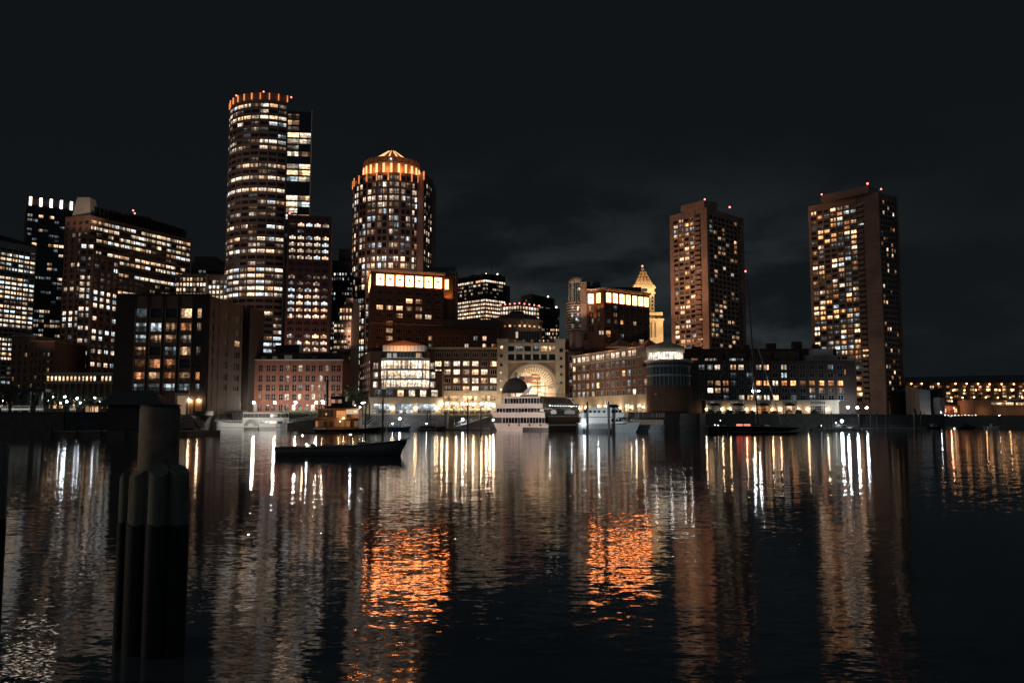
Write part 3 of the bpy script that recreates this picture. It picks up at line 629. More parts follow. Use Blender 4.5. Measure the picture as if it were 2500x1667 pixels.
# ------------------------------------------------------------------ hotel complex on the wharf
Yr = 352; pc = at(907, 659, Yr); z1 = pc.z; pr = atz(1083, 670, z1); pl = Vector((gx(897, 376), 376, z1))
B = Bld('hotel_tower', 'tall dark brick hotel block with seven glowing panels along its top', 'hotel', (pc.x, pc.y, ZL), mats=('brick_rowes', 'brick_rowes'), frame='stone_brown')
dF = Vector((pr.x - pc.x, pr.y - pc.y)).normalized(); LF = (Vector(xy(pr)) - Vector(xy(pc))).length
nF = Vector((dF.y, -dF.x))
B.w.prism([xy(pl), xy(pc), xy(pr), (pr.x + 4, pr.y + 20), (pl.x, pl.y + 14)], ZL, z1)
sx = lambda q: atz(850 + q / 4.356, 620 + (320 + (q - 340) * .07) / 4.356, at(907, 685, Yr).z)
pxs = [338, 443, 547, 650, 752, 853, 954]
def along(q): p = at(850 + q / 4.356, 700, Yr); t = ((p.x - pc.x)); k = t / (dF.x - dF.y * p.x / Yr); return k
xs = [(along(q), 2.9) for q in pxs]
zt_ = at(907, 669.5, Yr).z; zb_ = at(907, 694, Yr).z; hp = zt_ - zb_
zw = [zb_ - 3.1 - 3.22 * i for i in range(14)]
lit_ = {(1, 3): 'w3', (1, 4): 'w2', (2, 0): 'w3', (2, 1): 'w3', (2, 2): 'w3', (2, 3): 'w1', (2, 4): 'w1', (3, 2): 'w2', (3, 4): 'w2', (3, 5): 'n2', (4, 1): 'o2', (5, 1): 'w2', (6, 1): 'w2', (7, 6): 'w2', (8, 6): 'c1'}
B.face(pc, pr, ZL, z1, 0, 0, lambda r, c: lit_.get((r, c), 'd0') if r < 14 else None, t=.3, xs=xs, zs=[(z, 2.1) for z in zw], style='f2')
lt = rnd('w2:.1 w1:.1', 71); B.face(pl, pc, ZL, z1, 6, 16, lt, .5, .6, .3, zt=10, zb=6, style='f1')
B.finish()
b = MB(); b.obox(pc, dF, -.8, LF + .5, .3, 1.3, z1, z1 + .55); b.obox(pc, dF, -.6, LF + .3, .3, .8, z1 - .6, z1 - .003)
dL = Vector((pc.x - pl.x, pc.y - pl.y)).normalized(); b.obox(pl, dL, 0, (Vector(xy(pc)) - Vector(xy(pl))).length, .3, 1.25, z1 - .02, z1 + .53); B.part('cornice', b, 'stone_pale')
def panel(B, o, d, s, w, z0, z1_, wide=1.):
    b = MB(); b.obox(o, d, s - w / 2, s + w / 2, .31, .36, z0, z1_); b.obox(o, d, s - w / 2 - .15, s + w / 2 + .15, .302, .33, z0 - .15, z1_ + .15); p = B.part('lit_panel', b, 'panel')
    n = Vector((d[1], -d[0])); c = Vector(o[:2]) + Vector(d) * s + n * .4; b = MB(); h = z1_ - z0; r = w * .23; zc = z0 + h * .58; K = 10
    pts = [(-r, .12 * r), (-r * .8, .75 * r), (-.3 * r, .55 * r), (0, .95 * r), (.3 * r, .55 * r), (.8 * r, .75 * r), (r, .12 * r), (.55 * r, -.35 * r), (.3 * r, -.4 * r), (.3 * r, -.8 * r), (-.3 * r, -.8 * r), (-.3 * r, -.4 * r), (-.55 * r, -.35 * r)]
    vs = [(c.x + d[0] * x + n.x * e, c.y + d[1] * x + n.y * e, zc + z) for e in (0, .12) for x, z in pts]; k = len(pts)
    b.add(vs, [tuple(range(k)), tuple(range(k, 2 * k))] + [(i, (i + 1) % k, k + (i + 1) % k, k + i) for i in range(k)]); b.build('ornament', 'ornament', p, B.loc)
for x_, w_ in xs: panel(B, pc, dF, x_, 2.95, zb_, zt_)
for i in range(5): panel(B, pl, dL, 2.5 + i * 5, 3., zb_, zt_)
m_ = Vector(xy(pc)).lerp(Vector(xy(pr)), .5) + nF * 2.2
lamp('AREA', 'cornice_light', (m_.x, m_.y, zb_ - .5), 330, ORANGE, (m_.x - nF.x * 2, m_.y - nF.y * 2, z1 + 2), size=LF, sy=.4)
m_ = Vector(xy(pl)).lerp(Vector(xy(pc)), .5) + Vector((-2.2, -.5)); lamp('AREA', 'cornice_light', (m_.x, m_.y, zb_ - .5), 260, ORANGE, (m_.x + 2, m_.y, z1 + 2), size=22, sy=.4)
# its set-back shoulder, glass shaft and dark roof
r0 = at(1083, 674, 366); r1 = at(1106, 676, 366)
b = MB(); b.box(r0.x - 2, r1.x, 366, 384, ZL, r0.z); B.part('shoulder', b, 'brick_rowes')
b = MB(); b.box(at(1084, 690, 366).x, at(1095, 690, 366).x, 365.8, 365.95, at(1090, 706, 366).z, at(1090, 683, 366).z); B.part('lit_panel', b, 'panel')
g0 = at(1097, 659, 372); g1 = at(1114.5, 659, 372); b = MB(); b.box(g0.x, g1.x, 372, 384, r0.z - 22, g0.z)
for i in range(8): b.box(g0.x - .05, g1.x + .05, 371.9, 371.99, g0.z - .3 - i * 1.9, g0.z - i * 1.9, 1)
for i in range(4): b.box(g0.x + i * (g1.x - g0.x) / 3 - .1, g0.x + i * (g1.x - g0.x) / 3 + .1, 371.85, 371.98, g0.z - 16, g0.z, 1)
B.part('glass_shaft', b, ('concrete', 'frame_dark'))
lamp('AREA', 'cornice_light', (r0.x + 3, 364.2, r0.z - 9.5), 300, ORANGE, (r0.x + 5.5, 370, r0.z + 4), size=5, sy=1)
h0 = at(1036, 652, 378); h1 = at(1112, 657, 378); b = MB(); b.box(h0.x, h1.x, 378, 392, z1 - 2, h0.z); b.box(h0.x, h1.x, 377.8, 377.95, h0.z - 1.8, h0.z - 1.6); B.part('plant_room', b, 'glass_green')
b = MB(); zb2 = at(907, 788, Yr).z; b.obox(pc, dF, .1, LF - .1, .31, .5, zb2 - .25, zb2 + .25)
B.part('belt_course', b, 'stone_brown')
# mid-rise wing that runs toward the arch
m0 = at(1040, 796, 360); m1 = at(1216, 812, 360); zm = at(1120, 803, 360).z
B = Bld('middle_wing', 'dark recessed brick wing above and behind the lit hotel front', 'hotel', (m0.x, m0.y, ZL), mats=('brick_rowes', 'brick_rowes'), frame='stone_brown')
B.w.box(m0.x, m1.x, 360, 378, ZL, zm); zz = [(zm - 5.2 - 3.5 * i, 2.1) for i in range(2)]
lm = {(0, 0): 'w2', (0, 5): 'c1', (0, 6): 'w3', (1, 0): 'c1', (1, 4): 'n2', (1, 6): 'w3', (1, 7): 'o2'}
B.face((m0.x, 360), (m1.x, 360), ZL, zm, 8, 2, lambda r, c: lm.get((r, c), 'd0'), .45, t=.25, zs=[(at(1100, y, 360).z, 2.1) for y in (826, 845)], style='f1'); B.finish()
b = MB(); b.box(m0.x, m1.x, 359.4, 360.2, zm - .02, zm + .5); b.box(m0.x + 3, m1.x, 363, 376, zm, zm + 4.5); B.part('cornice', b, 'roof_dark')
# lit hotel front with the terrace
f0 = at(1040, 850, 346); f1 = at(1216, 856, 346); zf = at(1130, 852, 346).z; zb = at(1130, 957, 346).z
B = Bld('terrace_hotel', 'brick hotel front with five rows of lit square windows over big stone openings', 'hotel', (f0.x, f0.y, ZL), mats=('brick_rowes', 'stone', 'stone_brown'), frame='stone')
B.w.box(f0.x, f1.x, 346, 359, zb, zf); B.w.box(f0.x, f1.x, 346.6, 359, ZL, zb - .01, 1)
xs = [(at(850 + q / 4.356, 900, 346).x - f0.x, 2.7) for q in (958, 1055, 1155, 1255, 1352, 1448, 1545)]
zs = [(at(1130, y, 346).z, 2.25) for y in (866.5, 888, 908, 929, 949)]
lt5 = ['d0 d0 d0 d0 d0 d0 d0', 'w3 n3 n3 n3 n3 d0 w3', 'n3 n3 n3 n2 w3 n3 d0', 'c2 d0 w3 n3 n3 w3 n3', 'c1 c1 c1 w3 n3 c1 c1']
B.face(f0, f1, zb, zf, 0, 0, lambda r, c: lt5[r].split()[c], t=.25, xs=xs, zs=zs, style='f2'); 
x3 = [(at(850 + q / 4.356, 980, 346).x - f0.x, 5.6) for q in (1100, 1297, 1493)]
zq = [(at(1130, 972.5, 346).z, 2.), (at(1130, 989, 346).z, 2.3)]
B.face((f0.x, 346.6), (f1.x, 346.6), ZL, zb - .02, 0, 0, lambda r, c: 'store_warm', t=.8, xs=x3, zs=zq, style='3h', mp=1, ms=1)
B.finish()
b = MB(); b.box(f0.x, f1.x, 345.2, 346.2, zb - .0, zb + .6); b.box(f0.x, f1.x, 345.3, 346, zf, zf + .7); B.part('cornice', b, 'stone')
for i, (x_, w_) in enumerate(x3):
    b = MB(); b.loft([[(f0.x + x_ + 2.7 * math.cos(PI * k / 8), y_, zq[1][0] + .4 + .9 * math.sin(PI * k / 8)) for k in range(9)] for y_ in (345, 346.4)], cap=True); B.part('awning', b, 'white_trim')
# glass-fronted pavilion at the corner
Yp = 338; a0 = at(906, 850, Yp); a1 = at(1080, 860, Yp); zp = at(940, 878, Yp).z; zst = at(990, 973, Yp).z
B = Bld('glass_pavilion', 'brick corner pavilion with three glowing glazed storeys and an orange hip roof', 'hotel pavilion', (a0.x, a0.y, ZL), mats=('brick_rowes', 'stone_brown', 'stone'), frame='frame_pale')
al = Vector((gx(877, 372), 372)); zsh = at(915, 850, Yp).z
B.w.prism([tuple(al), (a0.x, Yp), (a1.x, Yp), (a1.x, 350), (al.x + 6, 374)], zst, at(1000, 905, Yp).z, 0)
B.w.prism([tuple(al), (a0.x, Yp + .02), (at(1040, 900, Yp).x, Yp + .02), (at(1050, 900, Yp).x, 350), (al.x + 6, 373)], at(1000, 905, Yp).z - .1, at(915, 857, Yp).z, 0)
B.w.prism([(al.x - .2, al.y), (a0.x - .2, Yp - .35), (a1.x + .2, Yp - .35), (a1.x, 350), (al.x + 6, 374)], ZL, zst, 2)
xq = lambda q: at(850 + q / 4.356, 920, Yp).x - a0.x
B.face(a0, a1, zst, zst + 4.4, 0, 0, lambda r, c: ('c1', 'c1', 'w3', 'n3', 'n3', 'n3')[c], t=.25, xs=[(xq(q), 2.6) for q in (322, 440, 560, 680, 800, 920)], zs=[(zst + 2.1, 2.7)], style='f1')
for k, y_ in enumerate((893, 916, 939)):
    z_ = at(917, y_, Yp).z
    for q in (292, 900): B.wins.append((1, a0.x + xq(q), Yp - .02, z_, 0, 2., 2.6, 'f1', 'n3' if k else 'n2'))
dL = Vector((a0.x - al.x, Yp - al.y)).normalized(); LL = (Vector(xy(a0)) - al).length
B.face(al, (a0.x, Yp), zst, at(915, 857, Yp).z, 6, 6, rnd('w3:.2 w2:.25 n2:.2', 81), .4, .5, .25, style='f1', zt=3)
B.face((a0.x, Yp - .36), (a1.x, Yp - .36), ZL, zst - .02, 0, 0, lambda r, c: ('c2', 'c2', 'c2')[c] if r == 0 else 'store_white', t=.6, xs=[(xq(q), 7.) for q in (362, 602, 836)], zs=[(zst - 3.2, 2.4), (ZL + 1.5, 2.2)], style='f3', mp=2, ms=2)
B.finish()
bx0, bx1 = at(930, 900, Yp).x, at(1049, 900, Yp).x; ch = 2.6; poly = [(bx0, Yp), (bx0 + ch, Yp - 3), (bx1 - ch, Yp - 3), (bx1, Yp)]
zfl = [at(990, y, Yp - 3).z for y in (946, 925, 901.5, 877)]
b = MB()
for z_ in zfl: b.prism(poly + [(bx1, Yp + 1), (bx0, Yp + 1)], z_ - .45, z_ + .35 if z_ != zfl[-1] else z_ + .6)
B.part('floor_band', b, 'grey_paint')
for f in range(3):
    zlo, zhi = zfl[f] + .36, zfl[f + 1] - .46
    for (u, v_) in ((0, 1), (1, 2), (2, 3)):
        A_, B_ = Vector(poly[u]), Vector(poly[v_]); L_ = (B_ - A_).length; d_ = (B_ - A_) / L_; nb = max(1, round(L_ / 2.6))
        for k in range(nb):
            b = MB(); s0, s1 = L_ * k / nb + .1, L_ * (k + 1) / nb - .1; b.obox(A_, d_, s0, s1, -.25, -.15, zlo, zhi, 0); b.pane(); b.obox(A_, d_, s0 - .2, s0, -.3, .04, zlo, zhi, 1)
            b.obox(A_, d_, s0, s1, -.1, -.04, zlo + .9, zlo + .98, 1); B.part('bay_window', b, ('interior_bright' if (f, k, u) not in ((0, 5, 1), (0, 0, 0)) else 'n2', 'frame_dark'))
ux0, ux1 = at(935, 860, Yp).x, at(1038, 860, Yp).x; zu = at(990, 844, Yp).z; zu2 = at(990, 858, Yp).z
b = MB(); b.box(ux0, ux1, Yp - 1, Yp + 10, zu2, zu, 0)
for k in range(13): x_ = ux0 + (ux1 - ux0) * k / 12; b.box(x_ - .06, x_ + .06, Yp - 1.1, Yp - 1.01, zfl[3] + .65, zu, 1)
b.box(ux0, ux1, Yp - .8, Yp + 9, zfl[3] + .6, zu2 - .01, 2); B.part('attic', b, ('white_trim', 'frame_dark', 'glass_dark'))
for q, k in ((440, 'n2'), (480, 'n1'), (500, 'c2'), (745, 'w2'), (765, 'w2')):
    b = MB(); x_ = at(850 + q / 4.356, 870, Yp).x; b.box(x_ - .8, x_ + .8, Yp - .9, Yp - .82, zfl[3] + .8, zfl[3] + 2.6); B.part('attic_window', b, k)
lamp('AREA', 'attic_light', ((ux0 + ux1) / 2, Yp - 3.2, zfl[3] + .9), 350, WHITE, ((ux0 + ux1) / 2, Yp - .8, zu), size=15, sy=.4)
b = MB(); ap = at(985, 830.5, Yp + 5); b.add([(ux0 - .5, Yp - 1.5, zu + .01), (ux1 + .5, Yp - 1.5, zu + .01), (ux1 + .5, Yp + 11, zu + .01), (ux0 - .5, Yp + 11, zu + .01), ap], [(0, 1, 4), (1, 2, 4), (2, 3, 4), (3, 0, 4), (0, 1, 2, 3)]); B.part('roof', b, 'copper_roof')
lamp('SPOT', 'roof_light', (ap.x, Yp - 7, zu + 1.5), 2600, ORANGE, (ap.x, ap.y - 2, zu + 1), 120)
b = MB(); b.box(a0.x - .5, a1.x + .4, Yp - 1.2, Yp - .3, zst - .0, zst + .6); B.part('cornice', b, 'stone')
for q in (462, 492, 715, 735, 928, 958):
    x_ = a0.x + xq(q); b = MB(); b.ball((x_, Yp - 1.4, ZL + 2.7), .17); B.part('sconce', b, 'lamp_warm')
for q in (477, 722, 945): lamp('POINT', 'sconce_light', (a0.x + xq(q), Yp - 2., ZL + 2.6), 130, WARM, size=.2)
lamp('POINT', 'sconce_light', (a0.x - 1.5, Yp - 2.5, ZL + 2.6), 160, WHITE, size=.2)
# ------------------------------------------------------------------ arch building with rotunda
Ya = 346; a0 = at(1214, 832, Ya); a1 = at(1379, 836, Ya); zt_ = at(1296, 836, Ya).z; za = at(1302, 891, Ya).z
B = Bld('arch_building', 'pale stone building with a giant lit archway and six tall windows above', 'hotel', (a0.x, a0.y, ZL), mats=('stone', 'stone_brown'), frame='stone_brown')
xm = at(1302, 940, Ya).x; Ra = 55 / F * Ya * .995; Rin = Ra - 1.1; zc = za - Ra
dp = 17.
zsp = at(1302, 883, Ya).z
B.w.box(a0.x, xm - Ra - 1.2, Ya, Ya + dp, ZL, zsp); B.w.box(xm + Ra + 1.2, a1.x, Ya, Ya + dp, ZL, zsp)
B.w.box(a0.x, a1.x, Ya, Ya + dp, zsp, zt_)
n = 32; vs, fs = [], []
RV = lambda y: Ra * (1 - .24 * (y - Ya) / dp)          # the vault narrows inward
for i in range(n + 1):
    t = PI * i / n; x, z = xm - Ra * math.cos(t), zc + Ra * math.sin(t)
    X_e = xm - (Ra + 1.2) * (1 if i < n / 2 else -1) if i in (0, n) else x
    vs += [(x, Ya + .3, z), (x, Ya + .3, zsp), (xm - RV(Ya + dp) * math.cos(t), Ya + dp, zc + RV(Ya + dp) * math.sin(t))]
for i in range(n): k = 3 * i; fs += [(k, k + 3, k + 4, k + 1), (k, k + 3, k + 5, k + 2)]
B.w.add(vs, fs, 1)
for sgn in (-1, 1):
    B.w.add([(xm + sgn * (Ra - .01), Ya + .3, ZL), (xm + sgn * RV(Ya + dp), Ya + dp, ZL), (xm + sgn * RV(Ya + dp), Ya + dp, zc), (xm + sgn * (Ra - .01), Ya + .3, zc)], [(0, 1, 2, 3)], 1)
for sgn in (-1, 1): B.w.box(min(xm + sgn * Ra, xm + sgn * (Ra + 1.2)), max(xm + sgn * Ra, xm + sgn * (Ra + 1.2)), Ya + .3, Ya + dp - .2, ZL, zsp - .01, 1)
x6 = [(at(1180 + q / 4.356, 850, Ya).x - a0.x, 2.9) for q in (295, 383, 472, 562, 645, 730)]
zw_ = [(at(1300, y, Ya).z, h) for y, h in ((851, 2.3), (871.5, 2.6))]
lw = {(0, 1): 'c1', (0, 3): 'c1', (0, 4): 'w3', (0, 5): 'w3'}
B.face((a0.x, Ya), (a1.x, Ya), zsp + .01, zt_, 0, 0, lambda r, c: lw.get((r, c), 'd0'), t=.7, xs=x6, zs=zw_, style='f0')
for q, ys in ((190, ((848, 'w3'), (869, 'd0'), (891, 'd0'), (910, 'w3'), (930, 'n3'), (951, 'n3'))), (828, ((855, 'd0'), (875, 'd0'), (895, 'd0'), (914, 'w1'), (934, 'c1'), (953, 'n1')))):
    for y_, k in ys: p = at(1180 + q / 4.356, y_, Ya - .83); B.wins.append((1, p.x, p.y, p.z, 0, 1.7 if y_ < 860 else 1.2, 1.7 if y_ < 860 else 1.3, 'f0', k))
B.finish()
for (x0, x1) in ((a0.x, a0.x + 4.4), (a1.x - 3.9, a1.x)):
    b = MB(); b.box(x0, x1, Ya - .79, Ya - .002, ZL, zt_ + .02); b.box(x0 - .2, x1 + .2, Ya - .9, Ya + 3, zt_ + .03, zt_ + 1.4); B.part('corner_tower', b, 'stone')
for i in range(5):
    x_ = a0.x + x6[i][0] + (x6[i + 1][0] - x6[i][0]) / 2; b = MB(); b.box(x_ - .45, x_ + .45, Ya - .9, Ya + 1, zt_ + .02, zt_ + 1.1); b.lathe((x_, Ya - .72, 0), [(.42, zsp + 1.2), (.36, zt_ - 1.2), (.5, zt_ - 1.0)], 8); B.part('pier_column', b, 'stone')
b = MB(); b.box(a0.x + 4.5, a1.x - 4, Ya - 1.05, Ya - .71, zt_ - .9, zt_ - .2); b.box(a0.x + 4.5, a1.x - 4, Ya - 1.05, Ya - .1, zsp - .4, zsp + .3); B.part('cornice', b, 'stone')
for x_, w_ in x6:
    b = MB(); b.box(a0.x + x_ - 1.2, a0.x + x_ + 1.2, Ya - .6, Ya - .45, at(1300, 864.6, Ya).z, at(1300, 857.5, Ya).z, 0); b.tube((a0.x + x_, Ya - .7, at(1300, 861, Ya).z), (a0.x + x_, Ya - .6, at(1300, 861, Ya).z), .4, .4, 12); B.part('spandrel_roundel', b, 'grey_paint')
b = MB(); rings = []
for i in range(33):
    t = PI * i / 32; c_, s_ = -math.cos(t), math.sin(t)
    rings.append([(xm + c_ * r, y, zc + s_ * r) for r, y in ((Ra + 1.1, Ya + .2), (Ra + 1.1, Ya - .5), (Ra + .4, Ya - .75), (Ra - .3, Ya - .35), (Ra - .3, Ya + .5))])
b.loft(rings, closed=True); B.part('archivolt', b, 'stone')
for j in range(5):
    b = MB(); y_ = Ya + 1.2 + 3.4 * j
    b.loft([[(xm - math.cos(PI * i / 32) * r, y, zc + math.sin(PI * i / 32) * r) for r, y in ((RV(y_) - .01, y_), (RV(y_) - .55, y_), (RV(y_ + .7) - .55, y_ + .7), (RV(y_ + .7) - .01, y_ + .7))] for i in range(33)], closed=True); B.part('vault_rib', b, 'stone')
b = MB()
for i in range(1, 24):
    t = PI * i / 24; d = Vector((-math.cos(t), math.sin(t))); e_ = Vector((d.y, -d.x)) * .28
    for j in range(4):
        y0, y1 = Ya + 1.92 + 3.4 * j, Ya + 4.58 + 3.4 * j; pts = [(xm + d.x * r + e_.x * s_, y, zc + d.y * r + e_.y * s_) for y in (y0, y1) for r, s_ in ((RV(y) - .01, -1), (RV(y) - .5, -1), (RV(y) - .5, 1), (RV(y) - .01, 1))]
        b.add(pts, [(0, 1, 5, 4), (1, 2, 6, 5), (2, 3, 7, 6), (0, 1, 2, 3), (4, 5, 6, 7)])
B.part('coffer_grid', b, 'stone')
b = MB()
for i in range(24):
    t = PI * (i + .5) / 24; d = Vector((-math.cos(t), math.sin(t))); e_ = Vector((d.y, -d.x)) * .38
    for j in range(4):
        y0, y1 = Ya + 2.5 + 3.4 * j, Ya + 4. + 3.4 * j; pts = [(xm + d.x * r + e_.x * s_, y, zc + d.y * r + e_.y * s_) for y in (y0, y1) for r, s_ in ((RV(y) - .02, -1), (RV(y) - .12, -1), (RV(y) - .12, 1), (RV(y) - .02, 1))]
        b.add(pts, [(0, 1, 5, 4), (1, 2, 6, 5), (2, 3, 7, 6), (0, 1, 2, 3), (4, 5, 6, 7)])
B.part('coffer_panel', b, 'wood_warm')
b = MB(); b.box(xm - Ra - 7, xm + Ra + 7, Ya + dp + 9, Ya + dp + 10, ZL, zt_ - 1); B.part('court_wall', b, 'white_trim')
for j in range(7):
    b = MB(); z_ = zc - 5.5 + j * 1.9; w_ = 2.6 - .12 * j; x_ = at(1307, 940, Ya + dp + 9).x; b.box(x_ - w_, x_ + w_, Ya + dp + 8.7, Ya + dp + 8.98, z_, z_ + 1.0); B.part('court_window', b, 'wood_warm')
b = MB()
for sgn in (-1, 1): b.loft([[(xm + sgn * (5.6 + .7 * k), Ya + dp + 8.2, zc + 6.5 - .65 * k * k * .3), (xm + sgn * (5.6 + .7 * k), Ya + dp + 8.6, zc + 6.5 - .65 * k * k * .3), (xm + sgn * (5.9 + .7 * k), Ya + dp + 8.4, zc + 6.2 - .65 * k * k * .3)] for k in range(8)], closed=True)
B.part('court_rib', b, 'stone')
for y_, pw in ((Ya + 4, 2600), (Ya + 12, 5200), (Ya + dp + 4, 9000)): lamp('POINT', 'arch_light', (xm + (1.5 if y_ < Ya + 9 else -1), y_, ZL + 3.4 + (5 if y_ > Ya + dp else 0)), pw, (1, .76, .5), size=.4)
lamp('AREA', 'facade_fill', (xm, Ya - 10, ZL + 5), 1250, (1, .74, .46), (xm, Ya, zt_ - 6), size=22, sy=1)  # assumed unseen area light washing the arch front
# flag in the archway
t = thing('flag', 'stars and stripes flag hanging inside the giant archway', 'flag', (at(1267, 918, Ya + 8).x, Ya + 8, at(1267, 918, Ya + 8).z))
fx = t.location.x; fz = t.location.z; fl_w, fl_h = 5.6, 3.
b = MB()
for i in range(13): b.box(fx + (2.3 if i < 7 else 0), fx + fl_w, Ya + 8, Ya + 8.04, fz - fl_h * (i + 1) / 13, fz - fl_h * i / 13, i % 2)
b.build('stripes', ('flag_red', 'flag_white'), t)
b = MB(); b.box(fx, fx + 2.3, Ya + 7.99, Ya + 8.05, fz - fl_h * 7 / 13, fz, 0)
for r in range(5):
    for c in range(6): x_, z_ = fx + .2 + c * .38, fz - .16 - r * .31; b.add([(x_ + .1 * (1 if k % 2 == 0 else .42) * math.sin(PI * k / 5), Ya + 7.98, z_ + .1 * (1 if k % 2 == 0 else .42) * math.cos(PI * k / 5)) for k in range(10)], [tuple(range(10))], 1)
b.build('canton', ('flag_blue', 'flag_white'), t)
# rotunda dome
Yd = 378; xd = gx(1262, Yd, 790); rd = 62 / F * Yd; zd = at(1262, 806, Yd - rd).z; ze = at(1262, 782, Yd - rd).z; zk = at(1262, 766, Yd).z
B = Bld('rotunda', 'round dark drum with shallow dome and small lit portholes behind the archway', 'rotunda', (xd, Yd, ZL), mats=('stone_brown', 'stone_brown'))
B.w.lathe((xd, Yd, 0), [(rd, zm - 4), (rd, ze), (rd + .5, ze + .3), (rd + .5, ze + .8)], 48)
B.w.lathe((xd, Yd, 0), [(rd * .55, ZL + 16), (rd * .55, zd + 1)], 24); B.finish()
b = MB(); b.lathe((xd, Yd, 0), [(rd + .3, ze + .8), (rd * .8, ze + 2.4), (rd * .5, zk - .8), (rd * .3, zk), (rd * .28, zk + .9), (.1, zk + 1.1)], 48); B.part('dome', b, 'roof_dark')
for i in range(9):
    px_ = 1233 + 12 * i; x_ = at(px_, 796, Yd - rd).x; dx = max(-.95, min(.95, (x_ - xd) / rd)); p_ = (xd + dx * rd * 1.003, Yd - rd * 1.003 * math.sqrt(1 - dx * dx)); a_ = math.atan2(p_[1] - Yd, p_[0] - xd); d_ = (-math.sin(a_), math.cos(a_)); b = MB(); b.obox(p_, d_, -.42, .42, -.1, .12, at(1262, 797.4, Yd - rd).z, at(1262, 793.2, Yd - rd).z); B.part('porthole', b, 'w3' if 0 < i < 8 else 'o2')
w0, w1 = at(1258, 820, Yd - rd).x, at(1317, 820, Yd - rd).x; b = MB(); za_, zb_ = at(1290, 832, Yd - rd).z, at(1290, 809, Yd - rd).z; b.box(w0, w1, Yd - rd - .4, Yd - rd, za_, zb_, 0)
for i in range(10): x_ = w0 + (w1 - w0) * i / 9; b.box(x_ - .1, x_ + .1, Yd - rd - .5, Yd - rd - .41, za_, zb_, 1)
B.part('glazed_bay', b, ('glass_green', 'frame_grey')); b = MB(); b.box(w0 + .2, w0 + 1.2, Yd - rd - .6, Yd - rd - .52, za_ + 1.2, zb_ - .2); b.box(w0 + 2, w1 - 1, Yd - rd - 5.5, Yd - rd - 5, za_ - 2.5, za_ - 1.7); B.part('lit_window', b, 'n3')
# strip of brick between arch and oblique wing
s0, s1 = at(1379, 860, 350), at(1402, 860, 350); zz_ = at(1390, 858, 350).z
B = Bld('link_block', 'narrow dark brick link with stacked square windows beside the archway', 'hotel', (s0.x, 350, ZL), mats=('brick_rowes', 'brick_rowes'), frame='stone')
B.w.box(s0.x + .3, s1.x + 4, 350, 366, ZL, zz_); B.face((s0.x + .3, 350), (s1.x + 4, 350), ZL, zz_, 1, 6, lambda r, c: ('d0', 'n2', 'd0', 'c1', 'd0', 'd0')[r], t=.25, xs=[(2.6, 2.4)], zs=[(at(1390, y, 350).z, 2.4) for y in (874, 893, 915, 934, 953, 970)], style='f1'); B.finish()
b = MB(); b.box(at(1330, 830, 374).x, at(1426, 830, 374).x, 374, 390, ZL, at(1380, 826, 372).z); b.box(at(1425.5, 830, 356).x, at(1440, 830, 356).x, 356, 366, ZL, at(1430, 829, 356).z); B.part('rear_block', b, 'brick_rowes')
# ------------------------------------------------------------------ oblique brick wing with terraced end
a0 = at(1398, 872, 346); z1 = a0.z; a1 = atz(1566, 848, z1)
B = Bld('oblique_wing', 'long oblique brick wing with pale lit attic storey and terraced end', 'apartment building', (a0.x, a0.y, ZL), mats=('brick_wing', 'stone', 'concrete'), frame='frame_pale')
d = Vector((a1.x - a0.x, a1.y - a0.y)); L = d.length; d /= L; n = Vector((d.y, -d.x)); bk = -n * 9
zr = [at(1398, y, a0.y).z for y in (891.5, 913, 934, 957, 973, 1003)]
def band(l, za, zb, m, off=0.):
    A_ = Vector(xy(a0)) + n * off; q = A_ + d * l; B.w.prism([tuple(A_), tuple(q), tuple(q + bk), tuple(A_ + bk)], za, zb, m); return q
def lpx(px): tx = at(px, 920, 1.).x; return (a0.x - tx * a0.y) / (tx * d.y - d.x) / L
E1, E2, E3, E4 = lpx(1570), lpx(1583), lpx(1596), lpx(1607)
for l, za, zb in ((L * 1.0, zr[0], z1), (L * E1, zr[1], zr[0]), (L * E2, zr[2], zr[1]), (L * E3, zr[3], zr[2]), (L * E4, zr[4], zr[3])): band(l, za, zb - .01, 2 if zb == z1 else 0)
band(L * E4, ZL, zr[4] - .02, 1, .3)
A_ = Vector(xy(a0)); pit = L / 13.
cx_ = [pit * (.42 + .95 * i + (.12 if i % 3 else 0)) for i in range(13)]
B.face(A_, A_ + d * L, zr[0], z1, 0, 0, lambda r, c: 'n3' if c not in (3, 7) else 'n2', t=.2, xs=[(x, pit * .62) for x in cx_], zs=[(zr[0] + 1.7, 2.)], style='3', mp=2, ms=2)
g = random.Random(91)
for k, (l, za, zb, ex, w_) in enumerate(((E1, zr[1], zr[0], 0, .12), (E2, zr[2], zr[1], 1, .5), (E3, zr[3], zr[2], 2, .55), (E4, zr[4], zr[3], 3, .3))):
    xs = [(x, pit * .55) for x in cx_] + [(cx_[-1] + pit * (i + 1) * .95, pit * .55) for i in range(ex) if cx_[-1] + pit * (i + 1) * .95 < L * l - 1.2]
    B.face(A_, A_ + d * L * l, za, zb - .02, 0, 0, lambda r, c: (g.choice(['n3', 'w3', 'w2', 'n2', 'c2']) if g.random() < w_ * (1.5 if c < 6 else .6) else g.choice(['c1', 'd0', 'd0'])), t=.25, xs=xs, zs=[((za + zb) / 2 + .1, 2.25)], style='af1' if k == 0 else 'f1')
A2 = A_ + n * .3; LB = L * E4
B.face(A2, A2 + d * LB, ZL, zr[4] - .04, 0, 0, lambda r, c: 'store_warm' if c in (0, 3, 5, 7) else 'n1', t=.35, xs=[(LB * (.06 + .125 * i), 3.6 if i % 2 == 0 or i > 2 else 2.4) for i in range(8)], zs=[(ZL + 2.3, 2.9)], style='3h', mp=1, ms=1)
B.finish()
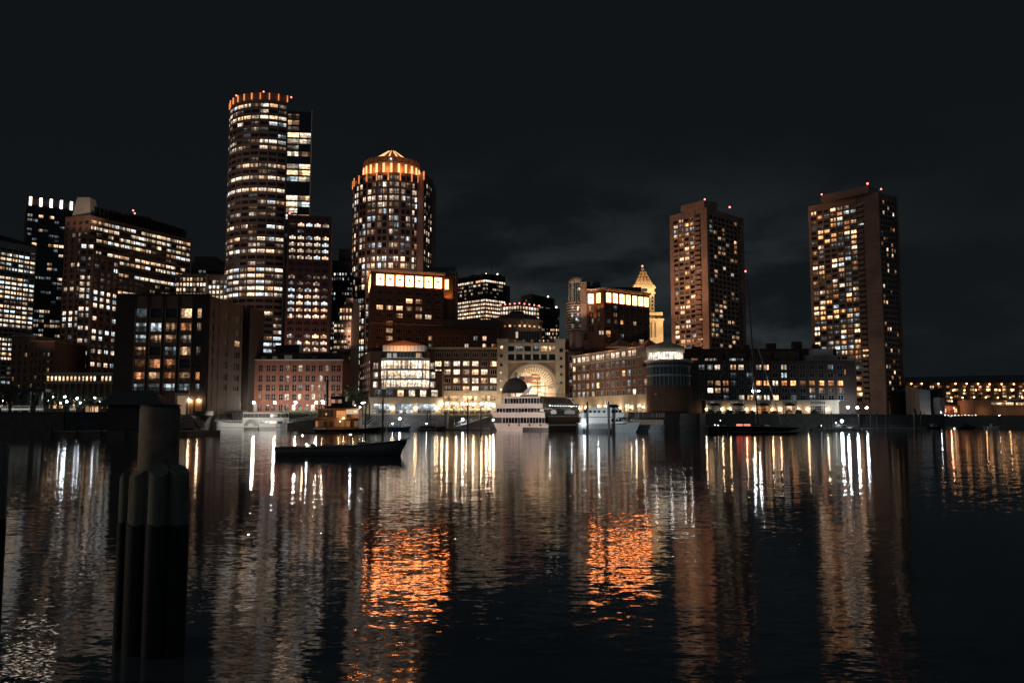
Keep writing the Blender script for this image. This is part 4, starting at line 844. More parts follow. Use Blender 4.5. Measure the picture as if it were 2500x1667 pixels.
b = MB(); b.obox(A_, d, -.2, LB, -.3, 1.0, zr[4] - .02, zr[4] + .45); b.obox(A_, d, -.2, L, -.3, .6, zr[0] - .2, zr[0] + .2); b.obox(A_, d, -.2, L + .2, -.4, .6, z1, z1 + .5); B.part('cornice', b, 'stone')
for px_, py_, w_ in ((1484, 836, 8), (1520, 842, 10), (1555, 838, 6)):
    q = atz(px_, py_ + 12, z1); b = MB(); c = Vector((q.x, q.y)) - n * 5; pts = [tuple(c - d * w_ / 2 - n * 4), tuple(c + d * w_ / 2 - n * 4), tuple(c + d * w_ / 2 + n * 4), tuple(c - d * w_ / 2 + n * 4)]
    b.add([(*p, z1 + .2) for p in pts] + [(c.x, c.y, z1 + 3.4)], [(0, 1, 4), (1, 2, 4), (2, 3, 4), (3, 0, 4), (0, 1, 2, 3)]); B.part('roof_gable', b, 'copper_roof')
for t_ in (.25, .6, .9): q = A_ + d * L * t_ + n * 3; lamp('SPOT', 'roof_light', (q.x, q.y, z1 + 1.5), 500, ORANGE, (q.x - n.x * 8, q.y - n.y * 8, z1 + 2.4), 120)
for i in range(7):
    q = A2 + d * LB * (.12 + .125 * i) + n * .8; b = MB(); b.ball((q.x, q.y, ZL + 2.6), .15); B.part('sconce', b, 'lamp_warm')
for i in range(4): q = A2 + d * LB * (.15 + .23 * i) + n * 2.4; lamp('POINT', 'sconce_light', (q.x, q.y, ZL + 3.), 260, WARM, size=.2)
q = A2 + d * L * .6 + n * 18; lamp('AREA', 'facade_fill', (q.x, q.y, ZL + 4), 1700, (1, .7, .45), (q.x - n.x * 18, q.y - n.y * 18, z1 - 4), size=20, sy=1)  # unseen area light added off the wall to lift the oblique front
# round glass corner
Yc = 293; xc = at(1632, 900, Yc).x; rc = 52 / F * Yc; z1 = at(1625, 842, Yc - rc).z; zA = at(1625, 858, Yc - rc).z; zB = at(1625, 876, Yc - rc).z; zC = at(1640, 941, Yc - rc).z
B = Bld('glass_corner', 'round glass corner pavilion with white lit lantern storey on top', 'apartment building', (xc, Yc, ZL), mats=('brick_rowes', 'stone_brown'))
B.w.lathe((xc, Yc, 0), [(rc + .4, ZL), (rc + .4, zC), (rc * .8, zC + .02)], 32, 0); B.finish()
b = MB(); b.lathe((xc, Yc, 0), [(rc, zC), (rc, zB - 1)], 32, 0, False)
for i in range(32): a = 2 * PI * i / 32; b.box(xc + rc * math.cos(a) - .1, xc + rc * math.cos(a) + .1, Yc + rc * math.sin(a) - .12, Yc + rc * math.sin(a) + .12, zC, zB - 1, 1)
for z_ in (zC + 3.2, zC + 6.4): b.lathe((xc, Yc, 0), [(rc + .15, z_), (rc + .3, z_ + .1), (rc + .3, z_ + .6), (rc + .15, z_ + .7)], 32, 1)
b.lathe((xc, Yc, 0), [(rc + .1, zB - 1), (rc + 1., zB - .7), (rc + 1., zB - .1), (rc * .5, zB)], 32, 2); B.part('curtain_wall', b, ('glass_green', 'frame_grey', 'frame_pale'))
r2 = 43 / F * Yc; xo = at(1624, 860, Yc).x; b = MB(); b.lathe((xo, Yc, 0), [(r2, zB), (r2, zA)], 40); B.part('lantern_storey', b, 'lantern_glow')
b = MB()
for i in range(40): a = 2 * PI * i / 40; b.box(xo + (r2 + .05) * math.cos(a) - .06, xo + (r2 + .05) * math.cos(a) + .06, Yc + (r2 + .05) * math.sin(a) - .06, Yc + (r2 + .05) * math.sin(a) + .06, zB, zA)
B.part('lantern_mullion', b, 'frame_dark')
b = MB(); b.lathe((xo, Yc, 0), [(r2 + .1, zA), (r2 + .5, zA + .2), (r2 + .5, z1), (r2 * .3, z1 + 1.4), (.1, z1 + 2.)], 40); B.part('roof_drum', b, 'stone')
for i in range(5): a = R(200 + 35 * i); lamp('POINT', 'roof_light', (xo + (r2 + 2.2) * math.cos(a), Yc + (r2 + 2.2) * math.sin(a), zB + .8), 90, WHITE, size=.2)
# hotel block with ten glowing panels and the glass shaft beside it
Y0 = 352; pc = at(1475, 705, Y0); z1 = pc.z; pr = atz(1584, 719, z1); p1 = atz(1450, 705.5, z1); p2 = atz(1434, 706.5, z1)
p1 = Vector((at(1450, 705.5, 357).x, 357, z1)); p2 = Vector((at(1434, 706, 357).x, 357, z1))
B = Bld('hotel_tower', 'dark brick hotel block with angled corner and glowing panels beside the clock tower', 'hotel', (pc.x, pc.y, ZL), mats=('brick_rowes', 'brick_rowes'), frame='stone_brown')
d = Vector((pr.x - pc.x, pr.y - pc.y)).normalized(); L = (Vector(xy(pr)) - Vector(xy(pc))).length
B.w.prism([xy(p2), xy(p1), xy(pc), xy(pr), (pr.x, pr.y + 24), (p2.x, pr.y + 24)], ZL, z1)
def al2(px): p = at(px, 730, Y0); return (p.x - pc.x) / (d.x - d.y * p.x / Y0)
pxs = [1484.7, 1501.2, 1517.3, 1532.7, 1548.3, 1563.4, 1577.]
zT, zBt = at(1484, 715, Y0).z, at(1484, 736, Y0).z
xs = [(al2(q), 2.) for q in pxs]
lm = {(2, 2): 'o3', (2, 1): 'w1', (2, 4): 'w2', (4, 0): 'o2', (1, 1): 'w1', (0, 1): 'c1', (2, 0): 'c1', (4, 2): 'c1'}
B.face(pc, pr, ZL, z1, 0, 0, lambda r, c: lm.get((r, c), 'd0'), t=.3, xs=xs, zs=[(at(1484, y, Y0).z, 1.9) for y in (749, 766, 783, 800, 817, 834)], style='f1')
B.face(p2, p1, ZL, z1, 0, 0, lambda r, c: ('w2' if r < 1 else 'n2' if r == 2 and c else 'd0'), t=.25, xs=[(.9, .8), (2.1, .8)], zs=[(at(1484, y, Y0).z, 2.2) for y in (749, 766, 781, 800)], style='0')
B.face(p1, pc, ZL, z1, 0, 0, lambda r, c: 'n1' if r < 3 else 'd0', t=.25, xs=[(3, .9)], zs=[(at(1484, y, Y0).z, 2.) for y in (749, 766, 781, 800)], style='0')
B.finish()
for x_, _w in xs: panel(B, pc, d, x_, 2.3 if x_ < L - 2.2 else 2.1, zBt, zT)
dA = Vector((1, 0)); LA = p1.x - p2.x; dB_ = Vector((pc.x - p1.x, pc.y - p1.y)); LB_ = dB_.length; dB_ /= LB_
panel(B, p2, dA, LA * .5, 1.9, zBt, zT); panel(B, p1, dB_, LB_ * .5, 2., zBt, zT)
b = MB(); b.obox(pc, d, -.6, L + .4, .3, 1.2, z1, z1 + .5); b.obox(p2, dA, -.3, LA, .3, 1.2, z1, z1 + .5); b.obox(p1, dB_, -.2, LB_ + .5, .28, 1.18, z1 + .003, z1 + .49); b.obox(pc, d, -.4, L + .2, .3, .8, z1 - .6, z1 - .003); B.part('cornice', b, 'stone_pale')
m_ = Vector(xy(pc)) + d * L * .5 + Vector((d.y, -d.x)) * 2.2; lamp('AREA', 'cornice_light', (m_.x, m_.y, zBt - .5), 220, ORANGE, (m_.x - d.y * 2, m_.y + d.x * 2, z1 + 2), size=L, sy=.4)
m_ = Vector(((p2.x + pc.x) / 2 - 1, p1.y - 5)); lamp('AREA', 'cornice_light', (m_.x, m_.y, zBt - 2.5), 200, ORANGE, (m_.x, m_.y + 3, z1 + 1), size=7, sy=.6)
b = MB(); b.box(at(1432, 700, 366).x, at(1566, 712, 366).x, 366, 376, z1 - 1, at(1500, 701, 366).z); B.part('roof_house', b, 'roof_dark')
b = MB(); b.box(at(1470, 850, 362).x, at(1600, 850, 362).x, 346, 380, ZL, at(1530, 838, 346).z); B.part('base_block', b, 'brick_rowes')
for px_, py_, k in ((1468, 812, 'n2'), (1485, 812, 'o2'), (1389 + 177, 834, 'n2')):
    b = MB(); p = at(px_, py_, 345.9); b.box(p.x - .9, p.x + .9, 345.6, 345.9, p.z - .8, p.z + .8); b.pane(.37 * px_ % 1); B.part('lit_window', b, k)
xg = at(1409, 720, 365).x; rg = 21 / F * 365; zg = at(1406, 690, 365 - rg).z
B = Bld('glass_shaft', 'half round glass tower with domed cap beside the panelled hotel block', 'tower', (xg, 365, ZL), mats=('concrete', 'concrete'))
B.w.lathe((xg, 365, 0), [(rg * .9, ZL), (rg * .9, zg)], 24); B.finish()
b = MB(); zlo = at(1406, 812, 365 - rg).z; zmd = at(1406, 740, 365 - rg).z
b.lathe((xg, 365, 0), [(rg + .8, zlo), (rg + .8, zmd), (rg, zmd + .1), (rg, zg)], 24, 0, False)
for i in range(24): a = 2 * PI * i / 24; b.box(xg + rg * math.cos(a) - .1, xg + rg * math.cos(a) + .1, 365 + rg * math.sin(a) - .1, 365 + rg * math.sin(a) + .1, zlo, zg, 1)
for i in range(12): z_ = zlo + (zmd - zlo) * i / 11; b.lathe((xg, 365, 0), [(rg + .82, z_), (rg + 1.05, z_ + .05), (rg + 1.05, z_ + .55), (rg + .82, z_ + .6)], 24, 2)
B.part('curtain_wall', b, ('glass_green', 'frame_grey', 'stone_brown'))
b = MB(); b.lathe((xg, 365, 0), [(rg + .2, zg), (rg + .2, zg + .4), (rg * .92, zg + 1.6), (rg * .6, zg + 2.9), (.1, zg + 3.3)], 24); B.part('cap', b, 'stone')
b = MB(); x0, x1 = at(1417, 700, 360).x, at(1432, 700, 360).x; b.box(x0, x1, 360, 372, zmd - 12, zg, 0)
for i in range(10): z_ = zmd + (zg - zmd) * i / 10; b.box(x0 - .03, x1 + .03, 359.9, 359.98, z_ - .12, z_ + .12, 1)
B.part('stair_panel', b, ('concrete', 'frame_dark'))
b = MB(); b.box(x1, at(1462, 690, 372).x, 366, 378, z1 - 2, at(1445, 690, 368).z); B.part('roof_house', b, 'glass_green')
g = random.Random(7)
for k in range(26):
    z_ = zlo + 2 + (zg - zlo - 3) * g.random() ** 1.3; a = R(g.choice([262, 270, 278, 285, 240, 300])); rr = rg + (.95 if z_ < zmd else .15); p = (xg + rr * math.cos(a), 365 + rr * math.sin(a)); b = MB(); b.obox(p, (-math.sin(a), math.cos(a)), -.4, .4, 0, .12, z_ - .5, z_ + .5); b.pane(.17 * k % 1); B.part('lit_pane', b, g.choice(['c2', 'n2', 'n3', 'c1', 'w1']))
lamp('SPOT', 'facade_fill', (xg - 4, 340, zmd - 6), 20000, (1, .62, .42), (xg, 362, zg - 4), 60)  # added spot without fixture, brightens the glass shaft and its cap
lamp('SPOT', 'facade_fill', (x1 + 3, 355, zmd - 8), 1700, ORANGE, ((x0 + x1) / 2, 360, zmd + 6), 70)  # another unseen spot, added for the stair panel
# clock tower with pyramid spire
Yt = 760; xt = at(1569, 700, Yt).x; zz = lambda y: at(1569, y, Yt - 12).z; wpx = lambda w: w / F * Yt / 2
B = Bld('clock_tower', 'floodlit pale stone clock tower with pointed pyramid spire and beacon', 'clock tower', (xt, Yt, ZL), mats=('stone_pale', 'stone'))
def sq(b, w, z0, z1_, w2=None, m=0): P = lambda w: [(xt - w, Yt - w), (xt + w, Yt - w), (xt + w, Yt + w), (xt - w, Yt + w)]; b.prism(P(w), z0, z1_, m, None, P(w2) if w2 else None)
ws = wpx(48); sq(B.w, ws, ZL, zz(716))
B.face((xt - ws, Yt - ws), (xt + ws, Yt - ws), zz(900), zz(716), 5, 20, lambda r, c: 'd0' if r % 4 else 'n1', .42, .6, .6, style='1', zt=2, mp=0, ms=0)
B.finish(40)
for k, (w, y0, y1, w2) in enumerate(((54, 716, 712, 54), (50, 712, 703, 50), (55, 703, 699, 55), (53, 699, 693, 49))): b = MB(); sq(b, wpx(w), zz(y0) + .01 * k, zz(y1), wpx(w2)); B.part('belfry_tier', b, 'stone_pale')
b = MB(); sq(b, wpx(45), zz(693), zz(654), wpx(8)); sp_ = B.part('spire', b, 'stone_pale')
for r in range(5):
    for c in range(4 - r // 2 - (r > 3)):
        nn = 4 - r // 2 - (r > 3); y_ = 688 - 7.5 * r; w_ = wpx(45 - (693 - y_) * 37 / 39); x_ = xt + (c - (nn - 1) / 2) * w_ * 1.6 / max(1, nn - .3); b = MB(); b.box(x_ - .8, x_ + .8, Yt - w_ - .7, Yt - w_ + 1.6, zz(y_), zz(y_) + 2.2, 0); b.box(x_ - .4, x_ + .4, Yt - w_ - .75, Yt - w_ - .71, zz(y_) + .3, zz(y_) + 1.8, 1); o = b.build('dormer', ('stone', 'ornament'), sp_, B.loc)
b = MB(); b.lathe((xt, Yt, 0), [(wpx(8), zz(654)), (wpx(9), zz(652)), (wpx(5), zz(650)), (wpx(5), zz(647)), (wpx(2), zz(645)), (.1, zz(641))], 8); B.part('finial', b, 'stone_pale')
b = MB(); b.tube((xt, Yt - wpx(50) - .3, zz(707.5)), (xt, Yt - wpx(50), zz(707.5)), 2.6, 2.6, 20); B.part('clock_face', b, 'n2')
B.beacon(Vector((xt, Yt, zz(644))), .9)
for (x0, x1, y0, y1) in ((1544, 1603, 785, 900), (1544, 1603, 765, 772)):
    b = MB(); b.box(at(x0, 790, Yt).x, at(x1 + 6, 790, Yt).x, Yt - 20, Yt + 20, zz(y1), zz(y0)); B.part('setback', b, 'stone_pale')
b = MB(); b.box(at(1541, 783, Yt).x, at(1611, 783, Yt).x, Yt - 21, Yt + 21, zz(786) , zz(780)); B.part('cornice', b, 'stone_pale')
for i in range(7):
    b = MB(); x_ = at(1546 + i * 9.4, 805, Yt - 20.5).x; b.lathe((x_, Yt - 20.9, 0), [(1., zz(826)), (.85, zz(792)), (1.2, zz(790))], 8); B.part('column', b, 'stone_pale')
for dx, dy, z_, pw, tz in ((-16, -34, zz(722), 51000, zz(675)), (20, -30, zz(722), 44200, zz(672)), (24, -44, zz(780), 37400, zz(745)), (30, -46, zz(850), 44200, zz(800)), (-24, -44, zz(760), 34000, zz(725)), (10, -55, zz(840), 44200, zz(790))):
    lamp('SPOT', 'flood_light', (xt + dx, Yt + dy, z_), pw, (1, .56, .22), (xt, Yt - 6, tz), 75)
# striped dark office tower
Ys = 640; pc = at(1185, 668, Ys); z1 = pc.z; pl = atz(1112, 683, at(1112, 683, 668).z); pl = Vector((at(1112, 683, 664).x, 664, z1)); pr = Vector((at(1233, 677, 655).x, 655, z1))
B = Bld('striped_tower', 'dark office tower striped by continuous rows of white lit floors', 'office tower', (pc.x, pc.y, ZL), mats=('black_paint', 'dark_metal'))
B.w.prism([xy(pl), xy(pc), xy(pr), (pr.x, pr.y + 30), (pl.x, pl.y + 30)], ZL, z1)
lv = '084120998989797979698797'; l1, l2 = floors(lv, 101, 'nnw'), floors(lv, 102, 'nnw')
zt_ = z1 - at(1185, 680, Ys).z
B.face(pl, pc, ZL, z1, 13, 36, l1, .9, .5, .3, zt=1, style='0', hide=800); B.face(pc, pr, ZL, z1, 9, 36, l2, .9, .5, .3, zt=1, style='0', hide=800)
B.finish()
b = MB(); b.box(at(1150, 670, 670).x, pr.x - 3, 660, 684, z1, z1 + 2.5); b.tube((pc.x + 4, 665, z1), (pc.x + 4, 665, z1 + 10), .2); b.tube((pc.x - 3, 665, z1), (pc.x - 3, 665, z1 + 6), .2); B.part('penthouse', b, 'roof_dark'); B.beacon(Vector((pc.x, 655, z1 + 2.2)), .6, 'spark'); B.beacon(Vector((pr.x - 6, 660, z1 + 3)), .5, 'spark')
b = MB(); x0, x1 = pr.x + .02, at(1245, 698, 668).x; b.box(x0, x1, 662, 690, ZL, at(1240, 698, 662).z); B.part('lower_wing', b, 'black_paint')
# festive white lit block, brown stepped blocks behind
Yv = 585; p0 = at(1222, 748, Yv); z1 = at(1270, 742, Yv - 8).z; p1 = at(1268, 742, 577); p2 = at(1316, 750, 590); 
B = Bld('festive_block', 'low office block outlined in red lights with dazzling white windows', 'office building', (p0.x, p0.y, ZL), mats=('stone_brown', 'stone_pale'))
B.w.prism([xy(p0), xy(p1), xy(p2), (p2.x, 612), (p0.x, 612)], ZL, z1)
for a_, b_ in ((p0, p1), (p1, p2)): B.face(a_, b_, ZL, z1, 7, 24, lambda r, c: ('n3' if (r + c) % 7 else 'w2') if r < 10 else 'd0', .72, .62, .3, zt=.8, style='0', hide=800)
B.finish(70)
for i in range(9): a_ = p0.lerp(p1, i / 4) if i < 5 else p1.lerp(p2, (i - 4) / 4); b = MB(); b.ball((a_.x, a_.y - .4, z1 + .5), .55); B.part('red_light', b, 'beacon_red')
Yv = 640; p0 = at(1273, 717, Yv); p1 = at(1298, 718, Yv - 10); p2 = at(1353, 729, Yv + 15); z1 = p1.z
B = Bld('brown_block', 'brown stepped office block with lit upper floors behind the rotunda dome', 'office building', (p0.x, p0.y, ZL), mats=('brick_dark', 'brick_dark'))
B.w.prism([xy(p0), xy(p1), xy(p2), (p2.x, 672), (p0.x, 672)], ZL, z1)
B.face(p0, p1, ZL, z1, 5, 34, rnd('w1:.06', 2), .6, .6, .3, zt=3, style='0', hide=770); f_ = floors('06842', 105, 'wwn'); B.face(p1, p2, ZL, z1, 10, 34, lambda r, c: f_(r, c) if r < 5 else 'd0', .85, .55, .3, zt=5, style='0', hide=770)
p3 = at(1316, 752, 600); p4 = at(1365, 757, 604); B.w.prism([xy(p3), xy(p4), (p4.x, 630), (p3.x, 630)], ZL, p3.z)
f2_ = floors('0005445556', 107, 'wnn'); B.face(p3, p4, ZL, p3.z, 11, 26, lambda r, c: f2_(r, c) if r < 12 else 'd0', .6, .6, .3, zt=6, style='0', hide=815)
B.finish(90); B.beacon(at(1338, 724, 650), .6, 'spark'); B.beacon(at(1358, 750, 602), .6, 'spark'); b = MB(); b.box(p3.x - .2, p4.x + .3, p3.y - .8, p3.y - .35, p3.z - 5.5, p3.z - .5); B.part('louvre_band', b, 'dark_metal')
# ------------------------------------------------------------------ two concrete apartment towers
def slab_tower(B, pl, pc, pr, z1, ncol, nrow, colw, lt, rt, pier0, balc, rcols, hide, seed):
    B.w.prism([xy(pl), xy(pc), xy(pr), (pr.x + pl.x - pc.x, pr.y + pl.y - pc.y)], ZL, z1)
    dl = Vector((pc.x - pl.x, pc.y - pl.y)); L = dl.length; dl /= L
    dr = Vector((pr.x - pc.x, pr.y - pc.y)); Lr = dr.length; dr /= Lr
    x0, x1, x2 = L * pier0, L * balc[0], L * balc[1]; p = (x1 - x0) / ncol
    fh = (z1 - 3.2 - ZL - 7) / nrow; zs = [(z1 - 3.2 - fh * (i + .5), fh * .62) for i in range(nrow)]
    xs = [(x0 + p * (i + .5), p * .78) for i in range(ncol)]
    B.face(pl, Vector(xy(pl)) + dl * x1, ZL, z1, 0, 0, lt, t=.55, xs=xs, zs=zs, style='1', hide=hide)
    B.w.obox(pl, dl, x2, L + .4, 0, .9, ZL, z1 + .01)
    p = Lr * .80 / rcols; xr = [(Lr * .03 + p * (i + .5), p * .72) for i in range(rcols)]
    B.face(pc, Vector(xy(pc)) + dr * Lr * .84, ZL, z1, 0, 0, rt, t=.35, xs=xr, zs=zs, style='1', hide=hide)
    B.w.obox(pc, dr, Lr * .9, Lr, 0, .8, ZL, z1)
    g = random.Random(seed); me = mer = None
    n = Vector((dl.y, -dl.x)); nr = Vector((dr.y, -dr.x))
    for z_, h in zs: B.w.obox(pl, dl, x2 + .05, L + .35, .9, .925, z_ - fh / 2 - .07, z_ - fh / 2 + .07, 1); B.w.obox(pc, dr, Lr * .9 + .05, Lr - .05, .8, .825, z_ - fh / 2 - .07, z_ - fh / 2 + .07, 1)
    for z_, h in zs:
        wl = lt(-1, ncol) if g.random() < .2 else 'd0'
        q = Vector(xy(pl)) + dl * (x1 + x2) / 2; B.wins.append((1e-4 if wl == 'd0' else .01, q.x + n.x * .03, q.y + n.y * .03, z_, math.atan2(dl.y, dl.x), (x2 - x1) * .7, h, '1', wl))
        if me is None:
            b = MB(); w_ = (x2 - x1) / 2 - .15; b.obox((0, 0), dl, -w_, w_, .02, 1.7, -.12, .12); b.obox((0, 0), dl, -w_, w_, 1.55, 1.7, .121, 1.15); b.obox((0, 0), dl, -w_, -w_ + .12, .02, 1.54, .121, 1.15); b.obox((0, 0), dl, w_ - .12, w_, .02, 1.54, .121, 1.15)
            me = b.build('balcony', 'concrete', B.o, (0, 0, 0)); o = me
            b = MB(); w_ = Lr * .028; b.obox((0, 0), dr, -w_, w_, .02, 1.5, -.12, .12); b.obox((0, 0), dr, -w_, w_, 1.35, 1.5, .121, 1.15); mer = b.build('balcony', 'concrete', B.o, (0, 0, 0)); o2 = mer
        else: o = me.copy(); COL.objects.link(o); o.parent = B.o; o2 = mer.copy(); COL.objects.link(o2); o2.parent = B.o
        o.location = Vector((q.x, q.y, z_ - h * .75)) - B.loc; q2 = Vector(xy(pc)) + dr * Lr * .868; o2.location = Vector((q2.x, q2.y, z_ - h * .75)) - B.loc
    B.finish(); return dl, dr, L, Lr
cream = 'w3:.14 o3:.04 w2:.14 o2:.05 n3:.03 c2:.05 w1:.16 c1:.08 n1:.04'
pc = at(1726, 507, 455); z1 = pc.z; pl = atz(1636, 527.5, z1); pr = atz(1812, 534, z1)
B = Bld('apartment_tower', 'orange-tinted concrete apartment tower behind the sailing yacht mast', 'apartment tower', (pc.x, pc.y, ZL), mats=('concrete', 'brick_brown'))
l1, l2 = rnd(cream, 111), rnd('w3:.05 w2:.09 o2:.03 n2:.05 c1:.06 w1:.03', 112)
dl, dr, L, Lr = slab_tower(B, pl, pc, pr, z1, 4, 38, 0, l1, l2, .09, (.68, .85), 7, 845, 5)
def penthouse(B, x0, y0, x1, y1, depth):
    a_ = at(x0, y0, depth); b_ = atz(x1, y1, a_.z); dd = Vector((b_.x - a_.x, b_.y - a_.y)); nn = Vector((-dd.y, dd.x)).normalized() * 11; b = MB(); b.prism([xy(a_), xy(b_), (b_.x + nn.x, b_.y + nn.y), (a_.x + nn.x, a_.y + nn.y)], z1 - .05, a_.z); B.part('penthouse', b, 'concrete'); return a_, b_
a_, b_ = penthouse(B, 1662, 503, 1719, 488, pl.y - 6)
B.beacon(at(1720.5, 487, b_.y), .5); B.beacon(at(1781.5, 506, pr.y), .6)
ml = (Vector(xy(pl)) + Vector(xy(pc))) / 2; nl = Vector((dl.y, -dl.x))
for z_, tz, pw in ((30, 62, 85000), (30, 104, 150000), (30, 25, 36000)): q = ml + nl * 62 + Vector((-6, 0)); lamp('SPOT', 'apartment_fill', (q.x, q.y, z_), pw, (1, .5, .29), (ml.x, ml.y, tz), 52)  # unseen fill spots added high in the air to wash this tower's concrete
pc = at(2144, 470, 437); z1 = pc.z; pl = atz(1974, 505, z1); pr = atz(2188, 481, z1)
B = Bld('apartment_tower', 'taller concrete apartment tower with broad blank pier beside the aquarium', 'apartment tower', (pc.x, pc.y, ZL), mats=('concrete', 'brick_brown'))
l1 = rnd('w3:.11 o3:.07 w2:.08 o2:.08 n3:.05 c2:.04 c3:.02 w1:.10 c1:.12', 113); l2 = rnd('w3:.03 w2:.04 o2:.03 n3:.02 c1:.02', 114)
dl, dr, L, Lr = slab_tower(B, pl, pc, pr, z1, 7, 38, 0, l1, l2, .03, (.70, .80), 6, 1010, 6)
a_, b_ = penthouse(B, 2005, 477, 2120, 453, pl.y - 10)
B.beacon(at(2006, 475, a_.y), .5); B.beacon(at(2118, 448.5, b_.y), .6); B.beacon(at(2151, 462, pr.y), .5)
ml = (Vector(xy(pl)) + Vector(xy(pc))) / 2; nl = Vector((dl.y, -dl.x))
for z_, tz, pw in ((14, 20, 9000), (20, 70, 1800), (20, 104, 3200)): q = ml + nl * 60 + Vector((10, 0)); lamp('SPOT', 'apartment_fill', (q.x, q.y, z_), pw, (1, .74, .6), (ml.x + 10, ml.y, tz), 60)  # weaker fill spots, also unseen and added, lift the taller tower's face
b = MB()
for i in range(3): q = Vector(xy(pc)) + dr * (2.2 + 3.1 * i); b.obox(q, dr, -.35, .35, .36, .5, ZL, ZL + 6.5)
B.part('entrance_light', b, 'o2')
# ------------------------------------------------------------------ dark gabled apartment block on the wharf
Yi = 330; a0 = at(1722, 950, Yi); xl = at(1688, 900, Yi).x; x1 = at(2046, 980, Yi).x; xr = at(2090, 950, Yi).x; zs_ = at(1880, 978, Yi).z
zf = lambda y: at(1880, y, Yi).z
B = Bld('gabled_apartments', 'wide dark brick apartment block over a stone base with arched white windows', 'apartment building', (a0.x, Yi, ZL), mats=('brick_dark', 'stone', 'brick_dark'), frame='frame_dark')
B.w.box(xl, xr, Yi, Yi + 20, zs_, zf(880)); B.w.box(a0.x, x1, Yi - .3, Yi + 20, ZL, zs_ - .01, 1); B.w.box(x1, xr, Yi, Yi + 20, ZL, zs_ - .02)
B.w.box(xl - 3.5, xl + 4, Yi + 1, Yi + 18, ZL, zf(868)); 
for (p0, p1, y) in ((1690, 1726, 868), (1718, 1764, 862), (1772, 1822, 862), (1836, 1884, 858), (1888, 1950, 857)): B.w.box(at(p0, 870, Yi + 1).x, at(p1, 870, Yi + 1).x, Yi + .6, Yi + 16, zf(880) + .01, zf(y))
B.w.box(at(1670, 850, Yi + 6).x, at(2042, 850, Yi + 6).x, Yi + 6, Yi + 20, zf(880), zf(848))
xq = lambda q: at(1640 + q / 4.356, 930, Yi).x - xl
cols = [320, 408, 487, 573, 655, 738, 828, 926, 1005, 1100, 1195, 1290, 1390, 1490, 1590, 1690, 1790]
lm = {0: {2: 'n2', 4: 'w2', 5: 'n3', 7: 'n2', 8: 'w3', 10: 'n2', 1: 'c2'}, 1: {4: 'c1', 10: 'c2', 1: 'd0'}, 2: {1: 'w1', 2: 'w2', 3: 'o2', 7: 'o3', 8: 'o3', 9: 'n3', 10: 'o2', 11: 'o3', 12: 'o2', 13: 'o3', 14: 'o3', 15: 'o2', 16: 'o3'}, 3: {1: 'w3', 2: 'w2', 3: 'w1', 13: 'w2', 14: 'w2', 15: 'w1', 16: 'w2'}, 4: {5: 'n3', 6: 'w3', 7: 'n3', 8: 'n3', 9: 'w3'}}
g = random.Random(121)
B.face((xl, Yi), (xr, Yi), zs_, zf(880), 0, 0, lambda r, c: lm[r].get(c, 'c1' if g.random() < .12 else 'd0'), t=.25, xs=[(xq(q), 2.3) for q in cols], zs=[(zf(y), 2.1) for y in (896.5, 916, 935, 953, 970.5)], style='f1')
for q, k in ((250, 'o2'), (395, 'n1'), (455, 'n1'), (655, 'c2'), (735, 'c1'), (910, 'd0'), (1000, 'd0'), (1190, 'd0'), (1290, 'd0')): B.wins.append((.001, xl + xq(q), Yi + .57, zf(881 - .0 * q), 0, 2.4, 2., '3', k))
big = [(at(1640 + q / 4.356, 1000, Yi).x - a0.x, 5.9) for q in (452, 704, 972, 1250, 1548)]
zg = [(ZL + 5.0, 1.2), (ZL + 1.75, 3.3)]
B.face((a0.x, Yi - .3), (x1, Yi - .3), ZL, zs_ - .03, 0, 0, lambda r, c: 'n1' if r == 0 else ('n1', 'n1', 'o2', 'w2', 'n1')[c], t=.4, xs=big, zs=zg, style='3h', mp=1, ms=1)
B.frame = 'frame_grey'; B.finish()
b = MB(); b.box(a0.x - .3, x1 + .3, Yi - 1.1, Yi - .31, zs_ - .3, zs_ + .3); B.part('cornice', b, 'stone')
for (p0, p1, y) in ((1812, 1828, 842), (1872, 1893, 838), (1935, 1956, 833.5), (1985, 1998, 840), (1690, 1712, 846)): b = MB(); b.box(at(p0, 840, Yi + 9).x, at(p1, 840, Yi + 9).x, Yi + 8, Yi + 11, zf(850), at(1880, y, Yi + 8).z); B.part('chimney', b, 'brick_dark')
for x_, w_ in big:
    b = MB(); xx = a0.x + x_; b.loft([[(xx - 2.2, y_, ZL + 3.5), (xx - 1.5, y_, ZL + 4.3), (xx, y_, ZL + 4.7), (xx + 1.5, y_, ZL + 4.3), (xx + 2.2, y_, ZL + 3.5)] for y_ in (Yi - 1.7, Yi - .72)], closed=True); B.part('awning', b, 'awning') if x_ != big[4][0] else None
    b = MB()
    for s in (-1, 1): b.box(xx + s * 2.95 - .14, xx + s * 2.95 + .14, Yi - .85, Yi - .71, ZL, ZL + 5.7)
    b.box(xx - 2.8, xx + 2.8, Yi - .85, Yi - .71, ZL + 5.5, ZL + 5.7); b.box(xx - 2.8, xx + 2.8, Yi - .84, Yi - .71, ZL + 3.55, ZL + 3.85); [b.box(xx - 2.8 + 5.6 * i / 8 - .05, xx - 2.8 + 5.6 * i / 8 + .05, Yi - .82, Yi - .74, ZL + (.1 if i not in (3, 4, 5) else 3.86), ZL + 5.49) for i in range(1, 8)]; [b.box(xx - 2.79, xx + 2.79, Yi - .815, Yi - .745, z_ - .04, z_ + .04) for z_ in (ZL + .9, ZL + 1.8, ZL + 2.7, ZL + 4.7)]; B.part('window_surround', b, 'white_trim')
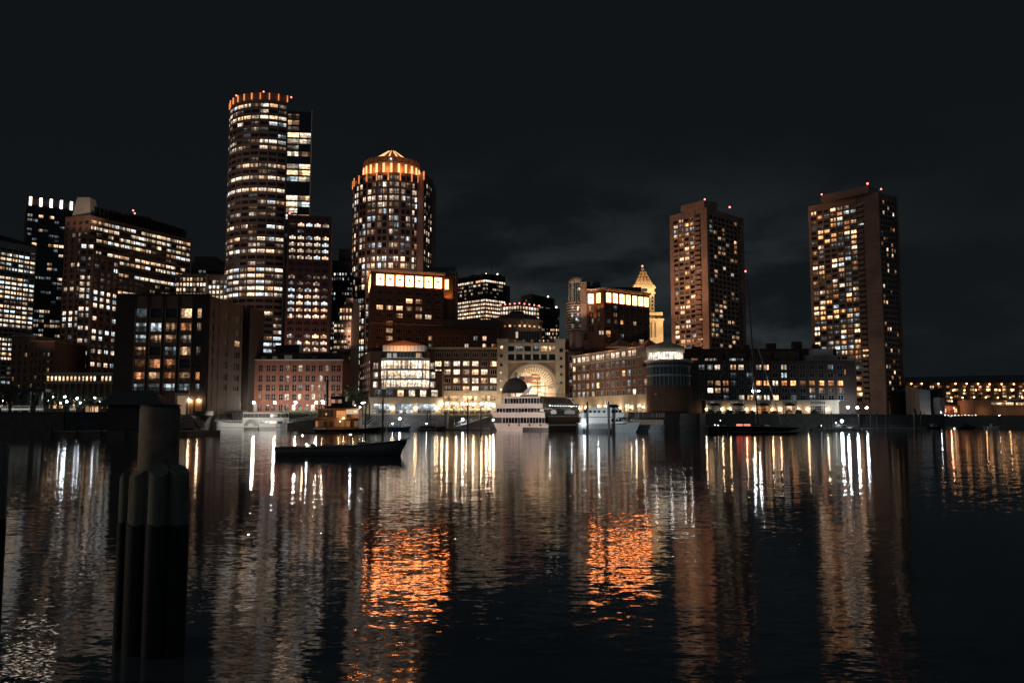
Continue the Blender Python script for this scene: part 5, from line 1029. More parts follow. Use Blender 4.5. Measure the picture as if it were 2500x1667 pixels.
for i, q in enumerate((360, 530, 615, 785, 870, 1060, 1145, 1340, 1440, 1645)):
    x_ = at(1640 + q / 4.356, 999, Yi).x; z_ = at(1800, 999, Yi).z; b = MB(); b.ball((x_, Yi - 1.05, z_), .24); B.part('sconce', b, 'sconce_glow')
u0, u1 = at(1962, 850, Yi + 3).x, at(2042, 850, Yi + 3).x; b = MB(); b.box(u0, u1, Yi + 2, Yi + 6.1, zf(880), zf(866)); b.box(u0 + 3, u1 - 2, Yi + 1.2, Yi + 6, zf(866), zf(851)); B.part('roof_terrace', b, 'concrete_grey')
b = MB(); v0, v1 = at(2060, 900, Yi).x, at(2063.2, 900, Yi).x; b.box(v0, v1, Yi - .6, Yi - .31, zf(914), zf(902)); B.part('lit_window', b, 'o2')
# ------------------------------------------------------------------ aquarium and far shore
Yq = 418; p0, p1, p2, p3 = at(2210, 941, Yq), at(2244, 949, Yq - 16), at(2270, 952, Yq - 6), at(2273, 950, Yq + 10)
B = Bld('aquarium', 'angular pale panelled waterfront hall with folded walls', 'aquarium', (p1.x, p1.y, ZL), mats=('aquarium_panel', 'aquarium_metal', 'dark_metal'))
def wallq(b, A, C, za, zb, m):
    b.add([(A.x, A.y, ZL), (C.x, C.y, ZL), (C.x, C.y, zb), (A.x, A.y, za)], [(0, 1, 2, 3)], m)
    dd = Vector((C.x - A.x, C.y - A.y)).normalized()
wallq(B.w, p0, p1, p0.z, p1.z, 0); wallq(B.w, p1, p2, p1.z, p2.z, 1); wallq(B.w, p2, p3, p2.z, p3.z, 2); B.w.add([tuple(p0), tuple(p1), tuple(p2), tuple(p3), (p3.x, 440, p3.z), (p0.x, 440, p0.z)], [(0, 1, 2, 3, 4, 5)], 2); B.w.box(p0.x + 1, p3.x - .3, 436, 446, ZL, p3.z - 1, 2)
for A, C, n_, zz_ in ((p0, p1, 3, 3), (p1, p2, 6, 3)):
    dd = Vector((C.x - A.x, C.y - A.y)); LL = dd.length; dd /= LL
    for i in range(1, n_): B.w.obox(A, dd, LL * i / n_ - .05, LL * i / n_ + .05, 0, .06, ZL, min(A.z, C.z) - .3, 2)
    for j in range(1, 4): B.w.obox(A, dd, .1, LL - .1, 0, .05, ZL + j * 4, ZL + j * 4 + .08, 2)
B.finish()
lamp('SPOT', 'facade_fill', (p1.x - 8, p1.y - 18, ZL), 5200, (1, .62, .42), ((p0.x + p1.x) / 2 + 1, p1.y + 6, ZL + 4), 52); lamp('SPOT', 'facade_fill', (p2.x + 4, p2.y - 16, ZL), 1600, (.75, .9, 1), ((p2.x + p1.x) / 2, p2.y, ZL + 8), 80)  # added unseen spots, warm and cool, brighten the folded walls
q0, q1 = at(2275, 950, 430), at(2293, 952, 430); b = MB(); b.box(q0.x, q1.x, 430, 446, ZL, q0.z); r0, r1 = at(2279, 970, 420), at(2290, 970, 420); r2 = at(2301, 970, 424)
b.prism([(r0.x, 420), (r1.x, 418), (r2.x, 424), (r2.x, 429.9), (r0.x, 429.9)], ZL, r0.z, 1); t = thing('annex_hall', 'small grey metal annex block beside the angular waterfront hall', 'building', (q0.x, 430, ZL)); b.build('wall', ('dark_metal', 'aquarium_metal'), t); b = MB(); b.box(r1.x + .3, r2.x - .8, 420.5, 421, ZL + 1, r0.z - .5); b.build('panel', 'concrete_grey', t)
Yl = 640; a0 = at(2212, 925, Yl); xe = at(2620, 910, Yl).x; z1 = a0.z
B = Bld('wharf_apartments', 'very long low apartment block dotted with orange balcony lamps', 'apartment building', (a0.x, Yl, ZL), mats=('roof_dark', 'roof_dark'))
B.w.box(a0.x, xe, Yl, Yl + 20, ZL, z1 - 2)
rowz = [at(2300, y, Yl).z for y in (944, 951.5, 960, 967.5, 979)]
B.face((a0.x, Yl), (xe, Yl), ZL, z1 - 2, 0, 0, rnd('w3:.25 o2:.2 w2:.15 n2:.08', 131), t=.4, xs=[(7 + 6.05 * i, 3) for i in range(20)], zs=[(z, 1.5) for z in rowz], style='1', hide=1000)
B.finish()
b = MB(); b.add([(a0.x - 2, Yl - 2, z1 - 3), (xe, Yl - 2, z1 - 3), (xe, Yl + 22, z1 - 3), (a0.x - 2, Yl + 22, z1 - 3), (a0.x - 2, Yl + 10, at(2212, 921, Yl + 10).z), (xe, Yl + 10, at(2400, 913, Yl + 10).z)], [(0, 1, 5, 4), (2, 3, 4, 5), (0, 4, 3), (1, 2, 5)]); B.part('roof', b, 'roof_dark')
g = random.Random(4)
for y, xsq in ((937, (980, 1090, 1268, 1450, 1568, 1690, 1812, 1940, 2070, 2190)), (952.5, (1425, 1545, 1667, 1793, 1920, 2050, 2175)), (970, (1405, 1525, 1647, 1772, 1900, 2030, 2160))):
    for q in xsq:
        p = at(2000 + q / 4.356, y + g.uniform(-.8, .8), Yl - 2.2); b = MB(); b.ball(p, .6); B.part('balcony_lamp', b, 'lamp_orange')
Yg = 450; p0, p1 = at(2299, 983, Yg), at(2352, 988, Yg)
B = Bld('red_restaurant', 'small red lit restaurant shed with lamps along its eaves', 'restaurant', (p0.x, Yg, ZL), mats=('brick_red', 'brick_red'))
B.w.box(p0.x, p1.x, Yg, Yg + 12, ZL, p0.z - 1.5); B.face((p0.x, Yg), (p1.x, Yg), ZL, p0.z - 1.5, 4, 1, rnd('w3:.5 o2:.3', 3), .5, .4, .2, style='1'); B.finish()
b = MB(); b.add([(p0.x - .5, Yg - 1, p0.z - 1.4), (p1.x + 1, Yg - 1, p0.z - 3), (p1.x + 1, Yg + 13, p0.z - 3), (p0.x - .5, Yg + 13, p0.z - 1.4), (p0.x + 4, Yg + 5, p0.z + 1.2), (p1.x - 2, Yg + 5, p0.z - .8)], [(0, 1, 5, 4), (2, 3, 4, 5), (0, 4, 3), (1, 2, 5)]); B.part('roof', b, 'roof_dark')
for q, y in ((1322, 993), (1435, 996), (1410, 979)): b = MB(); b.ball(at(2000 + q / 4.356, y, Yg - 1.5), .38); B.part('eaves_lamp', b, 'lamp_orange')
lamp('POINT', 'eaves_light', (p0.x + 3, Yg - 3, ZL + 5), 900, (1, .4, .22), size=.3)
Ye = 436; p0, p1 = at(2377, 976, Ye), at(2620, 970, Ye); zk_ = p0.z
B = Bld('stone_pavilion', 'low stone restaurant pavilion with glowing white window band', 'restaurant', (p0.x, Ye, ZL), mats=('stone_brown', 'stone_brown'))
B.w.box(p0.x, p0.x + 9, Ye, Ye + 16, ZL, zk_); B.w.box(p0.x + 9, p1.x, Ye + 2, Ye + 16, ZL, zk_ - 2.6); B.w.box(p0.x + 9.01, p1.x, Ye + 3.5, Ye + 16, zk_ - 2.6, zk_ - .9)
wx = [(at(2000 + q / 4.356, 985, Ye + 3).x - p0.x - 9, w) for q, w in ((1908, 6.8), (2030, 3.8), (2140, 4), (2200, 4))]
B.face((p0.x + 9, Ye + 3.5), (p1.x, Ye + 3.5), zk_ - 2.6, zk_ - .9, 0, 0, lambda r, c: 'store_warm', t=0, xs=wx, zs=[(zk_ - 1.9, 1.25)], style='3'); B.finish()
b = MB(); b.add([(p0.x + 9, Ye + 1, zk_ - .9), (p1.x, Ye + 1, zk_ + 1.6), (p1.x, Ye + 16, zk_ + 1.6), (p0.x + 9, Ye + 16, zk_ - .9), (p0.x + 9, Ye + 1, zk_ - .5), (p1.x, Ye + 1, zk_ + 2.), (p1.x, Ye + 16, zk_ + 2.), (p0.x + 9, Ye + 16, zk_ - .5)], [(0, 1, 2, 3), (4, 5, 6, 7), (0, 1, 5, 4), (0, 3, 7, 4)]); B.part('roof_canopy', b, 'white_trim')
for x_ in (4, 16, 27): lamp('POINT', 'wall_light', (p0.x + x_, Ye - 3.5, ZL + 2), 170, (1, .5, .2), size=.3)
# ------------------------------------------------------------------ hip-roofed shed on the near dock
Yd_ = 205; xa, xb = at(251, 1000, Yd_).x, at(437, 1000, Yd_ + 10).x; ze = at(340, 988, Yd_).z; zr = at(340, 953.5, Yd_ + 6).z
t = thing('dock_shed', 'black silhouetted hip-roofed shed on the dark dock behind the concrete post', 'shed', (xa, Yd_, 0))
b = MB(); b.box(xa + 1.2, xb - .6, Yd_, Yd_ + 9, 1.2, ze); b.build('wall', 'roof_dark', t)
b = MB(); r0, r1 = at(294, 953, Yd_ + 7).x, at(384, 953, Yd_ + 7).x; b.add([(xa - .6, Yd_ - 1, ze), (xb + .4, Yd_ - 1, ze), (xb + .4, Yd_ + 10, ze), (xa - .6, Yd_ + 10, ze), (r0, Yd_ + 5, zr), (r1, Yd_ + 5, zr)], [(0, 1, 5, 4), (1, 2, 5), (2, 3, 4, 5), (3, 0, 4), (0, 1, 2, 3)]); b.build('roof', 'roof_dark', t)
b = MB(); b.box(xb - 3.6, xb + .5, Yd_ - 1.1, Yd_ - 1.01, ze - .1, ze + .08); b.build('gutter', 'frame_grey', t)
t = thing('floating_dock', 'dark floating dock under the hip-roofed shed', 'dock', (xa, Yd_, 0)); b = MB(); b.box(gx(120, 205), gx(470, 205), Yd_ - 3, Yd_ + 20, -.3, 1.2); b.build('deck', 'deck_wood', t)
b = MB()
for i in range(6): x_ = gx(130 + 60 * i, 202); b.tube((x_, Yd_ - 3.3, -1), (x_, Yd_ - 3.3, 2.4), .22, .2, 8)
b.build('fender_post', 'pile_wood', t)
# ------------------------------------------------------------------ boats
k_ = lambda D: D / F
def hull(b, L, W, fb_s, fb_b, draft=.0, bow=.28, stern=.75, rake=.12, m=0, mb=None, zt=None):
    """hull along +x from stern 0 to bow L; sheer from fb_s to fb_b; waterline at z 0"""
    n = 16; rings = []
    for i in range(n + 1):
        u = i / n; f = 1 - bow
        w = W / 2 * (min(1, stern + (1 - stern) * u / .3) if u < f else math.sqrt(max(.0004, 1 - ((u - f) / bow) ** 2)))
        z = fb_s + (fb_b - fb_s) * u ** 2.2; xk = u * L * (1 - rake * max(0, u - f) / bow * .9); xt_ = u * L
        rings.append([(xk, -w * .72, -.4), (xt_ * .35 + xk * .65, -w * .9, z * .35), (xt_, -w, z), (xt_, w, z), (xt_ * .35 + xk * .65, w * .9, z * .35), (xk, w * .72, -.4)])
    b.loft(rings, m, False, True, True)
def railing(b, pts, h=1., n=2, r=.03, step=2.):
    for a, c in zip(pts, pts[1:]):
        a, c = Vector(a), Vector(c)
        for j in range(1, n + 1): b.tube(a + Vector((0, 0, h * j / n)), c + Vector((0, 0, h * j / n)), r, r, 5)
        m_ = max(1, round((c - a).length / step))
        for i in range(m_ + 1): p = a.lerp(c, i / m_); b.tube(p, p + Vector((0, 0, h)), r, r, 5)
# white paddle steamer by the hotel; +x runs to the stern side of the picture, bow at the low-x end
D = 322; s = k_(D) / 11.76; x0 = gx(529, D, 1040)
t = thing('paddle_steamer', 'white paddle steamer with fan shaped paddle box moored by the brick hotel', 'ferry', (x0, D, 0), local=True)
X = lambda q: (q - 340) * s; Z = lambda q: (772 - q) * s
b = MB(); n = 18; rings = []
for i in range(n + 1):
    u = i / n; x = X(340) + (X(2335) - X(340)) * u; w = 3.6 * (math.sqrt(max(.001, 1 - (1 - u / .3) ** 2)) if u < .3 else 1 if u < .88 else math.sqrt(max(.06, 1 - ((u - .88) / .125) ** 2)))
    z = Z(600) if u > .17 else Z(470) + (Z(600) - Z(470)) * min(1, max(0, (u - .16) / .01))
    z = Z(600) + (.9 * (1 - u / .3) if u < .3 else 0)
    rings.append([(x, -w * .85, -.4), (x, -w, Z(705)), (x, -w, z), (x, w, z), (x, w, Z(705)), (x, -w * -.85, -.4)])
b.loft(rings, 0, False, True, True); b.build('hull', 'white_paint', t)
b = MB(); b.loft([[(r_[1][0], r_[1][1] * 1.02, Z(715)), (r_[1][0], r_[1][1] * 1.02 - .1, Z(705)), (r_[4][0], r_[4][1] * 1.02 + .1, Z(705)), (r_[4][0], r_[4][1] * 1.02, Z(715))] for r_ in rings], closed=True); b.build('rubbing_strake', 'black_paint', t)
b = MB(); b.box(X(1220), X(1620), -4.3, 4.3, -.2, Z(708)); b.build('paddle_sponson', 'black_paint', t)
b = MB(); b.box(X(1155), X(2330), -3.5, 3.5, Z(600), Z(430)); b.box(X(670), X(1154), -3.4, -3.2, Z(610), Z(590)); b.box(X(360), X(1154), -3.3, 3.3, Z(525), Z(512)); b.build('deck_house', 'white_paint', t)
b = MB()
for q in range(700, 1200, 69): b.box(X(q) - .09, X(q) + .09, -3.4, -3.25, Z(600), Z(525))
b.build('deck_post', 'white_paint', t)
for q0, q1, k in ((1660, 1780, 'glass_dark'), (1790, 1900, 'n1'), (1915, 2125, 'n3'), (2140, 2300, 'c1')): b = MB(); b.box(X(q0), X(q1), -3.56, -3.51, Z(610), Z(530)); b.box(X(q0) - .05, X(q0) + .03, -3.62, -3.5, Z(612), Z(528), 1); b.box(X(q1) - .03, X(q1) + .05, -3.62, -3.5, Z(612), Z(528), 1); b.build('window', (k, 'white_paint'), t)
b = MB(); R_ = 190 * s; cx0, cz0 = X(1410), Z(672)
b.loft([[(cx0 + math.cos(PI * i / 20) * (R_ + .25), y, cz0 + math.sin(PI * i / 20) * (R_ + .25)) for i in range(21)] for y in (-4.2, -3.5)]); pb = b.build('paddle_box', 'white_paint', t)
for i in range(13):
    a = PI * (i + .5) / 13; da = .085; b = MB(); vs = [(cx0 + math.cos(a + e) * r, y, cz0 + math.sin(a + e) * r) for y in (-4.26, -4.2) for r, e in ((R_ * .42, -da * .8), (R_, -da), (R_, da), (R_ * .42, da * .8))]; b.add(vs, [(0, 1, 2, 3), (0, 1, 5, 4), (1, 2, 6, 5), (2, 3, 7, 6), (3, 0, 4, 7)]); b.build('fan_slot', 'black_paint', pb)
b = MB(); b.box(X(1170), X(2335), -3.5, 3.5, Z(305), Z(285)); rf = b.build('awning_roof', 'white_paint', t)
b = MB()
for i in range(30): x = X(1170) + (X(2335) - X(1170)) * (i + .5) / 30; w_ = (X(2335) - X(1170)) / 60; b.add([(x - w_, -3.52, Z(305)), (x + w_, -3.52, Z(305)), (x + w_ * .6, -3.52, Z(328)), (x - w_ * .6, -3.52, Z(328))], [(0, 1, 2, 3)])
b.build('scalloped_valance', 'white_trim', rf)
b = MB()
for i in range(12): x = X(1180) + (X(2325) - X(1180)) * i / 11; b.tube((x, -3.3, Z(430)), (x, -3.3, Z(305)), .05); b.tube((x, 3.3, Z(430)), (x, 3.3, Z(305)), .05)
b.build('awning_post', 'white_paint', t); b = MB(); railing(b, [(X(1170), -3.45, Z(430)), (X(2330), -3.45, Z(430))], .95); b.build('railing', 'grey_paint', t)
b = MB(); b.box(X(1190), X(1900), -2.6, 2.6, Z(428), Z(330)); b.build('upper_cabin', 'dark_metal', t); b = MB(); b.box(X(1930), X(2140), -2.72, -2.62, Z(410), Z(340)); b.build('lit_window', 'n3', t)
b = MB(); b.box(X(820), X(1165), -2., 2., Z(480), Z(245)); b.box(X(800), X(1180), -2.2, 2.2, Z(245), Z(225)); b.build('wheelhouse', 'black_paint', t)
for q0, q1, a, c_ in ((850, 925, 250, 300), (985, 1085, 245, 310), (860, 920, 340, 400), (990, 1060, 340, 390)): b = MB(); b.box(X(q0), X(q1), -2.08, -2.01, Z(c_), Z(a)); b.build('wheelhouse_window', 'c1', t)
b = MB(); b.box(X(430), X(630), -1.4, 1.4, Z(480), Z(140)); b.box(X(425), X(700), -1.6, 1.6, Z(140), Z(118)); b.build('stage_screen', 'black_paint', t)
b = MB(); b.tube((X(380), 0, Z(470)), (X(380), 0, Z(110)), .06); b.tube((X(700), 0, Z(140)), (X(700), 0, Z(40)), .1); railing(b, [(X(345), -1, Z(500)), (X(430), -2.2, Z(500)), (X(780), -3.3, Z(500))], .5, 1); b.build('bow_rail', 'frame_pale', t)
lamp('SPOT', 'boat_fill', (x0 + 9, D - 40, 5), 26000, WHITE, (x0 + 13, D - 3, 3.), 50)  # assumed flood spot lights the steamer's side
# tall pale flagpole
p0, p1 = at(545, 990, 331), at(556, 735, 331); t = thing('flagpole', 'tall thin white mast rising behind the paddle steamer bow', 'mast', (p0.x, 331, ZL)); b = MB(); b.tube((p0.x, 331, ZL), (p1.x, 331, p1.z), .16, .07, 8); b.build('pole', 'white_paint', t); b = MB(); b.ball((p1.x, 331, p1.z), .14); b.build('finial', 'white_paint', t)
# warm lit restaurant boat with black funnel
D = 268; s = k_(D) / 5.88; x0 = gx(775, D, 1050)
t = thing('restaurant_boat', 'wooden two storey boat glowing orange with tall black funnel', 'boat', (x0, D, 0), local=True)
X = lambda q: (q - 735) * s; Z = lambda q: (585 - q) * s
b = MB(); hull(b, X(1720) - X(720), 7.5, .75, 1.6, bow=.15); 
o = b.build('hull', 'black_paint', t); o.location.x = X(720)
b = MB(); b.box(X(722), X(885), -3.85, -3.7, Z(540), Z(522)); b.build('rub_rail', 'white_paint', t)
b = MB(); b.box(X(748), X(1345), -3.2, 3.2, Z(545), Z(398)); b.build('lower_cabin', 'wood_warm', t)
for q, k in ((765, 'o2'), (800, 'w1'), (835, 'w2'), (875, 'o1'), (960, 'o1'), (1040, 'o2'), (1120, 'o3'), (1200, 'o2'), (1260, 'o1'), (1310, 'w2')): b = MB(); b.box(X(q) - .55, X(q) + .55, -3.3, -3.21, Z(510), Z(430)); b.box(X(q) - .04, X(q) + .04, -3.33, -3.3, Z(510), Z(430), 1); b.build('window', (k, 'wood_warm'), t)
b = MB(); b.box(X(735), X(1365), -3.6, 3.6, Z(398), Z(388)); b.build('deck', 'wood_warm', t)
b = MB(); b.box(X(760), X(1345), -2.9, 2.9, Z(388), Z(262)); b.build('upper_cabin', 'wood_warm', t)
for q0, q1, a, c_, k in ((780, 985, 275, 375, 'w1'), (1030, 1160, 285, 380, 'o3'), (1165, 1340, 268, 330, 'n3'), (1265, 1345, 345, 385, 'o2'), (1180, 1230, 345, 385, 'o1')): b = MB(); b.box(X(q0), X(q1), -3.0, -2.91, Z(c_), Z(a)); [b.box(X(q0) + (X(q1) - X(q0)) * i / 4 - .04, X(q0) + (X(q1) - X(q0)) * i / 4 + .04, -3.05, -3.0, Z(c_), Z(a), 1) for i in range(5)]; b.build('window', (k, 'wood_warm'), t)
b = MB(); b.box(X(735), X(1370), -3.6, 3.6, Z(262), Z(250)); b.build('upper_deck', 'wood_warm', t)
b = MB(); railing(b, [(X(735), -3.55, Z(388)), (X(1365), -3.55, Z(388))], 1.0, 3); railing(b, [(X(735), -3.55, Z(250)), (X(1000), -3.55, Z(250))], 1.6, 3); b.build('railing', 'dark_metal', t)
b = MB(); b.box(X(850), X(1330), -2.2, 2.2, Z(250), Z(215)); b.box(X(935), X(1140), -1.6, 1.6, Z(215), Z(90)); b.box(X(915), X(1160), -1.9, 1.9, Z(90), Z(80)); b.box(X(1140), X(1245), -1.5, 1.5, Z(215), Z(150)); b.build('pilothouse', 'black_paint', t)
for q, k in ((968, 'w3'), (1010, 'w2'), (1065, 'w2')): b = MB(); b.box(X(q) - .55, X(q) + .5, -1.7, -1.61, Z(75 + 80 + 20), Z(125)); b.build('pilothouse_window', k, t)
b = MB(); b.tube((X(872), -.5, Z(250)), (X(872), -.5, Z(-140)), .42, .4, 12); b.lathe((X(872), -.5, Z(-140)), [(.41, 0), (.55, .05), (.55, .3), (.41, .35)], 12); b.build('funnel', 'black_paint', t)
b = MB()
for (q0, z0, q1, z1_) in ((920, 80, 1010, -5), (1010, -5, 1100, 80), (960, 40, 1120, 40), (1100, 80, 1010, 40), (1120, 215, 1120, -20), (790, 130, 900, 130)): b.tube((X(q0), -.6, Z(z0)), (X(q1), -.6, Z(z1_)), .09)
b.build('rigging', 'dark_metal', t)
for q, z_, k in ((815, 145, 'lamp_warm'), (1370, 235, 'lamp_cool'), (1138, 388, 'lamp_warm'), (1092, 432, 'spark'), (1300, 208, 'spark')): b = MB(); b.ball((X(q), -3.75 if z_ > 150 else -2.5, Z(z_)), .16); b.build('lantern', k, t)
lamp('POINT', 'deck_light', (x0 + X(1080), D - 5, 4.), 90, (1, .55, .22), size=.2); lamp('POINT', 'deck_light', (x0 + X(860), D - 5.5, 5.6), 90, (1, .6, .28), size=.2); lamp('POINT', 'deck_light', (x0 + X(1280), D - 5, 6.4), 160, (1, .7, .4), size=.2)
# dark launch crossing in front
D = 100; s = k_(D) / 5.88; x0 = gx(673, D, 1100)
t = thing('motor_launch', 'long dark open launch with low canopy crossing the calm water', 'boat', (x0, D, 0), local=True)
X = lambda q: (q - 135) * s; Z = lambda q: (893 - q) * s
b = MB(); n = 20; rings = []
for i in range(n + 1):
    u = i / n; x = X(150) + (X(2010) - X(150)) * u; w = 1.9 * (.72 + .28 * min(1, u / .25) if u < .6 else math.sqrt(max(.0008, 1 - ((u - .6) / .4) ** 2)))
    z = Z(760) + (Z(650) - Z(760)) * u ** 2.6; xk = X(170) + (X(1905) - X(170)) * u
    rings.append([(xk, -w * .7, -.4), (xk + (x - xk) * .3, -w * .86, z * .3), (x, -w, z), (x, -w + .12, z), (x * .98 + .2, -w * .85, z - .55), (x * .98 + .2, w * .85, z - .55), (x, w - .12, z), (x, w, z), (xk + (x - xk) * .3, w * .86, z * .3), (xk, w * .7, -.4)])
b.loft(rings, 0, True, True, True); b.build('hull', 'launch_paint', t)
b = MB(); b.path([(r_[2][0], r_[2][1] - .02, r_[2][2]) for r_ in rings], .045, 6); b.path([(r_[7][0], r_[7][1] + .02, r_[7][2]) for r_ in rings], .045, 6); b.build('gunwale', 'frame_grey', t)
b = MB(); pr_ = [(X(505), Z(575)), (X(560), Z(568)), (X(1000), Z(562)), (X(1330), Z(570)), (X(1370), Z(578))]
b.loft([[(x, y, z + .1 * (1 - (y / 1.5) ** 2) + dz) for y in (-1.5, -.75, 0, .75, 1.5)] for x, z in pr_ for dz in (0,)], 0, True, False); b.loft([[(x, y, z + .1 * (1 - (y / 1.5) ** 2) - .07) for y in (-1.5, -.75, 0, .75, 1.5)] for x, z in pr_], 0, True, False); b.loft([[(x, sg * 1.5, z), (x, sg * 1.5, z - .07)] for sg in (-1,) for x, z in pr_], 0, False, False); b.build('canopy', 'awning', t)
b = MB()
for q in (540, 760, 980, 1190, 1330):
    for y in (-1.4, 1.4): b.tube((X(q), y, Z(765)), (X(q), y, Z(568)), .035)
b.build('canopy_post', 'dark_metal', t)
b = MB()
for q in (640, 860, 1080): b.box(X(q) - .25, X(q) + .25, -1.3, 1.3, Z(790), Z(725))
b.build('bench_seat', 'deck_wood', t); b = MB(); railing(b, [(X(1480), -1.5, Z(735)), (X(1900), -.7, Z(690))], .45, 1, .025, .9); railing(b, [(X(170), -1.5, Z(758)), (X(480), -1.75, Z(756))], .45, 1, .025, .9); b.build('hand_rail', 'frame_grey', t); b = MB(); b.path([(X(200 + 95 * i), -1.93 + .006 * abs(i - 8) ** 2.1 * (i > 11), Z(812 - .9 * i)) for i in range(16)], .035); b.build('rub_strake', 'frame_grey', t); b = MB(); b.box(X(1320), X(1460), -1., 1., Z(770), Z(690)); b.build('console', 'black_paint', t)
for q, z_, k in ((555, 596, 'lamp_warm'), (1232, 582, 'lamp_cool'), (615, 722, 'lamp_cool')): b = MB(); b.ball((X(q), -1.45, Z(z_)), .085, 8, 0, .6); o = b.build('deck_lamp', k, t)
b = MB(); b.tube((X(1980), 0, Z(655)), (X(2060), 0, Z(635)), .05); b.build('bowsprit', 'dark_metal', t)
# floating dock with white stairs beside the restaurant boat
D = 292; x0 = gx(893, D, 1045); t = thing('stair_dock', 'small floating dock with white railings and stairs by the orange boat', 'dock', (x0, D, 0), local=True)
b = MB(); b.box(-3, 7, -3, 3, -.3, .8); b.build('deck', 'dark_metal', t); b = MB(); railing(b, [(-2.8, -2.8, .8), (6.8, -2.8, .8)], 1.1, 3, .05, 1.3); railing(b, [(-2.8, 2.8, .8), (6.8, 2.8, .8)], 1.1, 3, .05, 1.3); railing(b, [(6.8, -2.8, .8), (6.8, 2.8, .8)], 1.1, 3, .05, 1.3); b.build('railing', 'white_paint', t)
b = MB(); [b.box(-.5 + .5 * i, .05 + .5 * i, -1, 1, .8 + .42 * i, .92 + .42 * i) for i in range(8)]; b.tube((-.5, -1.05, 1.9), (3.5, -1.05, 5.2), .06); b.tube((-.5, -1.05, .9), (3.5, -1.05, 4.2), .09); b.build('stairs', 'white_paint', t)
b = MB(); b.ball((-1.5, -2.6, 2.4), .14); b.build('lamp', 'lamp_cool', t)
# small boats at the float below the pavilion
def small_boat(name, label, px, D, L, col, white, deck, lettering=None):
    x0 = gx(px, D, 1045); t = thing(name, label, 'boat', (x0, D, 0), local=True); b = MB(); hull(b, L, 2.6, .9, 1.35, bow=.35); b.build('hull', col, t)
    b = MB(); 
    for i in range(6): x = L * (.08 + .11 * i); [b.tube((x, y, 1.), (x, y, 2.75), .06) for y in (-1.1, 1.1)]
    b.build('cabin_post', white, t); b = MB(); b.box(L * .04, L * .68, -1.25, 1.25, 2.75, 2.88); b.build('cabin_roof', white, t); b = MB(); b.box(L * .08, L * .62, -1.12, 1.12, .95, 1.5); b.build('cabin', deck, t)
    b = MB(); b.path([(L * .6, -1.2, 2.1), (L * .78, -1.0, 2.), (L * .97, 0, 1.95), (L * .78, 1., 2.)], .04); [b.tube((L * u, y, 1.), (L * u, y * .9, 2.), .035) for u, y in ((.7, -1.1), (.8, -1.), (.9, -.5))]; b.build('bow_rail', white, t)
    b = MB(); b.ball((L * .3, -1.2, 2.3), .13); b.build('lamp', 'lamp_small', t)
    if lettering:
        c = bpy.data.curves.new('lettering', 'FONT'); c.body = lettering; c.size = .62; c.extrude = .01; o = bpy.data.objects.new('lettering', c); me = bpy.data.meshes.new_from_object(o); bpy.data.objects.remove(o); me.materials.clear(); me.materials.append(M['white_paint']); o = bpy.data.objects.new('lettering', me); COL.objects.link(o); o.parent = t; o.location = (.35, -1.36, .22); o.rotation_euler = (R(90), 0, 0)
    return t
small_boat('blue_launch', 'blue hulled launch with white open cabin frame at the pavilion float', 940, 306, 9.4, 'blue_paint', 'white_paint', 'frame_pale')
small_boat('water_taxi', 'black hulled water taxi with white lettering along its side', 1021, 306, 10.2, 'black_paint', 'frame_pale', 'dark_metal', 'BOSTON WATER TAXI')
# big sightseeing ship
D = 284; s = k_(D) / 4.356
xl, xc_, xr_ = gx(1193, 288), gx(1338, 280), gx(1424, 300)
t = thing('sightseeing_ship', 'large pinkish white sightseeing ship with four decks before the archway', 'ship', (xc_, 282, 0))
zq = lambda q, Y=282: at(1300, 800 + q / 4.356, Y).z
PX = lambda q, Y: at(1180 + q / 4.356, 1000, Y).x
def deck_poly(ql, qc, qr, Yl, Yc, Yr): a, c, r_ = (PX(ql, Yl), Yl), (PX(qc, Yc), Yc), (PX(qr, Yr), Yr); return [a, c, r_, (r_[0] - 1, Yr + 9), (a[0] + 4, Yl + 9)]
layers = [  # name, material, left/corner/right columns, bottom, top
 ('hull', 'pink_paint', (120, 690, 1068), 1105, 1040, (155, 690, 1068)), ('hull', 'pink_paint', (112, 668, 1060), 1040, 1014, (120, 690, 1068)), ('window_band', 'glass_dark', (205, 655, 1055), 1014, 955, None), ('deck_band', 'pink_paint', (85, 650, 1045), 955, 897, (105, 655, 1050)), ('window_band', 'glass_dark', (140, 640, 1020), 897, 855, None),
 ('deck_band', 'pink_paint', (135, 630, 1010), 855, 803, None), ('window_band', 'glass_dark', (225, 600, 960), 803, 748, None), ('roof_deck', 'pink_paint', (230, 605, 915), 748, 728, None)]
for nm, m_, (ql, qc, qr), zb_, zt_, low in layers:
    Yl_, Yc_, Yr_ = 288, 281, 299
    top = deck_poly(ql, qc, qr, Yl_, Yc_, Yr_); bot = deck_poly(*(low or (ql, qc, qr)), Yl_, Yc_, Yr_)
    b = MB(); b.prism(bot, zq(zb_) if zb_ < 1105 else -.4, zq(zt_) - .005, 0, None, top); o = b.build(nm, m_, t)
    if nm == 'window_band':
        A_, C_ = Vector(top[0]), Vector(top[1]); dd = (C_ - A_).normalized(); LL = (C_ - A_).length; g = random.Random(int(ql)); nn = int(LL / 1.1)
        b = MB(); [b.obox(A_, dd, LL * i / nn - .05, LL * i / nn + .05, .01, .1, zq(zb_), zq(zt_) - .01) for i in range(nn + 1)]; b.build('mullion', 'pink_paint', o, t.location)
        for i in range(nn):
            if g.random() < .45 or (qc == 640 and i > nn - 4): b = MB(); b.obox(A_, dd, LL * i / nn + .06, LL * (i + 1) / nn - .06, .01, .05, zq(zb_) + .25, zq(zt_) - .25); b.build('pane', 'n2' if (qc == 640 and i > nn - 4) else 'c1', o, t.location)
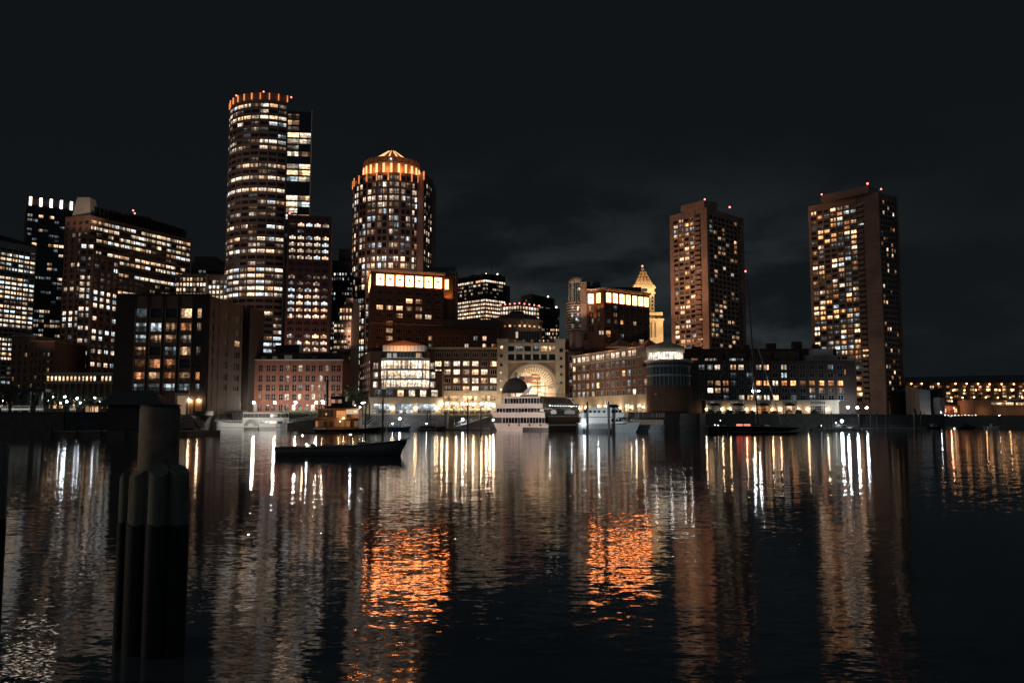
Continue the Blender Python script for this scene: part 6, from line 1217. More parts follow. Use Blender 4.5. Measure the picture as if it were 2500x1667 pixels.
for (ql, qc, qr), z0_, z1_, low in (((120, 690, 1068), 1040, 1100, (155, 690, 1068)), ((112, 668, 1060), 1014, 1040, (120, 690, 1068)), ((85, 650, 1045), 897, 955, (105, 655, 1050)), ((135, 630, 1010), 803, 855, None), ((230, 605, 915), 728, 748, None)):
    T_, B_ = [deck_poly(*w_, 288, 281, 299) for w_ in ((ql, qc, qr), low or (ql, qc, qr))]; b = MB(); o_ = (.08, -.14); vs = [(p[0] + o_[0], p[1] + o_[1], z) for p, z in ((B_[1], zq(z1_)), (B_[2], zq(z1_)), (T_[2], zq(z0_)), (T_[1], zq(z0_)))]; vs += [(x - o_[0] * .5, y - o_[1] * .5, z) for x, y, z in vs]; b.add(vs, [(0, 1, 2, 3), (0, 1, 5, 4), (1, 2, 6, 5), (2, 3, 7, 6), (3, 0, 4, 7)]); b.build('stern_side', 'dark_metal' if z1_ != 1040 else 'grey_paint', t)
cA, cB = Vector(deck_poly(0, 690, 1068, 288, 281, 299)[1]), Vector(deck_poly(0, 690, 1068, 288, 281, 299)[2]); dd = (cB - cA).normalized(); LL = (cB - cA).length
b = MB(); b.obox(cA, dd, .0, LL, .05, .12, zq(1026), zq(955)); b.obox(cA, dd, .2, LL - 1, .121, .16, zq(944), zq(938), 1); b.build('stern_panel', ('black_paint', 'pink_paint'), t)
hA, hC = [Vector(p) for p in deck_poly(155, 690, 1068, 288, 281, 299)[:2]]; hd = (hC - hA).normalized(); hl = (hC - hA).length; b = MB(); b.obox(hA, hd, hl * .5, hl + .1, .05, .2, -.3, zq(1060)); b.obox(cA, dd, .0, LL + .1, .17, .25, -.3, zq(1062)); b.build('boot_stripe', 'black_paint', t)
b = MB(); Tp = deck_poly(230, 605, 915, 288, 281, 299); railing(b, [(*Tp[0], zq(727)), (*Tp[1], zq(727)), (*Tp[2], zq(727))], 1.1, 3, .035, 1.6); b.build('deck_rail', 'frame_pale', t)
b = MB(); [b.obox(hA, hd, hl * f_, hl * f_ + .5, .12, .5, zq(1045), zq(1020)) for f_ in (.22, .42, .63, .84)]; b.build('fender', 'black_paint', t)
for f0, f1 in ((.05, .2), (.42, .72)): b = MB(); ax = cA + dd * LL * (f0 + f1) / 2; wv = LL * (f1 - f0) / 2; zc_, hh = zq(915), zq(870) - zq(915); n_ = Vector((dd.y, -dd.x)) * .3; b.add([(ax.x + dd.x * wv * c_ + n_.x, ax.y + dd.y * wv * c_ + n_.y, zc_ + hh * z_) for c_, z_ in ((-1, 0), (1, 0), (1, .55), (.8, .85), (0, 1), (-.8, .85), (-1, .55))], [tuple(range(7))]); b.build('arched_window', 'c2', t)
for i in range(12): q = cA + dd * LL * (.02 + .075 * i) + Vector((dd.y, -dd.x)) * .25; b = MB(); b.ball((q.x, q.y, zq(829)), .09); b.build('rail_light', 'spark_cool' if i not in (0, 8) else 'lamp_cool', t)
b = MB(); fy = 288.5; pf = lambda q, z_: (PX(q, fy), zq(z_, fy)); o0 = [pf(385, 730), pf(500, 612), pf(530, 612), pf(470, 700), pf(580, 702), pf(585, 730)]; b.add([(x, y, z) for y in (fy, fy + 1.2) for x, z in o0], [tuple(range(6)), tuple(range(6, 12))] + [(i, (i + 1) % 6, 6 + (i + 1) % 6, 6 + i) for i in range(6)]); b.build('swept_fin', 'pink_paint', t)
b = MB(); P3 = lambda q, z_, y=fy: (PX(q, y), y, zq(z_, y)); b.path([P3(480, 696), P3(522, 616), P3(795, 622), P3(768, 712)], .17, 8); b.path([P3(480, 696, fy + 8), P3(522, 616, fy + 8), P3(795, 622, fy + 8), P3(768, 712, fy + 8)], .17, 8); [b.tube(P3(q, 617 + (q - 522) * .02), P3(q, 617 + (q - 522) * .02, fy + 8), .12) for q in (530, 660, 790)]; b.build('frame_arch', 'white_paint', t)
b = MB(); b.path([P3(590, 728), P3(590, 700), P3(900, 700)], .04); [b.tube(P3(600 + 25 * i, 728), P3(600 + 25 * i, 700), .03) for i in range(13)]; b.tube(P3(580, 728), P3(578, 555), .13); b.tube(P3(657, 728), P3(657, 580), .12); b.tube(P3(577, 560), P3(560, 560), .06); b.build('mast', 'black_paint', t)
for q, z_, k in ((612, 748, 'tail_red'), (628, 690, 'tail_red'), (600, 700, 'spark')): b = MB(); b.ball(P3(q, z_, 284), .14); b.build('deck_lamp', k, t)
b = MB(); y_ = 283.; b.box(PX(595, y_), PX(640, y_), 281.9, 282.6, zq(800), zq(752)); b.build('door', 'n2', t)
b = MB(); e0 = PX(880, 296); b.path([(e0, 296, zq(760)), (e0 - 1.2, 296, zq(715)), (e0 + 1.6, 296, zq(745)), (e0 + 2.8, 296, zq(800))], .12); b.build('stern_rail', 'white_paint', t)
lamp('SPOT', 'boat_fill', (xl - 6, 240, 6), 56000, (1, .84, .76), (xl + 12, 286, 6), 45)  # assumed spot above the water, no fixture, brightens the ship's broadside
# white catamaran ferry, bow to the east
D = 262; s = k_(D) / 4.356; x0 = PX(1000, D)
t = thing('catamaran_ferry', 'white catamaran ferry with raked wheelhouse beside the sightseeing ship', 'ferry', (x0, D, 0), local=True)
X = lambda q: (q - 1000) * s; Z = lambda q: (1108 - q) * s
b = MB(); 
for y0 in (-3.6, 1.4):
    rg = [[(X(q), y0 + .15, -.4), (X(q) , y0, Z(1050)), (X(q) + dq * s, y0, Z(zt_)), (X(q) + dq * s, y0 + w_, Z(zt_)), (X(q), y0 + w_, Z(1050)), (X(q), y0 + w_ - .15, -.4)] for q, dq, zt_, w_ in ((1000, 0, 1020, 2.2), (1340, 0, 1018, 2.2), (1480, 10, 1010, 2.0), (1560, 40, 1003, 1.2), (1590, 55, 1000, .25))]; b.loft(rg, 0, False, True, True)
b.build('hull', 'grey_paint', t); b = MB(); b.box(X(1000), X(1500), -3.6, 3.6, Z(1022), Z(1006)); b.build('main_deck', 'white_paint', t)
b = MB(); b.prism([(X(1030), -3.1), (X(1480), -3.1), (X(1545), -1.5), (X(1545), 1.5), (X(1480), 3.1), (X(1030), 3.1)], Z(1005), Z(950), 0, None, [(X(1030), -3.1), (X(1400), -3.1), (X(1440), -1.5), (X(1440), 1.5), (X(1400), 3.1), (X(1030), 3.1)]); b.build('main_cabin', 'white_paint', t)
b = MB(); b.prism([(X(1010), -3), (X(1480), -3), (X(1530), -1.4), (X(1530), 1.4), (X(1480), 3), (X(1010), 3)], Z(949), Z(905)); b.prism([(X(1030), -2.9), (X(1460), -2.9), (X(1480), -1.2), (X(1480), 1.2), (X(1460), 2.9), (X(1030), 2.9)], Z(904.5), Z(848), 0, None, [(X(1120), -2.4), (X(1400), -2.4), (X(1420), -1.), (X(1420), 1.), (X(1400), 2.4), (X(1120), 2.4)]); b.build('upper_cabin', 'white_paint', t)
for i, q in enumerate((1070, 1125, 1170, 1215, 1268)): b = MB(); b.add([(X(q - 12), -2.88, Z(902)), (X(q + 14), -2.88, Z(902)), (X(q + 20), -2.68, Z(880)), (X(q - 4), -2.68, Z(880))], [(0, 1, 2, 3)]); o = b.build('window', 'glass_dark', t); o.location.y = -.06
for q in (1362, 1408, 1440): b = MB(); b.add([(X(q - 20), -3.16, Z(995)), (X(q + 18), -3.16, Z(995)), (X(q + 2), -3.16, Z(962)), (X(q - 8), -3.16, Z(962))], [(0, 1, 2, 3)]); b.build('window', 'glass_dark', t)
for q in (1365, 1405, 1440): b = MB(); b.add([(X(q - 18), -3.02, Z(900)), (X(q + 16), -3.02, Z(900)), (X(q + 10), -2.8, Z(872)), (X(q - 12), -2.8, Z(872))], [(0, 1, 2, 3)]); o = b.build('window', 'glass_dark', t)
b = MB(); b.prism([(X(1320), -2.2), (X(1440), -2.2), (X(1455), -1), (X(1455), 1), (X(1440), 2.2), (X(1320), 2.2)], Z(847.5), Z(816), 0, None, [(X(1330), -2), (X(1415), -2), (X(1425), -.9), (X(1425), .9), (X(1415), 2), (X(1330), 2)]); b.build('wheelhouse', 'glass_dark', t)
b = MB(); b.tube((X(1310), 0, Z(850)), (X(1285), 0, Z(735)), .12, .06); b.tube((X(1300), -.8, Z(775)), (X(1300), .8, Z(775)), .05); b.tube((X(1310), 0, Z(800)), (X(1330), 0, Z(765)), .05); b.build('radar_mast', 'white_paint', t)
b = MB(); b.ball((X(1218), -1.5, Z(832)), .2); b.build('deck_lamp', 'lamp_cool', t); b = MB(); railing(b, [(X(1020), -3.55, Z(1006)), (X(1340), -3.55, Z(1006))], 1.1, 3); railing(b, [(X(1500), -2.8, Z(1006)), (X(1590), -1.5, Z(1000))], 1., 2); b.build('railing', 'white_paint', t)
lamp('SPOT', 'boat_fill', (x0 + 2, D - 34, 5), 16000, (.86, .95, 1), (x0 + 11, D - 2, 5), 45); lamp('POINT', 'deck_light', (x0 + X(1060), D - 4.4, 2.6), 200, COOL, size=.2)  # the spot is an assumed flood without fixture, whitening the catamaran
# rounded grey excursion boat
D = 271; s = k_(D) / 4.356; x0 = PX(1525, D); t = thing('excursion_boat', 'grey excursion boat with rounded glazed upper deck behind the catamaran', 'boat', (x0, D, 0), local=True)
X = lambda q: (q - 1525) * s; Z = lambda q: (1090 - q) * s
L_ = X(1920); el = lambda w, l0, l1, n=24: [((l0 + l1) / 2 + (l1 - l0) / 2 * math.copysign(abs(math.cos(2 * PI * i / n)) ** .6, math.cos(2 * PI * i / n)), w * math.copysign(abs(math.sin(2 * PI * i / n)) ** .6, math.sin(2 * PI * i / n))) for i in range(n)]
b = MB(); b.prism(el(3.4, X(1600), L_ - .3), -.4, Z(1015), 0, None, el(3.8, X(1585), L_)); b.build('hull', 'grey_paint', t); b = MB(); b.prism(el(3.3, X(1560), L_ - .3), Z(1014), Z(962)); b.build('lower_cabin', 'n1', t); b = MB(); b.prism(el(3.9, X(1525), L_ + .2), Z(961.5), Z(942)); b.build('deck_band', 'dark_metal', t); b = MB(); b.prism(el(3.6, X(1535), L_), Z(941.5), Z(893)); b.build('upper_cabin', 'n1', t); b = MB(); b.prism(el(3.9, X(1530), L_ + .2), Z(892.5), Z(885)); b.build('roof', 'dark_metal', t)
b = MB(); [b.box(x - .06, x + .06, y * 1.02 - .06, y * 1.02 + .06, Z(941), Z(893)) for x, y in el(3.6, X(1535), L_, 30)]; [b.box(x - .06, x + .06, y * 1.02 - .06, y * 1.02 + .06, Z(1013), Z(962)) for x, y in el(3.3, X(1560), L_ - .3, 30)]; b.build('mullion', 'grey_paint', t)
for i in range(5): b = MB(); x_ = X(1640 + 55 * i); b.tube((x_, -3.75, Z(1056)), (x_, -3.55, Z(1056)), .14, .14, 10); b.build('porthole', 'black_paint', t)
# black sailing yacht
D = 246; s = k_(D) / 4.356; xw = gx(1725, D); t = thing('sailing_yacht', 'long black racing yacht with very tall mast and red masthead light', 'sailing yacht', (xw, D, 0), local=True)
X = lambda q: (q - 370) * s; Z = lambda q, o=1290: (o - q) * s
b = MB(); hull(b, X(1380), 5.2, 2.05, 1.65, bow=.5, stern=.8, rake=.3); b.build('hull', 'black_paint', t)
b = MB(); b.path([(X(380 + 100 * i), -2.62 * (1 if i < 5 else math.sqrt(max(0, 1 - ((i - 5) / 5.2) ** 2))), 2.1 - .4 * (i / 10) ** 2.2) for i in range(11)], .06); b.build('toe_rail', 'frame_pale', t)
b = MB(); b.box(X(560), X(900), -1.2, 1.2, 1.7, 2.5); b.box(X(930), X(1010), -.9, .9, 1.6, 2.3); b.build('deck_house', 'dark_metal', t); b = MB(); b.ball((X(980), -1.6, 2.2), .5, 8, 0, .6); b.ball((X(1010), -1.4, 2.1), .4, 8, 0, .6); b.build('sail_bag', 'white_paint', t)
mx0, mx1 = X(915), (at(1823, 664, D).x - xw); zt_ = at(1823, 664, D).z; b = MB(); b.tube((mx0, 0, 2.5), (mx1, 0, zt_), .26, .13, 10); b.build('mast', 'black_paint', t)
b = MB(); b.tube((mx0 - 2, 0, at(1840, 870, D).z), (mx0 - .6, 0, 3), .05); fy = at(1844, 827, D); b.tube((fy.x - xw, 0, fy.z), (X(1165), 0, 2.4), .12, .12); 
for f_ in (.28, .52, .76): p_ = Vector((mx0, 0, 2.5)).lerp(Vector((mx1, 0, zt_)), f_); b.tube(p_ + Vector((0, -1.5, 0)), p_ + Vector((0, 1.5, 0)), .05)
b.tube((mx0, -2.4, 2.6), (mx1, -.1, zt_), .025); b.tube((mx0, 2.4, 2.6), (mx1, .1, zt_), .025); b.tube((X(400), 0, 3.), (mx1, 0, zt_), .025); b.build('rigging', 'frame_pale', t)
b = MB(); b.ball((mx1 - .35, 0, zt_ + .2), .3); b.build('masthead_light', 'beacon_red', t)
for q, z_ in ((705, 2.6), (785, 2.6)): b = MB(); b.box(X(q) - .9, X(q) + .9, -1.35, -1.25, z_ - .45, z_); b.build('red_panel', 'tail_red', t)
for q, z_ in ((440, 2.4), (475, 2.3), (500, 3.7)): b = MB(); b.ball((X(q), -1.8, z_), .12); b.build('deck_lamp', 'spark', t)
b = MB(); p_ = at(1845, 954, D); b.ball((p_.x - xw - .9, -.3, p_.z), .2); b.ball((p_.x - xw + .8, -.3, p_.z), .2); b.build('spreader_light', 'lamp_cool', t)
t2 = thing('rowing_boat', 'low dark workboat lying alongside the black yacht', 'boat', (gx(1775, 236), 236, 0), local=True); b = MB(); hull(b, 21, 2.6, .55, .5, bow=.45, rake=.2); b.build('hull', 'black_paint', t2); b = MB(); b.path([(1, -1.3, .6), (12, -1.3, .58), (16, -1.1, .58)], .05); b.build('gunwale', 'frame_pale', t2)
# ------------------------------------------------------------------ lamps, trees, piles, docks
ORD = ('first', 'second', 'third', 'fourth', 'fifth', 'sixth', 'seventh', 'eighth', 'ninth', 'tenth', 'eleventh', 'twelfth', 'thirteenth', 'fourteenth')
def post_mesh(h, arm=0, globe='lamp_white', r=.3):
    t = thing('street_lamp', 'x', 'street lamp', (0, 0, 0), local=True)
    b = MB(); b.lathe((0, 0, 0), [(.2, 0), (.2, .35), (.1, .5), (.07, h - .3), (.13, h - .25), (.13, h - .12)], 8); b.build('post', 'dark_metal', t)
    b = MB(); b.ball((0, 0, h + r * .7), r, 10); b.build('globe', globe, t); b = MB(); b.lathe((0, 0, h + r * 1.72), [(r * .5, -.04), (r * .3, .06), (.02, .14)], 8); b.build('finial', 'dark_metal', t)
    return t
def lamps(items, h, globe, r, labelf, group):
    p = None
    for i, (px, py, Y) in enumerate(items):
        o = p = post_mesh(h, 0, globe, r) if p is None else p
        if i: o = dup(p)
        q = at(px, py, Y); o.location = (q.x, Y, q.z - h - r * .7); o['label'] = labelf(i); o['group'] = group
lamps([(q, 982.6, 339.5) for q in (569, 619.7, 671, 721.5, 772.3, 789)], 5.2, 'lamp_white', .5, lambda i: ORD[i] + ' globe lamp along the red brick hotel quay, counting from the flagpole', 'globe lamps before the brick hotel')
lamps([(1079, 984.5, 336), (1092, 984.8, 338), (1114, 986, 342.5), (1129, 985.5, 338), (1140.5, 985, 336), (1155.5, 987, 342.5), (1175, 985.5, 338), (1187.5, 985, 336), (1196, 988, 341), (1205, 989, 339)], 3.4, 'lamp_warm', .4, lambda i: ORD[i] + ' globe lamp on the restaurant terrace, counting from the glass pavilion', 'globe lamps on the restaurant terrace')
lamps([(2070, 994, 322.5), (2093, 995, 323), (2116, 995.5, 351)], 5.4, 'lamp_cool', .46, lambda i: ('cool white lamp nearest the gabled apartments', 'cool white lamp between gabled apartments and tallest concrete tower', 'cool white lamp at the foot of the tallest concrete tower')[i], 'cool lamps by the concrete tower')
lamps([(130, 968.6, 262), (158.3, 969, 250), (163, 980.5, 244), (188, 972, 262), (231.5, 971, 262)], 4.2, 'lamp_small', .26, lambda i: ORD[i] + ' small white lamp in the dark promenade garden, counting from the benches', 'lamps in the promenade garden')
lamps([(8, 978, 262), (41, 966, 268), (64, 973, 266), (117, 977, 262), (148, 984, 258), (178, 978, 262), (196, 983, 262), (205, 975, 270), (243, 980, 262)], 3.2, 'lamp_small', .17, lambda i: ORD[i] + ' tiny white path lamp among the promenade trees, counting from the photo edge', 'path lamps among the promenade trees')
lamps([(885, 983.5, 322), (892.5, 983, 324)], 4.6, 'lamp_white', .3, lambda i: ('white globe lamp beside tall piles at the pavilion corner', 'white globe lamp against the pavilion corner wall')[i], 'lamps at the pavilion corner')
lamps([(2297, 1007, 372), (2246, 1019, 371.5), (2290, 1019.5, 372.5), (2328, 1020, 399), (2365, 1018, 399), (2403, 1019.5, 400), (2440, 1014, 402)], 2.6, 'lamp_small', .2, lambda i: ORD[i] + ' low lamp along the aquarium quay, counting from the harbour side', 'low lamps on the aquarium quay')
lamps([(2307 + 8.3 * i, 1013 + .6 * (i % 3), 420) for i in range(10)], 2.4, 'spark', .22, lambda i: ORD[i] + ' small string light before the red restaurant shed, counting from the aquarium', 'string lights before the red restaurant')
g = random.Random(17)
for i, q in enumerate((213, 224, 235)):
    p = at(q, 990, 268); t = thing('lit_kiosk', ORD[i] + ' glowing arched stall window in the dark promenade garden', 'kiosk', (p.x, 268, ZL), 'lit stalls in the garden'); b = MB(); b.box(p.x - .8, p.x + .8, 268.2, 270, ZL, ZL + 3.4); b.build('booth', 'dark_metal', t)
    b = MB(); n = 8; pts = [(p.x - .55, ZL + .2), (p.x + .55, ZL + .2)] + [(p.x + .55 * math.cos(PI * k / n), ZL + 2.3 + .55 * math.sin(PI * k / n)) for k in range(n + 1)]; b.add([(x, y, z) for y in (268.1, 268.19) for x, z in pts], [tuple(range(len(pts)))] + [(k, (k + 1) % len(pts), len(pts) + (k + 1) % len(pts), len(pts) + k) for k in range(len(pts))]); b.build('window', 'store_warm', t)
for i, (x0, x1) in enumerate(((2, 16), (27, 69), (86, 103), (169, 182))):
    a_, c_ = gx(x0, 236), gx(x1, 236); t = thing('bench', ('pale bench cut by the photo edge', 'long pale slatted bench in three lengths', 'short pale bench with framed back', 'small pale lit bench under the garden lamps')[i], 'bench', (a_, 236, ZL), 'pale benches on the promenade'); b = MB(); b.box(a_, c_, 236, 236.6, ZL + 1.05, ZL + 1.55); b.build('seat', 'white_paint', t); b = MB(); b.box(a_, c_, 236.55, 236.65, ZL + 2., ZL + 2.3); [b.box(x_ - .1, x_ + .1, 236.2, 236.6, ZL, ZL + 2.29) for x_ in (a_ + .15, (a_ + c_) / 2, c_ - .15)]; b.build('frame', 'frame_grey', t)
    lamp('SPOT', 'bench_light', ((a_ + c_) / 2, 232.5, ZL + 3.4), 240, (.9, 1, .9), ((a_ + c_) / 2, 236.3, ZL + 1.2), 110, .1)
# trees
def tree_proto(seed, h=8., r=2.6, n=900, name='tree'):
    g = random.Random(seed); t = thing(name, 'x', 'tree', (0, 0, 0), local=True); b = MB(); top = Vector((g.uniform(-.3, .3), g.uniform(-.3, .3), h * .62)); b.tube((0, 0, -.2), top, .2, .1, 8); tips = []
    for i in range(9):
        a = 2 * PI * i / 9 + g.random(); z0 = h * g.uniform(.28, .58); p0 = top * (z0 / top.z); p1 = Vector((math.cos(a) * r * g.uniform(.45, .8), math.sin(a) * r * g.uniform(.45, .8), min(h * .92, z0 + h * g.uniform(.12, .34)))); b.tube(p0, p1, .08, .025, 5); tips += [p1, p0.lerp(p1, .65)]
    tips.append(top + Vector((0, 0, h * .25))); b.build('trunk', 'bark', t); b = MB()
    for i in range(n):
        c = g.choice(tips); c = c + Vector((g.gauss(0, .55), g.gauss(0, .55), g.gauss(0, .45))) * r * .42; v = Vector((g.uniform(-1, 1), g.uniform(-1, 1), g.uniform(-1, 1))).normalized(); s_ = g.uniform(.14, .3); u = v.orthogonal().normalized() * s_ * .55; v *= s_; b.add([c - v, c + u, c + v, c - u], [(0, 1, 2, 3)])
    b.build('crown', 'leaf', t); return t
P1, P2 = tree_proto(5), tree_proto(9, 7., 3., 800)
tl = [(8, 250, 1.25), (36, 256, 1.15), (64, 248, 1.2), (92, 258, 1.05), (116, 252, .95), (142, 262, .9), (168, 256, .95), (196, 264, .8), (222, 258, .85), (246, 262, .8), (268, 280, 1.), (284, 290, 1.1)]
for i, (px, Y, sc) in enumerate(tl):
    o = (P1 if i % 2 == 0 else P2); o = o if i < 2 else dup(o); o.location = (gx(px, Y), Y, ZL); o.scale = (sc * 1.1, sc * 1.1, sc); o.rotation_euler.z = i * 1.3; o['label'] = ORD[i] + ' dark tree of the promenade row, counting from the benches toward the warehouse'; o['group'] = 'trees on the dark promenade'
for i, (px, Y, sc) in enumerate(((852, 344, 1.3), (863, 348, 1.6), (874, 343, 1.35))):
    o = dup(P1 if i % 2 else P2); o.location = (gx(px, Y), Y, ZL); o.scale = (sc,) * 3; o.rotation_euler.z = 2.1 * i; o['label'] = ('bushy dark tree touching the red brick hotel corner', 'tallest dark tree between red brick hotel and glass pavilion', 'dark tree close by the pavilion side wall')[i]; o['group'] = 'trees beside the brick hotel'
def shrub_proto():
    g = random.Random(2); b = MB()
    for i in range(420):
        a, e, r_ = g.uniform(0, 2 * PI), g.uniform(0, 1), g.uniform(.7, 1.05); c = Vector((math.cos(a) * 1.25 * r_ * math.sqrt(1 - e * e), math.sin(a) * 1.25 * r_ * math.sqrt(1 - e * e), .15 + 1.7 * r_ * e)); v = Vector((g.uniform(-1, 1), g.uniform(-1, 1), g.uniform(-1, 1))).normalized() * g.uniform(.12, .26); u = v.orthogonal() * .6; b.add([c - v, c + u, c + v, c - u], [(0, 1, 2, 3)])
    return b.build('shrub', 'leaf')
sh = shrub_proto()
for i, q in enumerate((1735, 1755, 1779, 1812, 1836, 1868, 1890, 1926, 1950, 1988)):
    o = sh if i == 0 else sh.copy()
    if i: COL.objects.link(o)
    Y = 325.5; o.location = (gx(q, Y), Y, ZL); o.scale = (g.uniform(1., 1.5), 1, g.uniform(.7, 1.15)); o.rotation_euler.z = i; tag(o, ORD[i] + ' dark round shrub before the gabled apartments, counting from the round glass corner', 'shrub', 'shrubs before the gabled apartments')
# piles standing in the water
def pile_proto(h, r):
    t = thing('mooring_pile', 'x', 'pile', (0, 0, 0), local=True); b = MB(); b.lathe((0, 0, 0), [(r, -1), (r * .95, h * .5), (r * .88, h), (r * .6, h + .05), (.01, h + .06)], 10); b.build('shaft', 'pile_wood', t); b = MB(); b.lathe((0, 0, h), [(r * .97, -.35), (r * .97, .02), (r * .5, .22), (.01, .24)], 10); b.build('cap', 'dark_metal', t); return t
pp = pile_proto(1., .2)
pl_ = [(893, 268, 987, .26, 'pile beside the lit end of the wooden boat'), (902.5, 300, 992, .24, 'thin pile behind the white dock stairs'), (935, 262, 986, .3, 'tallest black pile beside the blue launch'), (1043, 322, 1010, .3, 'pile behind the water taxi, under the pavilion sconces'), (1050, 322, 1009, .3, 'second pile behind the water taxi'), (1108, 322, 1006, .3, 'pile at the low end of the terrace gangway'), (1142, 300, 985, .3, 'tall pile rising before the terrace lamps'), (1174, 302, 1004, .3, 'pile at the high end of the terrace gangway'), (1434, 252, 994, .36, 'thick black pile against the white catamaran stern'), (1486, 250, 994, .38, 'thick black pile against the catamaran wheelhouse'), (2008, 300, 1010, .24, 'pile beside the bright dock spark'), (2030, 300, 1012, .22, 'pile on the small boat float'), (2125, 330, 1009, .28, 'pile below the broad blank tower pier'), (2140, 332, 1009, .28, 'second pile below the broad blank tower pier'), (2162, 334, 1010, .26, 'pile nearest the tall tower entrance'), (2233, 340, 1007, .7, 'thick pile cluster before the aquarium'), (2248, 345, 1010, .3, 'pile right before the folded aquarium wall'), (2256, 345, 1012, .22, 'thin pile before the aquarium metal wall'), (2279, 350, 1004, .35, 'tall pile by the grey annex block')]
for i, (px, Y, py, r, lb) in enumerate(pl_):
    o = pp if i == 0 else dup(pp); q = at(px, py, Y); o.location = (q.x, Y, 0); o.scale = (r / .2, r / .2, q.z / 1.); o['label'] = lb; o['group'] = 'mooring piles along the docks'
for o in [x for x in bpy.data.objects if x.name.startswith('cap')]: pass
# gangways
def gangway(label, pa, pb, col='white_paint', w=1.6):
    a, c = Vector(pa), Vector(pb); d = (c - a); L = d.length; t = thing('gangway', label, 'gangway', tuple(a), local=True); side = Vector((-d.y, d.x, 0)).normalized() * w / 2; n = max(4, round(L / 1.6))
    b = MB(); b.add([tuple(-side), tuple(side), tuple(d + side), tuple(d - side)] + [tuple(p + Vector((0, 0, -.18))) for p in (-side, side, d + side, d - side)], [(0, 1, 2, 3), (4, 5, 6, 7), (0, 1, 5, 4), (1, 2, 6, 5), (2, 3, 7, 6), (3, 0, 4, 7)]); b.build('walkway', 'frame_grey', t)
    for s_ in (-1, 1):
        b = MB(); u = Vector((0, 0, 1.25)); b.tube(side * s_ + u, d + side * s_ + u, .09, .09, 6); b.tube(side * s_, d + side * s_, .1, .1, 6)
        for i in range(n + 1):
            p = d * (i / n) + side * s_; b.tube(p, p + u, .06, .06, 5)
            if i < n: p2 = d * ((i + 1) / n) + side * s_; b.tube(p if i % 2 else p + u, p2 + u if i % 2 else p2, .055, .055, 5)
        b.build('truss', col, t)
gangway('white truss gangway joining paddle steamer and wooden boat', (gx(700, 321), 321, at(700, 1033, 321).z), (gx(777, 316), 316, at(777, 1022, 316).z))
gangway('pale sloping gangway from the float up to the restaurant terrace', (gx(1112, 312), 312, 1.1), (gx(1192, 330), 330, 4.9), 'frame_pale')
gangway('dark gangway with handrails descending beside the brick warehouse', (gx(505, 300), 296, 1.2), (gx(472, 300), 299, 5.2), 'frame_grey')
def dock(label, px0, px1, Y, w=4., top=.7, rail=True):
    x0, x1 = gx(px0, Y), gx(px1, Y); t = thing('float_dock', label, 'dock', (x0, Y, 0)); b = MB(); b.box(x0, x1, Y, Y + w, -.3, top); b.build('deck', 'deck_wood', t); b = MB(); b.box(x0, x1, Y - .12, Y - .01, top - .2, top - .03); b.build('edge_beam', 'frame_pale', t)
    if rail: b = MB(); railing(b, [(x0 + .3, Y + w - .3, top), (x1 - .3, Y + w - .3, top)], 1.1, 2, .04, 2.2); b.build('railing', 'frame_grey', t)
    return t
dock('long float dock carrying the terrace gangway', 1088, 1196, 306)
dock('low float with railings beside the brick warehouse stairs', 432, 474, 292, 4, 1.2)
dock('float dock under the small boats by the gabled apartments', 1985, 2100, 300, 3.)
dock('float dock along the quay below the tallest concrete tower', 2104, 2225, 322, 3., .6)
t = thing('dock_barrier', 'dark fenced pontoon between two thick piles at the catamaran', 'dock', (gx(1424, 254), 254, 0)); x0, x1 = gx(1424, 254), gx(1492, 254); b = MB(); b.box(x0, x1, 252.4, 256, -.3, 1.2); b.build('deck', 'black_paint', t); b = MB(); railing(b, [(x0, 252.6, 1.2), (x1, 252.6, 1.2)], 1.6, 4, .04, .9); b.tube((x0 - .2, 252.6, at(1440, 1018, 252.6).z), (x1, 252.6, at(1440, 1018, 252.6).z), .06); b.build('fence', 'dark_metal', t)
t = thing('stepped_landing', 'pale granite steps and parapet at the warehouse corner', 'steps', (gx(440, 296), 296, 0)); b = MB(); x0, x1 = gx(497, 300), gx(526, 300); b.box(x0 - 3, x1, 297.6, 298.4, ZL - .3, ZL + 1.2); [b.box(gx(440, 298), gx(468, 298), 297.2 + .4 * i, 299.5, 1.2 + .9 * i, 1.2 + .9 * i + .2) for i in range(5)]; b.build('treads', 'granite_wall', t); b = MB(); railing(b, [(gx(436, 298), 297, 3.2), (gx(472, 298), 297, 3.2)], 1.8, 3, .05, 1.5); b.build('railing', 'frame_grey', t)
# terrace umbrellas, tables' edge
up = None
for i, (q, Y, c_) in enumerate(((1094, 339.5, 'umbrella_cloth'), (1109, 341, 'umbrella_cloth'), (1125, 340, 'umbrella_cloth'), (1143, 341, 'umbrella_cloth'), (1160, 340, 'umbrella_cloth'), (1176, 341, 'umbrella_cloth'), (1192, 340, 'umbrella_cloth'))):
    if up is None:
        up = thing('parasol', 'x', 'parasol', (0, 0, 0), local=True); b = MB(); b.tube((0, 0, 0), (0, 0, 2.4), .04); b.build('pole', 'wood_warm', up); b = MB(); b.lathe((0, 0, 0), [(1.55, 2.05), (1.57, 2.2), (.8, 2.55), (.05, 2.8)], 8, smooth=False); b.build('canopy', 'umbrella_cloth', up); o = up
    else: o = dup(up)
    o.location = (gx(q, Y), Y, ZL); o.rotation_euler.z = i * .5; o['label'] = ORD[i] + ' cream parasol on the restaurant terrace, counting from the glass pavilion'; o['group'] = 'parasols on the terrace'
g = random.Random(33)
tp = None
